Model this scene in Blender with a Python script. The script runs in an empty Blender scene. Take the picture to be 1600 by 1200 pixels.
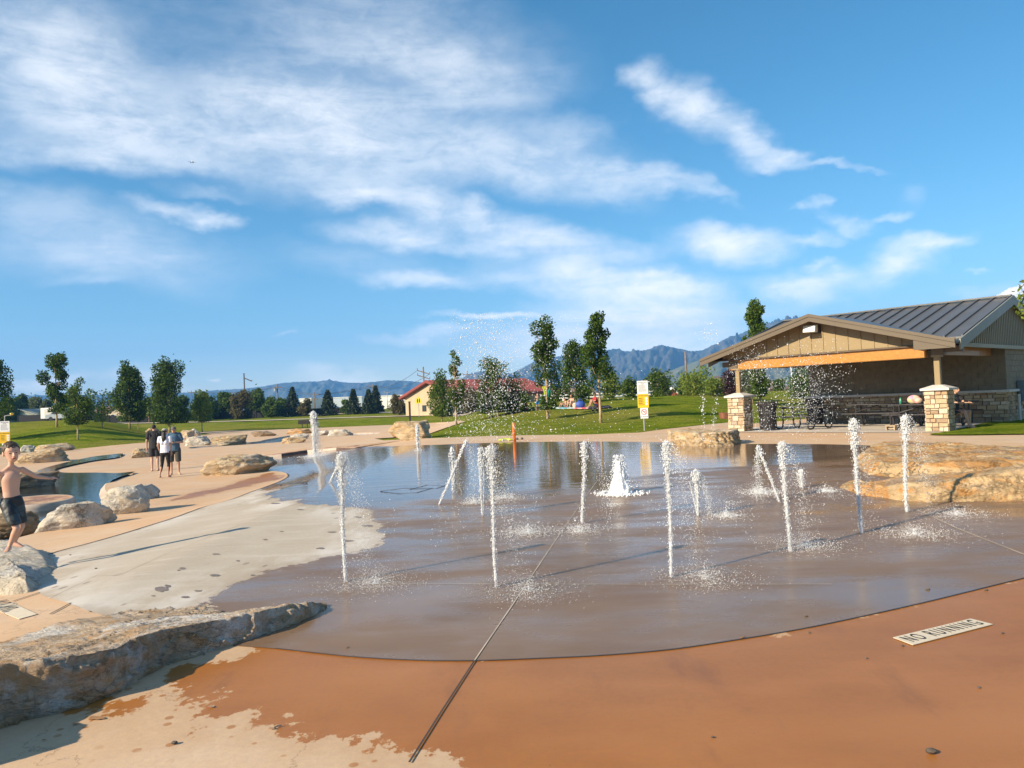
import bpy, bmesh, math, random
import numpy as np
from mathutils import Vector, Matrix, noise as mnoise
from mathutils.geometry import delaunay_2d_cdt
SC = bpy.context.scene
COL = SC.collection
rnd = random.Random(7)
nrs = np.random.RandomState(11)
R = math.radians

# ---------------------------------------------------------------- camera model
F = 1180.0
CAM = Vector((0.0, 0.0, 1.5))
PITCH = math.atan(25.0 / F)
ROLL = R(2.5)
_f = Vector((0, math.cos(PITCH), math.sin(PITCH)))
_u0 = Vector((0, -math.sin(PITCH), math.cos(PITCH)))
_r0 = Vector((1, 0, 0))
CR = math.cos(ROLL) * _r0 - math.sin(ROLL) * _u0
CU = math.sin(ROLL) * _r0 + math.cos(ROLL) * _u0
CF = _f

def ray(px, py):
    return CF + CR * ((px - 800.0) / F) + CU * ((600.0 - py) / F)

def at(px, py, depth):
    """world point seen at that pixel of the survey photo, at a forward distance"""
    return CAM + ray(px, py) * depth

# ---------------------------------------------------------------- numpy helpers
def S(t):
    t = np.clip(t, 0.0, 1.0)
    return t * t * (3 - 2 * t)

def inside(poly, X, Y):
    P = np.asarray(poly, float)
    r = np.zeros(X.shape, bool)
    n = len(P)
    for i in range(n):
        x1, y1 = P[i]
        x2, y2 = P[(i + 1) % n]
        if y1 == y2:
            continue
        c = ((y1 > Y) != (y2 > Y)) & (X < (x2 - x1) * (Y - y1) / (y2 - y1) + x1)
        r ^= c
    return r

def sdist(poly, X, Y):
    """positive inside"""
    P = np.asarray(poly, float)
    d = np.full(X.shape, 1e9)
    n = len(P)
    for i in range(n):
        ax, ay = P[i]
        bx, by = P[(i + 1) % n]
        ex, ey = bx - ax, by - ay
        L = ex * ex + ey * ey + 1e-12
        t = np.clip(((X - ax) * ex + (Y - ay) * ey) / L, 0, 1)
        d = np.minimum(d, np.hypot(X - ax - t * ex, Y - ay - t * ey))
    return np.where(inside(poly, X, Y), d, -d)

# ---------------------------------------------------------------- terrain
POOL_Z = -0.40
POOL_C = (-9.6, 18.0)
def g(x, y):
    x = np.asarray(x, float); y = np.asarray(y, float)
    t = np.clip(-(x + 3.5) / 10.0, 0, 1)
    z = -0.62 * (1.5 * t - 0.5 * t ** 3)
    # the basin of the stream on the left is level
    q = np.hypot((x - POOL_C[0]) / 4.2, (y - POOL_C[1]) / 6.5)
    w = 1 - S((q - 0.75) / 0.5)
    z = z * (1 - w) + POOL_Z * w
    yf = 31.0 + np.maximum(0, x - 8.5) * 1.4
    hc = 1.2 * S((y - yf) / 22.0) * S((x + 6.5) / 8.0)
    hc = hc * (1 - 0.45 * S((y - 80) / 60))
    qq = -x / np.maximum(y, 1.0)
    hl = 2.0 * S((y - 52) / 25.0) * S((qq - 0.45) / 0.14)
    hf = 1.1 * S((y - 85) / 70.0) * S((-x + 2) / 12.0)
    return z + hc + np.maximum(hl, hf)

def gz(x, y):
    return float(g(x, y))

def gp(px, py, dz=0.0):
    """pixel of the survey photo -> point on the ground"""
    d = ray(px, py)
    lo = 1.0
    prev = lo
    s = lo
    while s < 900:
        p = CAM + d * s
        if p.z < gz(p.x, p.y) + dz:
            break
        prev = s
        s *= 1.02
    a, b = prev, s
    for _ in range(30):
        m = (a + b) / 2
        p = CAM + d * m
        if p.z < gz(p.x, p.y) + dz:
            b = m
        else:
            a = m
    p = CAM + d * b
    return Vector((p.x, p.y, gz(p.x, p.y)))

def depth_of(p):
    return (p - CAM).dot(CF)

def gpoly(pts):
    return [(p.x, p.y) for p in (gp(*q) for q in pts)]

def smooth_poly(P, k=4):
    """Catmull-Rom resample of a closed outline"""
    n = len(P); out = []
    for i in range(n):
        p0, p1, p2, p3 = (np.array(P[(i + j - 1) % n], float) for j in range(4))
        for s in range(k):
            t = s / k
            out.append(tuple(0.5 * ((2 * p1) + (-p0 + p2) * t + (2 * p0 - 5 * p1 + 4 * p2 - p3) * t * t + (-p0 + 3 * p1 - 3 * p2 + p3) * t ** 3)))
    return out

# ---------------------------------------------------------------- object helpers
def tag(o, label=None, cat=None, group=None, kind=None):
    if label: o['label'] = label
    if cat: o['category'] = cat
    if group: o['group'] = group
    if kind: o['kind'] = kind
    return o

def thing(name, label, cat, loc, group=None):
    o = bpy.data.objects.new(name, None)
    o.empty_display_size = 0.2
    COL.objects.link(o)
    o.location = loc
    return tag(o, label, cat, group)

def link_mesh(name, me, m, parent=None, smooth=False):
    o = bpy.data.objects.new(name, me)
    COL.objects.link(o)
    ms = m if isinstance(m, (list, tuple)) else [m]
    for q in ms:
        me.materials.append(q)
    if smooth:
        me.polygons.foreach_set('use_smooth', [True] * len(me.polygons))
    if parent is not None:
        o.parent = parent
    return o

def origin_of(parent):
    v = Vector((0, 0, 0))
    while parent is not None:
        v = v + parent.location
        parent = parent.parent
    return v

def obj(name, verts, faces, m, parent=None, smooth=False, mi=None, loc=None):
    """verts are world coordinates"""
    me = bpy.data.meshes.new(name)
    V = np.asarray(verts, float).reshape(-1, 3)
    o0 = origin_of(parent) if parent is not None else (Vector(loc) if loc is not None else Vector((0, 0, 0)))
    V = V - np.array(o0)
    me.from_pydata(V.tolist(), [], faces if isinstance(faces, list) else faces.tolist())
    if mi is not None:
        me.polygons.foreach_set('material_index', mi)
    o = link_mesh(name, me, m, parent, smooth)
    if parent is None and loc is not None:
        o.location = loc
    me.update()
    return o

class MB:
    def __init__(s):
        s.v = []; s.f = []; s.mi = []; s.M = Matrix.Identity(4); s.k = 0
    def add(s, vs, fs):
        n = len(s.v)
        s.v += [tuple(s.M @ Vector(p)) for p in vs]
        s.f += [tuple(i + n for i in q) for q in fs]
        s.mi += [s.k] * len(fs)
        return s
    def box(s, c, d, ax=None, bevel=0.0):
        """ax = (ux, uy) horizontal unit vector of the box's local x"""
        ux, uy = ax if ax else (1, 0)
        hx, hy, hz = d[0] / 2, d[1] / 2, d[2] / 2
        b = min(bevel, hx * .9, hy * .9, hz * .9)
        vs = []
        def P(x, y, z):
            return (c[0] + x * ux - y * uy, c[1] + x * uy + y * ux, c[2] + z)
        if b <= 0:
            for z in (-hz, hz):
                for x, y in ((-hx, -hy), (hx, -hy), (hx, hy), (-hx, hy)):
                    vs.append(P(x, y, z))
            return s.add(vs, [(0, 3, 2, 1), (4, 5, 6, 7), (0, 1, 5, 4), (1, 2, 6, 5), (2, 3, 7, 6), (3, 0, 4, 7)])
        bm = bmesh.new()
        bmesh.ops.create_cube(bm, size=1)
        for v in bm.verts:
            v.co = Vector((v.co.x * d[0], v.co.y * d[1], v.co.z * d[2]))
        bmesh.ops.bevel(bm, geom=list(bm.edges), offset=b, segments=2, affect='EDGES')
        bm.verts.index_update()
        vs = [P(*v.co) for v in bm.verts]
        fs = [[v.index for v in f.verts] for f in bm.faces]
        bm.free()
        return s.add(vs, fs)
    def tube(s, pts, rad, n=8, cap=True, flat=1.0):
        pts = [Vector(p) for p in pts]
        if not isinstance(rad, (list, tuple)):
            rad = [rad] * len(pts)
        vs = []; fs = []
        ref = None
        for i, p in enumerate(pts):
            t = (pts[min(i + 1, len(pts) - 1)] - pts[max(i - 1, 0)]).normalized()
            if ref is None:
                ref = Vector((1, 0, 0)) if abs(t.x) < .8 else Vector((0, 1, 0))
            a = (ref - t * ref.dot(t)).normalized()
            b = t.cross(a)
            ref = a
            for k in range(n):
                th = 2 * math.pi * k / n
                vs.append(p + a * (rad[i] * math.cos(th)) + b * (rad[i] * flat * math.sin(th)))
        m = len(pts)
        for i in range(m - 1):
            for k in range(n):
                k2 = (k + 1) % n
                fs.append((i * n + k, i * n + k2, (i + 1) * n + k2, (i + 1) * n + k))
        if cap:
            fs.append(tuple(range(n - 1, -1, -1)))
            fs.append(tuple((m - 1) * n + k for k in range(n)))
        return s.add(vs, fs)
    def prism(s, poly, ext):
        """poly: 3D points, ext: extrusion vector"""
        e = Vector(ext); n = len(poly)
        vs = [Vector(p) for p in poly] + [Vector(p) + e for p in poly]
        fs = [tuple(range(n - 1, -1, -1)), tuple(range(n, 2 * n))]
        for i in range(n):
            j = (i + 1) % n
            fs.append((i, j, n + j, n + i))
        return s.add(vs, fs)
    def ball(s, c, r, n=10, m=6, sq=(1, 1, 1)):
        vs = [(c[0], c[1], c[2] - r * sq[2])]; fs = []
        for i in range(1, m):
            ph = -math.pi / 2 + math.pi * i / m
            for k in range(n):
                th = 2 * math.pi * k / n
                vs.append((c[0] + r * sq[0] * math.cos(ph) * math.cos(th), c[1] + r * sq[1] * math.cos(ph) * math.sin(th), c[2] + r * sq[2] * math.sin(ph)))
        vs.append((c[0], c[1], c[2] + r * sq[2]))
        for k in range(n):
            fs.append((0, 1 + (k + 1) % n, 1 + k))
        for i in range(m - 2):
            for k in range(n):
                a = 1 + i * n; k2 = (k + 1) % n
                fs.append((a + k, a + k2, a + n + k2, a + n + k))
        a = 1 + (m - 2) * n; t = len(vs) - 1
        for k in range(n):
            fs.append((a + k, a + (k + 1) % n, t))
        return s.add(vs, fs)
    def build(s, name, m, parent=None, smooth=False, loc=None):
        mi = s.mi if isinstance(m, (list, tuple)) else None
        return obj(name, s.v, s.f, m, parent, smooth, mi, loc)

def copy_tree(o, parent=None):
    c = o.copy(); COL.objects.link(c); c.parent = parent
    for ch in list(o.children):
        copy_tree(ch, c)
    return c

def sheet(name, poly, m, dz, step, holes=(), attrs=None, kind='structure', far=None, zfun=None):
    """a ground sheet following the terrain, exact along its outline"""
    P = [Vector(p) for p in poly]
    xs = [p[0] for p in P]; ys = [p[1] for p in P]
    gx = np.arange(min(xs), max(xs), step); gy = np.arange(min(ys), max(ys), step)
    X, Y = np.meshgrid(gx, gy)
    X = X.ravel() + nrs.uniform(-.05, .05, X.size) * step; Y = Y.ravel() + nrs.uniform(-.05, .05, Y.size) * step
    if far is not None:   # thin out beyond a distance
        keep = (np.hypot(X, Y) < far) | ((np.arange(X.size) % 4) == 0)
        X, Y = X[keep], Y[keep]
    k = sdist(poly, X, Y) > step * .3
    X, Y = X[k], Y[k]
    allP = [Vector((p[0], p[1])) for p in poly]
    edges = [(i, (i + 1) % len(poly)) for i in range(len(poly))]
    for h in holes:
        k = sdist(h, X, Y) < -step * .3
        X, Y = X[k], Y[k]
        n0 = len(allP)
        allP += [Vector((p[0], p[1])) for p in h]
        edges += [(n0 + i, n0 + (i + 1) % len(h)) for i in range(len(h))]
    allP += [Vector((a, b)) for a, b in zip(X.tolist(), Y.tolist())]
    v, e, f, *_ = delaunay_2d_cdt(allP, edges, [], 1, 1e-5)
    V = np.array([(p[0], p[1]) for p in v])
    T = [tuple(q) for q in f]
    if holes:
        c = np.array([V[list(q)].mean(0) for q in T])
        bad = np.zeros(len(T), bool)
        for h in holes:
            bad |= inside(h, c[:, 0], c[:, 1])
        T = [q for q, b in zip(T, bad) if not b]
    Z = (zfun or g)(V[:, 0], V[:, 1]) + dz
    VV = np.column_stack([V, Z])
    # orient upwards
    T2 = []
    for q in T:
        a, b, c = V[q[0]], V[q[1]], V[q[2]]
        cr = (b[0] - a[0]) * (c[1] - a[1]) - (b[1] - a[1]) * (c[0] - a[0])
        T2.append(q if cr > 0 else tuple(reversed(q)))
    o = obj(name, VV, T2, m, smooth=True)
    for an, fn in (attrs or {}).items():
        at_ = o.data.attributes.new(an, 'FLOAT', 'POINT')
        at_.data.foreach_set('value', fn(V[:, 0], V[:, 1]).astype(np.float32))
    tag(o, kind=kind)
    return o
# ---------------------------------------------------------------- materials
class NT:
    def __init__(s, name):
        s.m = bpy.data.materials.new(name); s.m.use_nodes = True
        s.t = s.m.node_tree; s.t.nodes.clear()
        s.out = s.t.nodes.new('ShaderNodeOutputMaterial')
    def n(s, typ, **kw):
        nd = s.t.nodes.new(typ)
        for k, v in kw.items():
            if k.startswith('i_'):
                key = k[2:]
                key = int(key) if key.isdigit() else key.replace('_', ' ')
                s.set(nd, key, v)
            else:
                setattr(nd, k, v)
        return nd
    def set(s, nd, key, v):
        sock = nd.inputs[key]
        if isinstance(v, bpy.types.NodeSocket):
            s.t.links.new(v, sock)
        else:
            if hasattr(sock, 'default_value') and isinstance(v, (tuple, list)) and len(v) == 3 and len(sock.default_value) == 4:
                v = (*v, 1)
            sock.default_value = v
    def math(s, op, a, b=0.0, c=0.0, clamp=False):
        nd = s.t.nodes.new('ShaderNodeMath'); nd.operation = op; nd.use_clamp = clamp
        for i, v in enumerate((a, b, c)):
            s.set(nd, i, v)
        return nd.outputs[0]
    def mr(s, v, a, b, c=0.0, d=1.0, smooth=True):
        nd = s.t.nodes.new('ShaderNodeMapRange')
        nd.interpolation_type = 'SMOOTHSTEP' if smooth else 'LINEAR'
        for k, q in zip((0, 1, 2, 3, 4), (v, a, b, c, d)):
            s.set(nd, k, q)
        return nd.outputs[0]
    def mix(s, f, a, b, blend='MIX'):
        nd = s.t.nodes.new('ShaderNodeMix'); nd.data_type = 'RGBA'; nd.blend_type = blend
        s.set(nd, 0, f); s.set(nd, 6, a); s.set(nd, 7, b)
        return nd.outputs[2]
    def pos(s):
        return s.n('ShaderNodeNewGeometry').outputs['Position']
    def objco(s):
        return s.n('ShaderNodeTexCoord').outputs['Object']
    def map(s, vec, scale=(1, 1, 1), rot=(0, 0, 0), loc=(0, 0, 0)):
        nd = s.n('ShaderNodeMapping'); s.set(nd, 'Vector', vec)
        nd.inputs['Scale'].default_value = scale; nd.inputs['Rotation'].default_value = rot; nd.inputs['Location'].default_value = loc
        return nd.outputs[0]
    def noise(s, vec, scale, detail=4, rough=.55, dist=0.0):
        nd = s.n('ShaderNodeTexNoise'); s.set(nd, 'Vector', vec); nd.inputs['Scale'].default_value = scale
        nd.inputs['Detail'].default_value = detail; nd.inputs['Roughness'].default_value = rough; nd.inputs['Distortion'].default_value = dist
        return nd.outputs[0]
    def vor(s, vec, scale, feature='F1', out=0, rand=1.0):
        nd = s.n('ShaderNodeTexVoronoi'); nd.feature = feature; s.set(nd, 'Vector', vec); nd.inputs['Scale'].default_value = scale
        nd.inputs['Randomness'].default_value = rand
        return nd.outputs[out]
    def attr(s, name):
        nd = s.n('ShaderNodeAttribute'); nd.attribute_name = name
        return nd
    def bump(s, h, strength, dist=.02, normal=None):
        nd = s.n('ShaderNodeBump'); s.set(nd, 'Height', h); s.set(nd, 'Strength', strength); nd.inputs['Distance'].default_value = dist
        if normal is not None: s.set(nd, 'Normal', normal)
        return nd.outputs[0]
    def bsdf(s, **kw):
        nd = s.n('ShaderNodeBsdfPrincipled')
        for k, v in kw.items():
            s.set(nd, k.replace('_', ' '), v)
        return nd
    def end(s, sh):
        s.t.links.new(sh.outputs[0] if hasattr(sh, 'outputs') else sh, s.out.inputs[0])
        return s.m

def hsv(c, k):
    return tuple(min(1, max(0, q * k)) for q in c)

def simple(name, col, rough=.6, metal=0.0, var=.18, vscale=3.0, bump=0.0, bscale=40.0, island=0.0, spec=.5):
    t = NT(name)
    p = t.objco()
    n = t.noise(p, vscale, 5)
    c = t.mix(t.mr(n, .3, .7), hsv(col, 1 - var), hsv(col, 1 + var))
    if island:
        rv = t.n('ShaderNodeNewGeometry').outputs['Random Per Island']
        hs = t.n('ShaderNodeHueSaturation')
        t.set(hs, 'Color', c); t.set(hs, 'Value', t.mr(rv, 0, 1, 1 - island, 1 + island, False))
        c = hs.outputs[0]
    b = t.bsdf(Base_Color=c, Roughness=rough, Metallic=metal, Specular_IOR_Level=spec)
    if bump:
        t.set(b, 'Normal', t.bump(t.noise(p, bscale, 4), bump, .01))
    return t.end(b)

def leafmat(name, c1, c2, trans=.35):
    t = NT(name)
    rv = t.n('ShaderNodeNewGeometry').outputs['Random Per Island']
    n = t.noise(t.objco(), .9, 2)
    f = t.math('ADD', t.math('MULTIPLY', rv, .6), t.math('MULTIPLY', n, .5))
    c = t.mix(t.mr(f, .15, .95), c1, c2)
    d = t.bsdf(Base_Color=c, Roughness=.55, Specular_IOR_Level=.18)
    tr = t.n('ShaderNodeBsdfTranslucent'); t.set(tr, 'Color', t.mix(.5, c, (c2[0] * 1.5, c2[1] * 1.5, c2[2])))
    mx = t.n('ShaderNodeMixShader'); mx.inputs[0].default_value = trans
    t.t.links.new(d.outputs[0], mx.inputs[1]); t.t.links.new(tr.outputs[0], mx.inputs[2])
    return t.end(mx)

M = {}
def m_deck():
    t = NT('stained_concrete')
    p = t.pos()
    big = t.noise(p, .18, 3); mid = t.noise(p, 1.1, 5); fine = t.noise(p, 28, 5, .7)
    dry = t.mix(t.mr(big, .35, .65), (.60, .425, .265), (.64, .40, .215))
    dry = t.mix(t.mr(mid, .35, .75, 0, .55), dry, (.68, .54, .385))
    st = t.noise(t.map(p, (.35, 1.6, 1), (0, 0, R(18))), 1.0, 5)
    dry = t.mix(t.mr(st, .55, .75, 0, .4), dry, (.50, .33, .22))
    dry = t.mix(t.mr(fine, .3, .7, 0, .34), dry, (.45, .32, .235))
    dry = t.mix(t.mr(t.noise(p, 140, 3, .7), .55, .75, 0, .4), dry, (.34, .24, .17))
    hair = t.vor(t.n('ShaderNodeVectorMath', operation='ADD', i_0=p, i_1=t.n('ShaderNodeTexNoise', i_Vector=p, i_Scale=1.5, i_Detail=7.0, i_Roughness=.7).outputs[1]).outputs[0], .38, 'DISTANCE_TO_EDGE')
    dry = t.mix(t.mr(hair, .0, .004, .55, 0), dry, (.22, .15, .10))
    w = t.attr('wet').outputs['Fac']
    e1 = t.noise(t.map(p, (1, .55, 1), (0, 0, R(-24))), 2.2, 8, .68)
    e2 = t.noise(p, 16, 4, .6)
    wv = t.math('ADD', w, t.math('ADD', t.math('MULTIPLY_ADD', e1, 1.1, -.55), t.math('MULTIPLY_ADD', e2, .34, -.17)))
    wm = t.mr(wv, -.012, .022)
    # scattered drip spots near the edge
    sp = t.vor(p, 9, 'F1', 0)
    spm = t.math('MULTIPLY', t.mr(sp, .16, .22, 1, 0), t.mr(t.math('ADD', w, t.math('MULTIPLY', e1, .7)), -.05, .2))
    wm = t.math('MAXIMUM', wm, t.math('MULTIPLY', spm, .75))
    wetc = t.mix(t.mr(mid, .3, .7), (.41, .155, .024), (.33, .118, .019))
    wetc = t.mix(t.mr(big, .4, .62, 0, .5), wetc, (.30, .135, .052))
    wetc = t.mix(t.mr(fine, .35, .8, 0, .25), wetc, (.18, .075, .032))
    wetc = t.mix(t.mr(t.noise(t.map(p, (.5, 1.5, 1), (0, 0, R(35))), .8, 6, .62), .40, .66, 0, .5), wetc, (.45, .185, .048))
    wetc = t.mix(t.mr(t.noise(t.map(p, (1.6, .5, 1), (0, 0, R(10))), 1.4, 6, .65), .54, .72, 0, .45), wetc, (.165, .068, .028))
    damp = t.mr(wv, -.42, .02, 0, .34)
    dry = t.mix(damp, dry, (.40, .235, .12))
    col = t.mix(wm, dry, wetc)
    # small grit and stains
    gr = t.vor(p, 5.5, 'F1', 0)
    col = t.mix(t.mr(gr, .014, .022, .8, 0), col, (.09, .06, .045))
    rough = t.math('ADD', t.math('MULTIPLY', wm, -.41), .80)
    rough = t.math('ADD', rough, t.math('MULTIPLY', t.math('SUBTRACT', mid, .5), .12))
    b = t.bsdf(Base_Color=col, Roughness=rough, Specular_IOR_Level=t.math('MULTIPLY_ADD', wm, .08, .2))
    h = t.math('ADD', fine, t.math('MULTIPLY', t.noise(p, 90, 3), .6))
    t.set(b, 'Normal', t.bump(h, t.math('MULTIPLY_ADD', wm, -.10, .18), .006))
    return t.end(b)

def m_pad():
    t = NT('splash_pad_concrete')
    p = t.pos()
    big = t.noise(p, .22, 4); mid = t.noise(p, 1.3, 6, .6); fine = t.noise(p, 30, 5, .7)
    d = t.attr('dry').outputs['Fac']
    e1 = t.noise(t.map(p, (.9, .6, 1), (0, 0, R(20))), 1.9, 8, .7)
    e2 = t.noise(p, 15, 4, .6)
    dv = t.math('ADD', d, t.math('ADD', t.math('MULTIPLY_ADD', e1, .95, -.475), t.math('MULTIPLY_ADD', e2, .3, -.15)))
    dm = t.mr(dv, -.01, .03)
    stray = t.math('MULTIPLY', t.mr(t.vor(t.map(p, (1, .5, 1), (0, 0, R(25))), 4.2, 'F1', 0), .10, .15, 1, 0), t.mr(d, .05, 1.3, 1, 0))
    dm = t.math('SUBTRACT', dm, t.math('MULTIPLY', stray, .8), clamp=True)
    dry = t.mix(t.mr(mid, .3, .7), (.47, .40, .305), (.53, .46, .365))
    dry = t.mix(t.mr(fine, .3, .75, 0, .4), dry, (.36, .30, .235))
    dry = t.mix(t.mr(t.noise(t.map(p, (.5, 2.2, 1), (0, 0, R(28))), 2.2, 6, .65), .5, .7, 0, .5), dry, (.60, .54, .46))
    # mineral bloom: pale where the drying edge keeps moving
    bl = t.math('MULTIPLY', t.mr(d, .1, 1.1, 1, 0), t.mr(t.noise(t.map(p, (1.4, .5, 1), (0, 0, R(20))), 1.2, 6, .65), .42, .62))
    dry = t.mix(t.math('MULTIPLY', bl, .55), dry, (.74, .71, .66))
    wetc = t.mix(t.mr(big, .35, .65), (.235, .140, .076), (.19, .118, .068))
    wetc = t.mix(t.mr(mid, .35, .75, 0, .5), wetc, (.135, .085, .056))
    wetc = t.mix(t.mr(fine, .4, .8, 0, .35), wetc, (.20, .13, .09))
    wetc = t.mix(t.mr(t.noise(t.map(p, (.4, 1.3, 1), (0, 0, R(-15))), .7, 6, .6), .42, .64, 0, .45), wetc, (.255, .17, .105))
    dry = t.mix(t.mr(dv, .40, .0, 0, .38), dry, (.30, .225, .155))
    agc = t.attr('agit').outputs['Fac']
    foam = t.math('MULTIPLY', t.mr(t.noise(p, 30, 5, .7, .6), .54, .70), agc)
    wetc = t.mix(t.math('MULTIPLY', foam, .55), wetc, (.62, .62, .61))
    col = t.mix(dm, wetc, dry)
    pl = t.attr('pool').outputs['Fac']
    plm = t.mr(t.math('ADD', pl, t.math('MULTIPLY_ADD', t.noise(t.map(p, (.5, 1, 1)), .55, 4), 3.4, -1.7)), -.9, .9)
    wr = t.math('MULTIPLY_ADD', t.mr(t.noise(t.map(p, (.7, 1.6, 1)), .9, 6, .62), .34, .66), .34, .13)
    rough_w = t.math('ADD', t.math('MULTIPLY', plm, .03), t.math('MULTIPLY', t.math('SUBTRACT', 1.0, plm), wr))
    rough = t.math('ADD', t.math('MULTIPLY', dm, .8), t.math('MULTIPLY', t.math('SUBTRACT', 1.0, dm), rough_w))
    b = t.bsdf(Base_Color=col, Roughness=rough, IOR=1.36, Specular_IOR_Level=t.math('MULTIPLY_ADD', dm, -.3, .5))
    rip = t.math('ADD', t.noise(t.map(p, (.55, 1.7, 1)), 2.2, 3, .5), t.math('MULTIPLY', t.noise(t.map(p, (.6, 1.5, 1)), 7.5, 2), .35))
    rs = t.math('MULTIPLY', t.math('SUBTRACT', 1.0, dm), t.math('MULTIPLY_ADD', plm, .10, .02))
    n1 = t.bump(rip, rs, .05)
    ag = t.attr('agit').outputs['Fac']
    churn = t.noise(p, 22, 4, .6, .8)
    n1 = t.bump(churn, t.math('MULTIPLY', ag, .55), .03, n1)
    n2 = t.bump(fine, t.math('MULTIPLY_ADD', t.math('MAXIMUM', dm, t.math('MULTIPLY', t.math('SUBTRACT', 1.0, plm), .6)), .16, 0.0), .006, n1)
    t.set(b, 'Normal', n2)
    return t.end(b)

def m_lawn():
    t = NT('mown_grass')
    p = t.pos()
    big = t.noise(p, .07, 4, .6); mid = t.noise(t.map(p, (1, 1.6, 1)), .55, 5, .65); fine = t.noise(p, 9, 6, .75); vf = t.noise(p, 40, 3, .7)
    c = t.mix(t.mr(mid, .36, .62), (.115, .185, .010), (.285, .31, .026))
    c = t.mix(t.mr(big, .42, .62, 0, .8), c, (.34, .29, .065))
    c = t.mix(t.mr(fine, .36, .62, .8, 0), c, (.045, .08, .010))
    c = t.mix(t.mr(vf, .5, .75, 0, .35), c, (.33, .35, .08))
    b = t.bsdf(Base_Color=c, Roughness=.9, Specular_IOR_Level=.0)
    t.set(b, 'Normal', t.bump(t.math('ADD', fine, t.math('MULTIPLY', vf, .7)), .9, .06))
    return t.end(b)

def m_rock(name, base, warm, grey, axis=(0, 0, 0), stretch=(1, 1, 3.0), stain=.55, crack=.5, greyamt=.5):
    t = NT(name)
    p = t.pos()
    pm = t.map(p, stretch, axis)
    big = t.noise(p, .9, 4, .6); mid = t.noise(pm, 3.2, 8, .68, .6); fine = t.noise(pm, 24, 6, .72)
    c = t.mix(t.mr(mid, .32, .68), hsv(base, .72), hsv(base, 1.18))
    c = t.mix(t.mr(t.noise(pm, 1.7, 6, .6, 1.0), .45, .58, 0, stain), c, warm)
    c = t.mix(t.mr(t.noise(p, 1.25, 6, .7, .4), .50, .60, 0, greyamt), c, grey)
    cr = t.vor(t.n('ShaderNodeVectorMath', operation='ADD', i_0=pm, i_1=t.n('ShaderNodeTexNoise', i_Vector=p, i_Scale=4.5, i_Detail=6.0, i_Roughness=.7).outputs[1]).outputs[0], 2.3, 'DISTANCE_TO_EDGE')
    ck = t.math('MULTIPLY', t.mr(cr, 0.0, .035, 1, 0), t.mr(big, .42, .6))
    c = t.mix(t.math('MULTIPLY', ck, crack), c, (.09, .058, .035))
    c = t.mix(t.mr(fine, .34, .5, .5, 0), c, hsv(base, .38))
    b = t.bsdf(Base_Color=c, Roughness=.82, Specular_IOR_Level=.25)
    h = t.math('ADD', t.math('MULTIPLY', mid, 1.4), t.math('MULTIPLY', fine, .55))
    h = t.math('SUBTRACT', h, t.math('MULTIPLY', ck, .8))
    t.set(b, 'Normal', t.bump(h, .95, .06))
    return t.end(b)

def m_water(name='stream_water'):
    t = NT(name)
    p = t.pos()
    b = t.bsdf(Base_Color=(.035, .038, .030), Roughness=.03, IOR=1.33)
    rip = t.math('ADD', t.noise(t.map(p, (.7, 1.8, 1)), 3.0, 3), t.math('MULTIPLY', t.noise(p, 11, 2), .25))
    t.set(b, 'Normal', t.bump(rip, .16, .05))
    return t.end(b)

def m_drop(name, tr=.35, a=.0):
    t = NT(name)
    d = t.bsdf(Base_Color=(.86, .89, .91), Roughness=.12, IOR=1.33, Transmission_Weight=tr)
    if a:
        tp = t.n('ShaderNodeBsdfTransparent'); mx = t.n('ShaderNodeMixShader')
        n = t.noise(t.map(t.pos(), (1, 1, .5)), 45, 4, .7)
        t.set(mx, 0, t.mr(n, .42, .62, a, .12))
        t.t.links.new(d.outputs[0], mx.inputs[1]); t.t.links.new(tp.outputs[0], mx.inputs[2])
        return t.end(mx)
    return t.end(d)

def m_wood(name, c1, c2, ang):
    t = NT(name)
    p = t.map(t.pos(), (.5, 9, 14), (0, 0, -ang))
    n = t.noise(p, 1.6, 6, .65, .8)
    c = t.mix(t.mr(n, .3, .7), c1, c2)
    b = t.bsdf(Base_Color=c, Roughness=.45, Coat_Weight=.15)
    t.set(b, 'Normal', t.bump(n, .15, .01))
    return t.end(b)

def m_skin():
    t = NT('skin')
    a = t.attr('col').outputs['Color']
    n = t.noise(t.objco(), 14, 3)
    c = t.mix(t.mr(n, .3, .7, 0, .22), a, (.62, .30, .20))
    b = t.bsdf(Base_Color=c, Roughness=.5, Subsurface_Weight=.12)
    b.inputs['Subsurface Radius'].default_value = (.02, .008, .004)
    return t.end(b)

def m_mount(name, lo, hi, snow=None, rock=(.20, .17, .15)):
    t = NT(name)
    p = t.pos()
    n = t.noise(p, .012, 8, .65); n2 = t.noise(p, .05, 6, .7)
    c = t.mix(t.mr(n, .36, .64), lo, hi)
    c = t.mix(t.mr(n2, .5, .72, 0, .7), c, rock)
    if snow:
        z = t.n('ShaderNodeSeparateXYZ', i_0=p).outputs[2]
        zz = t.math('ADD', z, t.math('MULTIPLY_ADD', n2, 130, -65))
        c = t.mix(t.mr(zz, snow, snow + 18), c, (.80, .82, .84))
    b = t.bsdf(Base_Color=c, Roughness=.9, Specular_IOR_Level=.1)
    return t.end(b)

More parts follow.
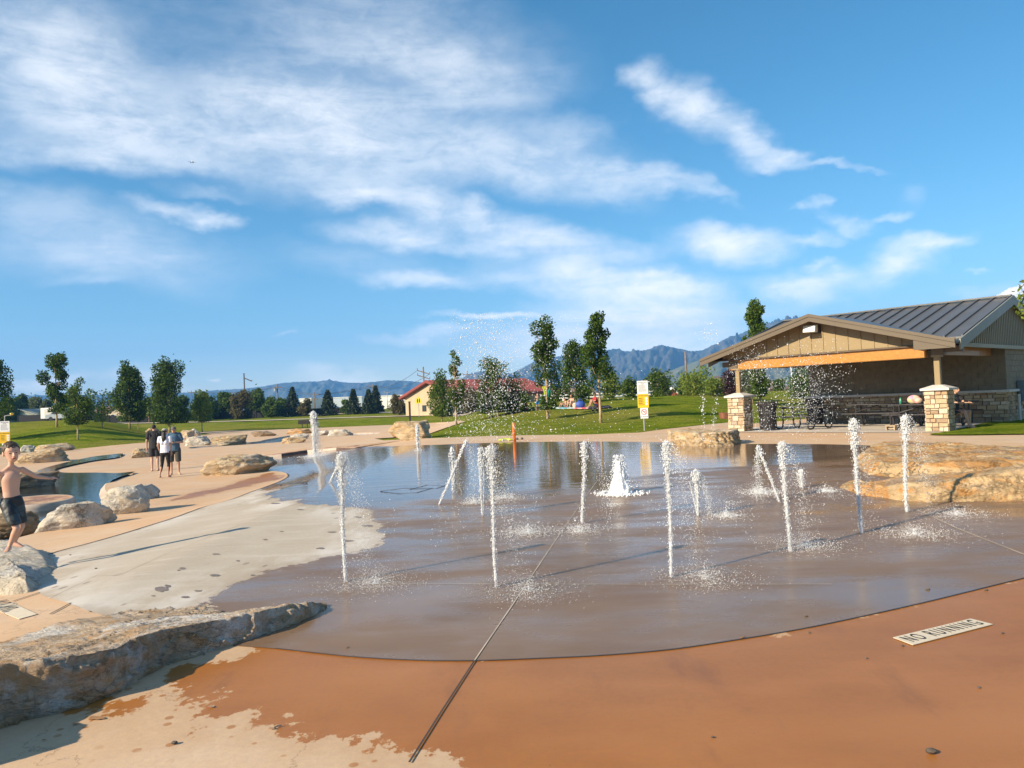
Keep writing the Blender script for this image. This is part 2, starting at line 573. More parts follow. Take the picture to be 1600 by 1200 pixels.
M['deck'] = m_deck(); M['pad'] = m_pad(); M['lawn'] = m_lawn(); M['water'] = m_water()
M['rock'] = m_rock('tan_sandstone', (.62, .49, .32), (.56, .34, .13), (.50, .45, .40), crack=.7)
M['rock_warm'] = m_rock('ochre_sandstone', (.62, .44, .24), (.56, .27, .075), (.36, .29, .22), (R(12), R(6), 0), (1, 1, 2.4), .8, .45, .65)
M['rock_white'] = m_rock('pale_limestone', (.64, .58, .48), (.56, .43, .26), (.56, .55, .53), (R(25), R(15), 0), (1, 1.6, 1.2), .3, .5, .6)
M['rock_slab'] = m_rock('layered_stone', (.64, .49, .34), (.62, .35, .14), (.82, .78, .71), (R(-20), R(28), R(30)), (.8, 2.6, 4.5), .6, .5, .85)
M['rock_brown'] = m_rock('brown_stone', (.36, .27, .17), (.36, .20, .08), (.28, .25, .22))
M['rock_dark'] = m_rock('dark_stone', (.20, .17, .14), (.22, .14, .08), (.22, .20, .19))
M['drop'] = m_drop('water_drops', .12); M['jet'] = m_drop('aerated_water', .25, .75); M['foam'] = m_drop('water_foam', .05)
M['trunk'] = simple('bark', (.27, .20, .13), .85, var=.3, vscale=6, bump=.4)
M['trunk_tan'] = simple('young_bark', (.42, .30, .17), .8, var=.25, vscale=8, bump=.3)
M['asphalt'] = simple('road_asphalt', (.30, .29, .28), .85, var=.12, vscale=.6)
M['path'] = simple('path_concrete', (.56, .47, .37), .85, var=.12, vscale=.5, bump=.1)
M['floor'] = simple('broom_concrete', (.56, .49, .41), .8, var=.12, vscale=.8, bump=.12)
M['joint_dark'] = simple('joint_sealant', (.05, .04, .035), .7)
M['joint_light'] = simple('saw_cut', (.50, .42, .33), .8)
M['kerb'] = simple('kerb_concrete', (.46, .37, .29), .8, var=.25, vscale=2, bump=.2)
# ---------------------------------------------------------------- the setting
PAD_PX = [(430,1022),(500,1030),(560,1036),(650,1041),(740,1042),(850,1038),(950,1033),(1050,1024),(1150,1009),(1250,992),(1350,971),
 (1450,948),(1550,923),(1620,905),(1710,876),(1790,845),(1830,810),(1800,770),(1720,742),(1620,724),(1540,713),(1440,703),(1340,697.5),(1240,695.5),(1150,695.5),
 (1050,693),(950,691.5),(830,692),(740,694),(650,697),(580,699),(525,702.5),(480,707),(440,713),(405,720),(385,728),(405,735),(440,739),
 (451,745),(440,753),(415,763),(380,776),(300,802),(220,829),(150,850),(75,871),(58,890),(60,930),(85,941),(120,953),(160,968),(210,985),(300,1010)]
pad_poly = smooth_poly(gpoly(PAD_PX), 4)
DRY_PX = [(30,875),(75,868),(150,846),(220,825),(300,798),(380,772),(408,764),(430,768),(418,776),(432,784),(470,788),(510,793),(550,797),(590,806),(597,832),(612,846),(598,858),
 (550,871),(510,877),(476,884),(440,896),(405,909),(378,920),(353,930),(330,944),(300,962),(250,985),(160,1000),(20,960)]
dry_poly = gpoly(DRY_PX)
FLOOD_PX = [(385,728),(430,714),(525,702),(650,697),(830,691),(1050,693),(1240,695),(1345,697),(1345,715),(1300,728),(1240,733),(1120,730),(1060,738),(1010,745),(930,762),(880,768),(800,772),(700,778),(620,790),(560,792),(480,785),(432,780),(420,770),(452,745)]
flood_poly = gpoly(FLOOD_PX)
WET_PX = [(440,1012),(405,1022),(380,1030),(330,1042),(290,1052),(256,1058),(285,1072),(262,1092),(262,1106),(300,1104),(337,1092),(367,1116),(417,1127),(450,1147),(483,1153),(533,1168),(600,1184),(650,1200),(720,1225),(800,1300),(2300,1300),(2000,840),(1800,845),(1600,900),(1200,990),(800,1030),(560,1025)]
wet_poly = gpoly(WET_PX)
WET2_PX = [(232,793),(270,788),(330,776),(400,762),(449,748),(452,743),(430,738),(402,743),(345,760),(280,775)]
wet2_poly = gpoly(WET2_PX)
WET3_PX = [(125,1122),(150,1104),(178,1100),(192,1106),(185,1116),(160,1127)]
wet3_poly = gpoly(WET3_PX)
WET4_PX = [(275,1152),(300,1142),(340,1136),(345,1140),(300,1150),(278,1157)]
wet4_poly = gpoly(WET4_PX)
POOL_PX = [(-90,790),(-60,772),(0,763),(40,757),(62,745),(60,738),(100,726),(140,717),(165,713.5),(192,711),(182,717.5),(145,722.5),(105,731),(86,737),(100,742),(150,742),(182,743),(212,741),(176,754),(164,764),(172,778),(160,800),(140,815),(70,832),(0,850),(-60,862),(-120,840)]
pool_poly = smooth_poly(gpoly(POOL_PX), 3)
S2_PX = [(398,691),(418,687),(447,682),(455,681),(470,681.5),(452,686),(444,690),(425,692.5),(330,699),(300,701.5),(298,699.5),(340,696)]
s2_poly = smooth_poly(gpoly(S2_PX), 3)
S3_PX = [(540,678.5),(560,677),(590,676.5),(592,678),(575,680),(548,681)]
s3_poly = smooth_poly(gpoly(S3_PX), 3)

deck_far = gpoly([(-160,718),(0,711),(60,706.5),(114,703),(170,697),(234,691.5),(262,688),(283,684),(300,681),(318,680),(335,678.5),(300,676),(330,674),(420,672),(520,668),(620,664),(675,661),(728,658.6),
 (700,668),(672,678),(640,682.5),(585,686.2),(600,689),(680,685.5),(760,682.5),(830,681),(920,680),(1000,677),(1040,671.5),(1090,666),(1140,661)])
PL = Vector((8.1, 27.0, 0)); UX, UY = .68, -.733; NX, NY = .733, .68
def pv(a, D, z=0.0):
    """pavilion coordinates: along its front, back from its front, up"""
    return Vector((PL.x + a * UX + D * NX, PL.y + a * UY + D * NY, z))
deck_poly = deck_far + [tuple(pv(-2.6, 5.5)[:2]), tuple(pv(-2.0, 11.5)[:2]), tuple(pv(9.5, 11.5)[:2]), (34, 24), (38, 8), (30, -8), (-22, -8), (-40, 10)]

# the lawn is the base sheet: rings of quads out to the horizon
def build_lawn():
    rr = np.concatenate([np.linspace(.5, 14, 40), np.geomspace(14.4, 130, 190), np.geomspace(135, 5200, 50)])
    th = np.concatenate([np.linspace(-62, 62, 420), np.linspace(64, 298, 90)]) * math.pi / 180
    T, RR = np.meshgrid(th, rr)
    X = (RR * np.sin(T)).ravel(); Y = (RR * np.cos(T)).ravel()
    sd = sdist(deck_poly, X, Y)
    near = np.hypot(X, Y) < 200
    Z = g(X, Y) - .35 * S(np.where(near, sd, -1) / .8)
    Z += np.where((sd < -.3) & near, .05 * (np.sin(X * .7) * np.sin(Y * .55 + 1) ) * S((-sd - .3) / 3), 0)
    Z -= 1.5 * S((np.hypot(X, Y) - 300) / 400)
    nr, nt = len(rr), len(th)
    fs = []
    for i in range(nr - 1):
        for j in range(nt):
            j2 = (j + 1) % nt
            a, b, c, d = i * nt + j, i * nt + j2, (i + 1) * nt + j2, (i + 1) * nt + j
            fs.append((a, d, c, b))
    o = obj('lawn', np.column_stack([X, Y, Z]), fs, M['lawn'], smooth=True)
    tag(o, kind='structure')
build_lawn()

SPL = gpoly([(587,918),(826,930),(905,836),(1102,911),(1136,812),(1262,861),(1428,841),(1496,810),(826,838),(740,790),(790,782),(1190,775),(1290,772),(970,778),(1050,908),(776,924),(540,915),(1235,868),(1346,838),(1417,805)])
SPR = [.42,.42,.42,.40,.40,.45,.50,.45,.5,.4,.4,.5,.35,.5,.2,.2,.2,.25,.2,.2]
def agitf(x, y):
    a = np.zeros(x.shape)
    for (sx, sy), r_ in zip(SPL, SPR):
        a = np.maximum(a, np.exp(-((x - sx) ** 2 + (y - sy) ** 2) / (r_ * r_)))
    return a
def wetf(x, y):
    d = sdist(wet_poly, x, y)
    d = np.maximum(d, sdist(wet2_poly, x, y) - .25)
    d = np.maximum(d, sdist(wet3_poly, x, y) + .02)
    d = np.maximum(d, sdist(wet4_poly, x, y) + .02)
    return np.clip(d, -4, 4)
DK = .03
sheet('deck', deck_poly, M['deck'], DK, .22, holes=[pool_poly, s2_poly, s3_poly], attrs={'wet': wetf}, far=24)
sheet('splash_pad', pad_poly, M['pad'], DK + .004, .16,
      attrs={'dry': lambda x, y: np.clip(sdist(dry_poly, x, y), -4, 4), 'pool': lambda x, y: np.clip(sdist(flood_poly, x, y), -4, 4), 'agit': agitf})

def bank(name, poly, wz, inset, m=None, depth=.32):
    """sloping concrete sides of a stream basin, and its water"""
    c = np.array(poly)
    n = len(c)
    area = sum(c[i][0] * c[(i + 1) % n][1] - c[(i + 1) % n][0] * c[i][1] for i in range(n))
    sg = 1 if area > 0 else -1
    tn = np.roll(c, -1, 0) - np.roll(c, 1, 0)
    tn /= np.linalg.norm(tn, axis=1)[:, None] + 1e-9
    nn = np.column_stack([-tn[:, 1], tn[:, 0]]) * sg
    z0 = g(c[:, 0], c[:, 1]) + DK + .002
    rings = [(-.0, 0), (.03, -.03), (inset * .6, -.7 * depth), (inset, -depth)]
    V = []; Fc = []
    for off, dz in rings:
        q = c + nn * off
        V += [(a, b, z + dz) for (a, b), z in zip(q, z0)]
    for r in range(len(rings) - 1):
        for i in range(n):
            j = (i + 1) % n
            f = (r * n + i, r * n + j, (r + 1) * n + j, (r + 1) * n + i)
            Fc.append(f if sg > 0 else tuple(reversed(f)))
    tag(obj(name, V, Fc, m or M['kerb'], smooth=True), kind='structure')
bank('stream_bank', pool_poly, POOL_Z, .32)
bank('stream_bank', s2_poly, 0, .35, depth=.25)
bank('stream_bank', s3_poly, 0, .35, depth=.25)
pool_w = [(x, y) for x, y in pool_poly]
sheet('stream_water', pool_w, M['water'], 0, .5, zfun=lambda x, y: np.full(x.shape, POOL_Z - .13))
for sp in (s2_poly, s3_poly):
    zmin = float(min(g(np.array([p[0] for p in sp]), np.array([p[1] for p in sp]))))
    sheet('stream_water', sp, M['water'], -.06, .6)

# joints cut in the slabs, laid as thin strips
def strip(mb, pxs, w, dz, world=None):
    pts = world or [gp(*q) for q in pxs]
    dense = []
    for a, b in zip(pts[:-1], pts[1:]):
        k = max(1, int((b - a).length / .4))
        dense += [a.lerp(b, i / k) for i in range(k)]
    dense.append(pts[-1])
    vs = []; fs = []
    for i, p in enumerate(dense):
        t = dense[min(i + 1, len(dense) - 1)] - dense[max(i - 1, 0)]
        nrm = Vector((-t.y, t.x, 0)).normalized() * (w / 2)
        for q in (p + nrm, p - nrm):
            vs.append((q.x, q.y, gz(q.x, q.y) + dz))
    for i in range(len(dense) - 1):
        fs.append((2 * i, 2 * i + 1, 2 * i + 3, 2 * i + 2))
    mb.add(vs, fs)
jd = MB(); jl = MB()
strip(jd, [(640,1205),(690,1124),(742,1042)], .010, DK + .007)
strip(jl, [(742,1042),(800,955),(868,850),(905,795),(935,752)], .008, DK + .008)
strip(jl, [(480,918),(620,919),(800,920),(1000,920.5),(1300,920.5)], .008, DK + .008)
strip(jl, [(1430,800),(1500,833),(1600,873),(1700,915)], .012, DK + .008)
strip(jl, [(75,870+70),(140,963)], .012, DK + .008)
strip(jl, [(185,905),(260,870),(330,842),(420,806),(470,788)], .007, DK + .008)
strip(jl, [(75,942),(150,905),(185,905)], .007, DK + .008)
# expansion joint round the pad
ring = [Vector((x, y, 0)) for x, y in pad_poly]
strip(jd, None, .006, DK + .0075, world=ring[0:56])
i0 = min(range(len(ring)), key=lambda i: (ring[i] - Vector((*gpoly([(446,742)])[0], 0))).length)
i1 = min(range(len(ring)), key=lambda i: (ring[i] - Vector((*gpoly([(70,872)])[0], 0))).length)
strip(jd, None, .045, DK + .0075, world=ring[i0:i1 + 1])
strip(jd, [(20,946),(62,932)], .02, DK + .008)
strip(jd, [(78,967),(95,958),(111,949)], .015, DK + .008)
for q in ([(595,771),(630,766),(676,766),(652,773),(626,775),(597,772)], [(640,768),(668,761),(696,762),(682,766.5),(644,767.5)], [(438,760),(440,758),(478,756),(480,759),(439,761)]):
    strip(jd, q + [q[0]], .03, DK + .009)
tag(jd.build('expansion_joints', M['joint_dark']), kind='structure')
tag(jl.build('saw_cut_joints', M['joint_light']), kind='structure')

# low kerb standing where the pad is cut into the plaza, far left
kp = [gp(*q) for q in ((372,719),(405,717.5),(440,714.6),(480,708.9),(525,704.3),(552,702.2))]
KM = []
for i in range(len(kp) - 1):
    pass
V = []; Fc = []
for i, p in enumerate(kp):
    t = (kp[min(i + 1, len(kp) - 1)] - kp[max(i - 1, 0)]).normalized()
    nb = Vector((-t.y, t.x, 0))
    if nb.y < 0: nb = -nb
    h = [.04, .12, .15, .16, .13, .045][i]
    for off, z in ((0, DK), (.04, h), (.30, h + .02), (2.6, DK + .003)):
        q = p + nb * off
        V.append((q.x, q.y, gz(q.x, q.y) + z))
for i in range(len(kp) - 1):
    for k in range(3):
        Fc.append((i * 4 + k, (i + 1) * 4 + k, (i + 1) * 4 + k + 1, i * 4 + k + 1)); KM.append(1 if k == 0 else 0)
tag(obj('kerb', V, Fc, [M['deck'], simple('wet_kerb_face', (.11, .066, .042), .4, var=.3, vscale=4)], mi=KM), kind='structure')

# right lawn beside the pavilion and the pavilion floor
rl = gpoly([(1452,682),(1480,677),(1515,669),(1548,661),(1600,651),(1700,640),(1760,650),(1750,684),(1600,681.5),(1520,682.5)])
sheet('lawn_patch', smooth_poly(rl, 3), M['lawn'], DK + .03, .5)
fl = [tuple(pv(a, D)[:2]) for a, D in ((-.75, -.75), (7.25, -.75), (7.25, 5), (-.75, 5))]
sheet('pavilion_floor', fl, M['floor'], DK + .012, .8)

# paths and the road in front of the far fence
def ribbon(name, pxs, w, m, dz):
    pts = [gp(*q) for q in pxs]
    mb = MB(); strip(mb, None, w, dz, world=pts)
    tag(mb.build(name, m, smooth=True), kind='structure')
ribbon('path', [(190,661.7),(300,660.5),(420,657.3),(520,654),(620,651),(690,648.5),(740,646.5)], 2.2, M['path'], .10)
ribbon('road', [(150,657.3),(230,655.6),(330,653.2),(430,650.4),(520,647.4),(610,645.0),(700,642)], 4, M['path'], .12)

# footprints and drip marks drying on the slabs
def spots(name, lst, m, seed):
    r = random.Random(seed); mb = MB()
    for px, py, w, h in lst:
        c = gp(px, py); d = depth_of(c) / F
        e = gp(px + w, py) - c; f = gp(px, py - h) - c
        n = 22; off = r.uniform(0, 99)
        vs = []
        for i in range(n):
            a = 2 * math.pi * i / n
            k = 1 + .45 * mnoise.noise(Vector((math.cos(a) * 1.3 + off, math.sin(a) * 1.3, off))) + .2 * mnoise.noise(Vector((math.cos(a) * 4 + off, math.sin(a) * 4, off)))
            p = c + e * (math.cos(a) * k) + f * (math.sin(a) * k)
            vs.append((p.x, p.y, gz(p.x, p.y) + DK + .0065))
        mb.add(vs, [tuple(range(n))])
    tag(mb.build(name, m), kind='structure')
M['wetspot'] = simple('wet_spot', (.20, .145, .10), .45, var=.2, vscale=6)
M['wetspot2'] = simple('wet_deck_spot', (.36, .20, .095), .45, var=.2, vscale=6)
spots('wet_spots', [(338,871,6,1.2),(285,894,5,1.8),(279,897,2.4,1.0),(336,905,9,2.0),(253,927,10,4.5),(262,922,5,2.2),(415,848,4,1),(372,882,3,1),(240,938,3,1),(310,930,6,1.4),(290,940,7,1.6),(500,862,7,1.3),(560,812,6,1),(575,826,9,1.4),(520,836,7,1),(470,800,5,.8),(440,835,3,.8),(395,905,4,1),(545,850,8,1.3),(430,790,7,1)], M['wetspot'], 3)
spots('wet_spots', [(70,1168,3,1.2),(150,1133,12,3),(118,1142,5,1.6),(330,1115,5,1.6),(425,1150,5,1.6)], M['wetspot2'], 5)
# ---------------------------------------------------------------- rocks
def fbm(p, H=.9, lac=2.1, octv=5):
    return mnoise.fractal(p, H, lac, octv)

def boulder(name, label, px, mat, flat=.0, seed=0, dd=.7, hk=1.0, subdiv=5, strata=.0, sink=.12, yaw=0.0, cuts=15, group=None, dz=0.0):
    """px = (x0, x1, ytop, ybase) in the survey photo"""
    x0, x1, yt, yb = px
    r = random.Random(seed * 77 + 5)
    c = gp((x0 + x1) / 2, yb, dz)
    if dz: c.z += dz
    d = depth_of(c)
    W = (x1 - x0) * d / F; D = W * dd
    Hh = (yb - yt) * d / F * hk
    back = Vector((c.x - CAM.x, c.y - CAM.y, 0)).normalized()
    cen = c + back * (D * .42)
    bm = bmesh.new()
    bmesh.ops.create_icosphere(bm, subdivisions=subdiv, radius=1)
    off = Vector((r.uniform(-50, 50), r.uniform(-50, 50), r.uniform(-50, 50)))
    planes = []
    for _ in range(cuts):
        v = Vector((r.gauss(0, 1), r.gauss(0, 1), r.gauss(.1, .6))).normalized()
        planes.append((v, r.uniform(.56, .90)))
    planes.append((Vector((r.uniform(-.15, .15), r.uniform(-.25, .1), 1)).normalized(), .8 - flat * .35))
    for v in bm.verts:
        p = v.co.copy()
        p = p.normalized() * (1 + .22 * fbm(p * 1.1 + off))
        for n, k in planes:
            e = p.dot(n) - k
            if e > 0:
                p -= n * (e * .96)
        nn = v.co.normalized()
        p += nn * (.085 * fbm(p * 2.6 + off, .8, 2.2, 6) + .03 * mnoise.turbulence(p * 6 + off, 4, False))
        if strata:
            s = p.z * 7 + .8 * fbm(p * 1.5 + off)
            p += Vector((nn.x, nn.y, 0)) * (strata * (abs((s % 1) - .5) - .25))
        v.co = p
    xs = [v.co.x for v in bm.verts]; ys = [v.co.y for v in bm.verts]; zs = [v.co.z for v in bm.verts]
    sx = W / (max(xs) - min(xs)); sy = D / (max(ys) - min(ys))
    zmin = min(zs); zt = max(zs); sink_z = zmin + (zt - zmin) * (.38 if not flat else .3)
    sz = Hh / (zt - sink_z)
    ca, sa = math.cos(yaw), math.sin(yaw)
    rx = Vector((back.y, -back.x, 0))
    V = []
    for v in bm.verts:
        a = (v.co.x - (max(xs) + min(xs)) / 2) * sx; b = (v.co.y - (max(ys) + min(ys)) / 2) * sy
        q = cen + rx * (a * ca - b * sa) + back * (a * sa + b * ca)
        V.append((q.x, q.y, c.z + DK + (v.co.z - sink_z) * sz))
    bm.verts.index_update()
    Fc = [[v.index for v in f.verts] for f in bm.faces]
    bm.free()
    o = obj(name, V, Fc, mat, smooth=True, loc=(cen.x, cen.y, c.z))
    return tag(o, label, 'rock', group)

def loft_rock(name, label, base, tops, mat, inset=.12, dome=.05, N=260, K=16, CK=22, seed=1, amp=.06, strata=.03, sdir=(.2, .1, 1), sfreq=9.0, smooth_k=3, bulge=.04):
    """base: ground outline (world xy), tops: height of the upper rim above the ground at each outline point"""
    P = smooth_poly([(x, y, h) for (x, y), h in zip(base, tops)], smooth_k)
    P = np.array(P)
    seg = np.linalg.norm(np.roll(P, -1, 0)[:, :2] - P[:, :2], axis=1)
    s = np.concatenate([[0], np.cumsum(seg)])
    t = np.linspace(0, s[-1], N, endpoint=False)
    PP = np.vstack([P, P[:1]])
    Q = np.column_stack([np.interp(t, s, PP[:, i]) for i in range(3)])
    area = sum(Q[i][0] * Q[(i + 1) % N][1] - Q[(i + 1) % N][0] * Q[i][1] for i in range(N))
    if area < 0:
        Q = Q[::-1]
    tn = np.roll(Q, -3, 0)[:, :2] - np.roll(Q, 3, 0)[:, :2]
    tn /= np.linalg.norm(tn, axis=1)[:, None] + 1e-9
    inn = np.column_stack([-tn[:, 1], tn[:, 0]])
    cen = Q[:, :2].mean(0); hmean = Q[:, 2].mean()
    gz0 = g(Q[:, 0], Q[:, 1])
    V = []
    rows = 0
    for k in range(K + 1):
        u = k / K
        ins = inset * (u ** 1.6) - bulge * math.sin(math.pi * u)
        xy = Q[:, :2] + inn * ins
        z = gz0 - .10 + (Q[:, 2] + .10) * u
        V += list(np.column_stack([xy, z])); rows += 1
    top = np.array(V[-N:])
    # shrink along a medial segment so that long shapes stay long
    mx = np.cov((Q[:, :2] - cen).T); ev, evec = np.linalg.eigh(mx)
    ax = evec[:, 1]; half = math.sqrt(ev[1]) * 1.0
    for k in range(1, CK + 1):
        u = 1 - (1 - k / CK) ** 1.25
        a = (top[:, :2] - cen) @ ax
        tgt = cen + np.outer(np.clip(a, -half, half) * .8, ax)
        xy = top[:, :2] * (1 - u) + tgt * u
        ztgt = np.interp(np.clip(a, -half * 1.3, half * 1.3), *_profile(a, top[:, 2]))
        z = top[:, 2] * (1 - u) + ztgt * u + dome * math.sin(u * math.pi / 2)
        V += list(np.column_stack([xy, z])); rows += 1
    V = np.array(V)
    Fc = []
    for r_ in range(rows - 1):
        for i in range(N):
            j = (i + 1) % N
            Fc.append((r_ * N + i, r_ * N + j, (r_ + 1) * N + j, (r_ + 1) * N + i))
    me = bpy.data.meshes.new('tmp'); me.from_pydata(V.tolist(), [], Fc)
    bm = bmesh.new(); bm.from_mesh(me)
    bmesh.ops.remove_doubles(bm, verts=bm.verts, dist=.0008)
    bm.normal_update()
    off = Vector((seed * 13.7, seed * 5.1, seed * 3.3)); sd = Vector(sdir).normalized()
    res = []
    for v in bm.verts:
        p = v.co
        w = fbm(p * 1.6 + off) * .5
        ph = p.dot(sd) * sfreq + 1.6 * fbm(p * 1.3 + off)
        led = (ph % 1.0)
        led = led * led - .35
        lip = min(1, max(0.15, 1 - abs(v.normal.z) * .75))
        d = amp * w + strata * led * lip + amp * .42 * fbm(p * 6.5 + off, .7, 2.2, 5) * (.2 + .8 * lip) + .010 * fbm(p * 22 + off, .6, 2.1, 3) * (.25 + .75 * lip)
        res.append(p + v.normal * d)
    for v, p in zip(bm.verts, res):
        v.co = p
    bm.verts.index_update()
    VV = [tuple(v.co) for v in bm.verts]; FF = [[v.index for v in f.verts] for f in bm.faces]
    bm.free(); bpy.data.meshes.remove(me)
    o = obj(name, VV, FF, mat, smooth=True, loc=(cen[0], cen[1], float(gz0.mean())))
    return tag(o, label, 'rock')

def _profile(a, z):
    o = np.argsort(a); a = a[o]; z = z[o]
    nb = 14
    e = np.linspace(a[0], a[-1], nb + 1)
    xs, zs = [], []
    for i in range(nb):
        k = (a >= e[i]) & (a <= e[i + 1])
        if k.any():
            xs.append((e[i] + e[i + 1]) / 2); zs.append(z[k].mean())
    return np.array(xs), np.array(zs)

# long slab in the foreground
def slab():
    front = [(-200,1250),(-120,1215),(-60,1178),(0,1147),(60,1132),(150,1106),(205,1080),(250,1052),(330,1026),(400,1005),(445,987),(490,970),(513,957)]
    fh = [.34,.34,.33,.31,.30,.275,.255,.235,.205,.175,.155,.12,.07]
    back = [(517,950),(500,944),(430,945),(330,950),(230,957),(150,970),(90,983),(30,1003),(-60,1035),(-220,1090)]
    bh = [.03,.03,.03,.035,.04,.045,.05,.05,.06,.09]
    base = gpoly(front) + gpoly(back)
    loft_rock('stone_slab', 'long flat weathered stone slab lying across the wet edge of the splash pad', base, fh + bh, M['rock_slab'], inset=.055, dome=.0, N=640, K=24, CK=40, seed=3, amp=.042, strata=.042, sdir=(.40, -.30, 1), sfreq=11, bulge=.015)
slab()
# two ledges on the right edge of the pad
b = gpoly([(1303,762),(1340,775),(1392,784),(1440,788),(1520,788),(1600,787),(1700,786),(1760,775),(1740,765),(1650,762),(1560,762),(1480,763),(1400,762),(1335,757)])
loft_rock('rock_ledge', 'low ochre rock ledge in front, wet at its foot, right of the pad', b, [.05,.14,.20,.24,.32,.38,.42,.42,.40,.36,.28,.18,.13,.06], M['rock_warm'], inset=.14, dome=.0, N=480, K=22, CK=24, seed=8, amp=.085, strata=.05, sdir=(.15, .3, 1), sfreq=8)
b = gpoly([(1352,742),(1420,752),(1500,756),(1600,752),(1680,744),(1720,730),(1660,716),(1560,711),(1470,708),(1400,707),(1352,712),(1338,724)])
loft_rock('rock_ledge', 'larger flat topped orange rock ledge behind the wet one, by the pavilion lawn', b, [.22,.28,.29,.26,.22,.16,.16,.20,.24,.27,.26,.18], M['rock_warm'], inset=.20, dome=.0, N=480, K=22, CK=26, seed=21, amp=.10, strata=.06, sdir=(.05, .2, 1), sfreq=7)
# the boy's rock
b = gpoly([(-70,925),(-20,936),(30,934),(62,925),(72,908),(92,896),(98,886),(70,872),(30,866),(-20,868),(-80,890)])
boy_rock = loft_rock('boulder', 'cream boulder with orange stain that the shirtless boy stands on', b, [.16,.17,.17,.15,.12,.10,.08,.17,.215,.22,.2], M['rock_white'], inset=.16, dome=.03, N=320, K=18, CK=22, seed=31, amp=.05, strata=.03)
BR = M['rock_brown']; RW = M['rock_white']; RT = M['rock']
boulder('boulder', 'big cream and grey boulder with a sloping crest by the left lawn', (28,106,702,724), RT, .1, 1, .6, 1.0)
boulder('boulder', 'long low tan boulder behind the sloping one, against the lawn edge', (58,114,694,706), RT, .3, 2, .5, 1.0)
boulder('boulder', 'small grey boulder just above the running boy\'s shoulder', (32,54,696,707), M['rock_white'], 0, 3, .7)
boulder('boulder', 'tan boulder at the foot of the left rules sign', (-14,12,699,710), RT, .2, 4, .7)
boulder('boulder', 'dark flat brown boulder in the stream behind the running boy', (-30,86,744,768), BR, .4, 5, .45, 1.1)
boulder('boulder', 'brown boulder at the stream edge beside the boy\'s knee', (-30,62,804,836), BR, .3, 6, .5, 1.0)
boulder('boulder', 'large white and blue-grey faceted boulder between stream and orange deck', (160,232,762,806), RW, .0, 17, .75, 1.0, subdiv=5)
boulder('boulder', 'jagged pale boulder leaning behind the large white one', (200,249,760,783), RW, .0, 9, .8, 1.0)
boulder('boulder', 'long pale grey boulder lying along the stream, left of the large white one', (62,178,789,828), RW, .2, 23, .38, 1.0, subdiv=5)
boulder('boulder', 'pale wedge boulder behind the legs of the man in black', (207,238,701,716), RT, .0, 12, .6)
boulder('boulder', 'square tan boulder on the lawn edge left of the standing group', (228,251,668,677), RT, .3, 13, .6)
boulder('boulder', 'rounded brown-tan boulder right of the man in the blue shirt\'s cap', (281,304,672,684), RT, .1, 14, .7)
boulder('boulder', 'pointed cream boulder topping the pair beside the grass patch', (294,313,670,682), RW, .0, 15, .7)
boulder('boulder', 'white speckled boulder beside the man in the blue shirt\'s elbow', (290,330,682,697), RW, .1, 16, .6)
boulder('boulder', 'long block of golden tan stone beside the white speckled boulder', (331,386,681,695), RT, .45, 18, .4)
boulder('boulder', 'large tan boulder with orange face and grey tail by the pad\'s left end', (316,433,712,743), RT, .35, 19, .45, 1.0, subdiv=5)
boulder('boulder', 'low brown boulder left of the narrow blue stream', (393,432,674,682.5), BR, .3, 20, .5)
boulder('boulder', 'orange tan boulder below the black grill', (448,489,670,678.5), M['rock_warm'], .3, 22, .5)
boulder('boulder', 'grey boulder stacked behind the tan one at the stream mouth', (453,483,678.5,687.5), RW, .2, 24, .6)
boulder('boulder', 'low tan boulder in front of the grey one at the stream mouth', (440,480,684,693), RT, .3, 25, .5)
boulder('boulder', 'small white boulder right behind the far jet', (486,516,673.5,681), RW, .3, 26, .5)
boulder('boulder', 'long white boulder with a grey end, right of the far jet', (512,552,671,682), RW, .35, 27, .45)
boulder('boulder', 'tall cracked tan boulder with a dark shoulder on the grass tip', (607,676,660,689), RT, .15, 28, .6, 1.05, subdiv=5, strata=.05)
b = gpoly([(1049,696),(1065,698.2),(1090,699),(1120,699),(1149,697),(1152,692),(1120,690),(1080,689.5),(1046,691)])
loft_rock('boulder', 'low wall-like block of cream stone with a dark end at the pad\'s far rim', b, [.36,.40,.38,.41,.40,.38,.36,.36,.38], M['rock'], inset=.05, dome=0, N=300, K=18, CK=12, seed=14, amp=.10, strata=.10, sdir=(.8, .1, .7), sfreq=5, bulge=.0)
boulder('boulder', 'small white stone on the far lawn path near the red-roofed building', (645,656,645.5,648.5), RW, .2, 33, .6, subdiv=3)
boulder('boulder', 'small reddish stone beside the far path near the red-roofed building', (661,674,641,644.5), M['rock_warm'], .2, 34, .6, subdiv=3)

# round kerbed island of concrete in the stream
def island():
    c = gp(45, 790); d = depth_of(c)
    c = gp(52, 787, -.05)
    rx_, ry_ = 58 * d / F, 1.15
    back = Vector((c.x, c.y, 0)).normalized(); rx = Vector((back.y, -back.x, 0))
    V = []; Fc = []
    n = 64
    z0 = POOL_Z - .45
    prof = [(1.06, 0), (1.05, .40), (1.02, .47), (.98, .49), (.93, .485), (.9, .48), (.5, .485), (.02, .485)]
    for k, z in prof:
        for i in range(n):
            th = 2 * math.pi * i / n
            q = c + rx * (k * rx_ * math.cos(th)) + back * (k * ry_ * math.sin(th))
            V.append((q.x, q.y, z0 + z))
    mi = []
    for r_ in range(len(prof) - 1):
        for i in range(n):
            j = (i + 1) % n
            Fc.append((r_ * n + i, r_ * n + j, (r_ + 1) * n + j, (r_ + 1) * n + i)); mi.append(0 if r_ < 4 else 1)
    tag(obj('stepping_island', V, Fc, [M['kerb'], M['deck']], smooth=True, mi=mi), 'round kerbed concrete island in the stream beside the running boy', 'stepping island')
island()
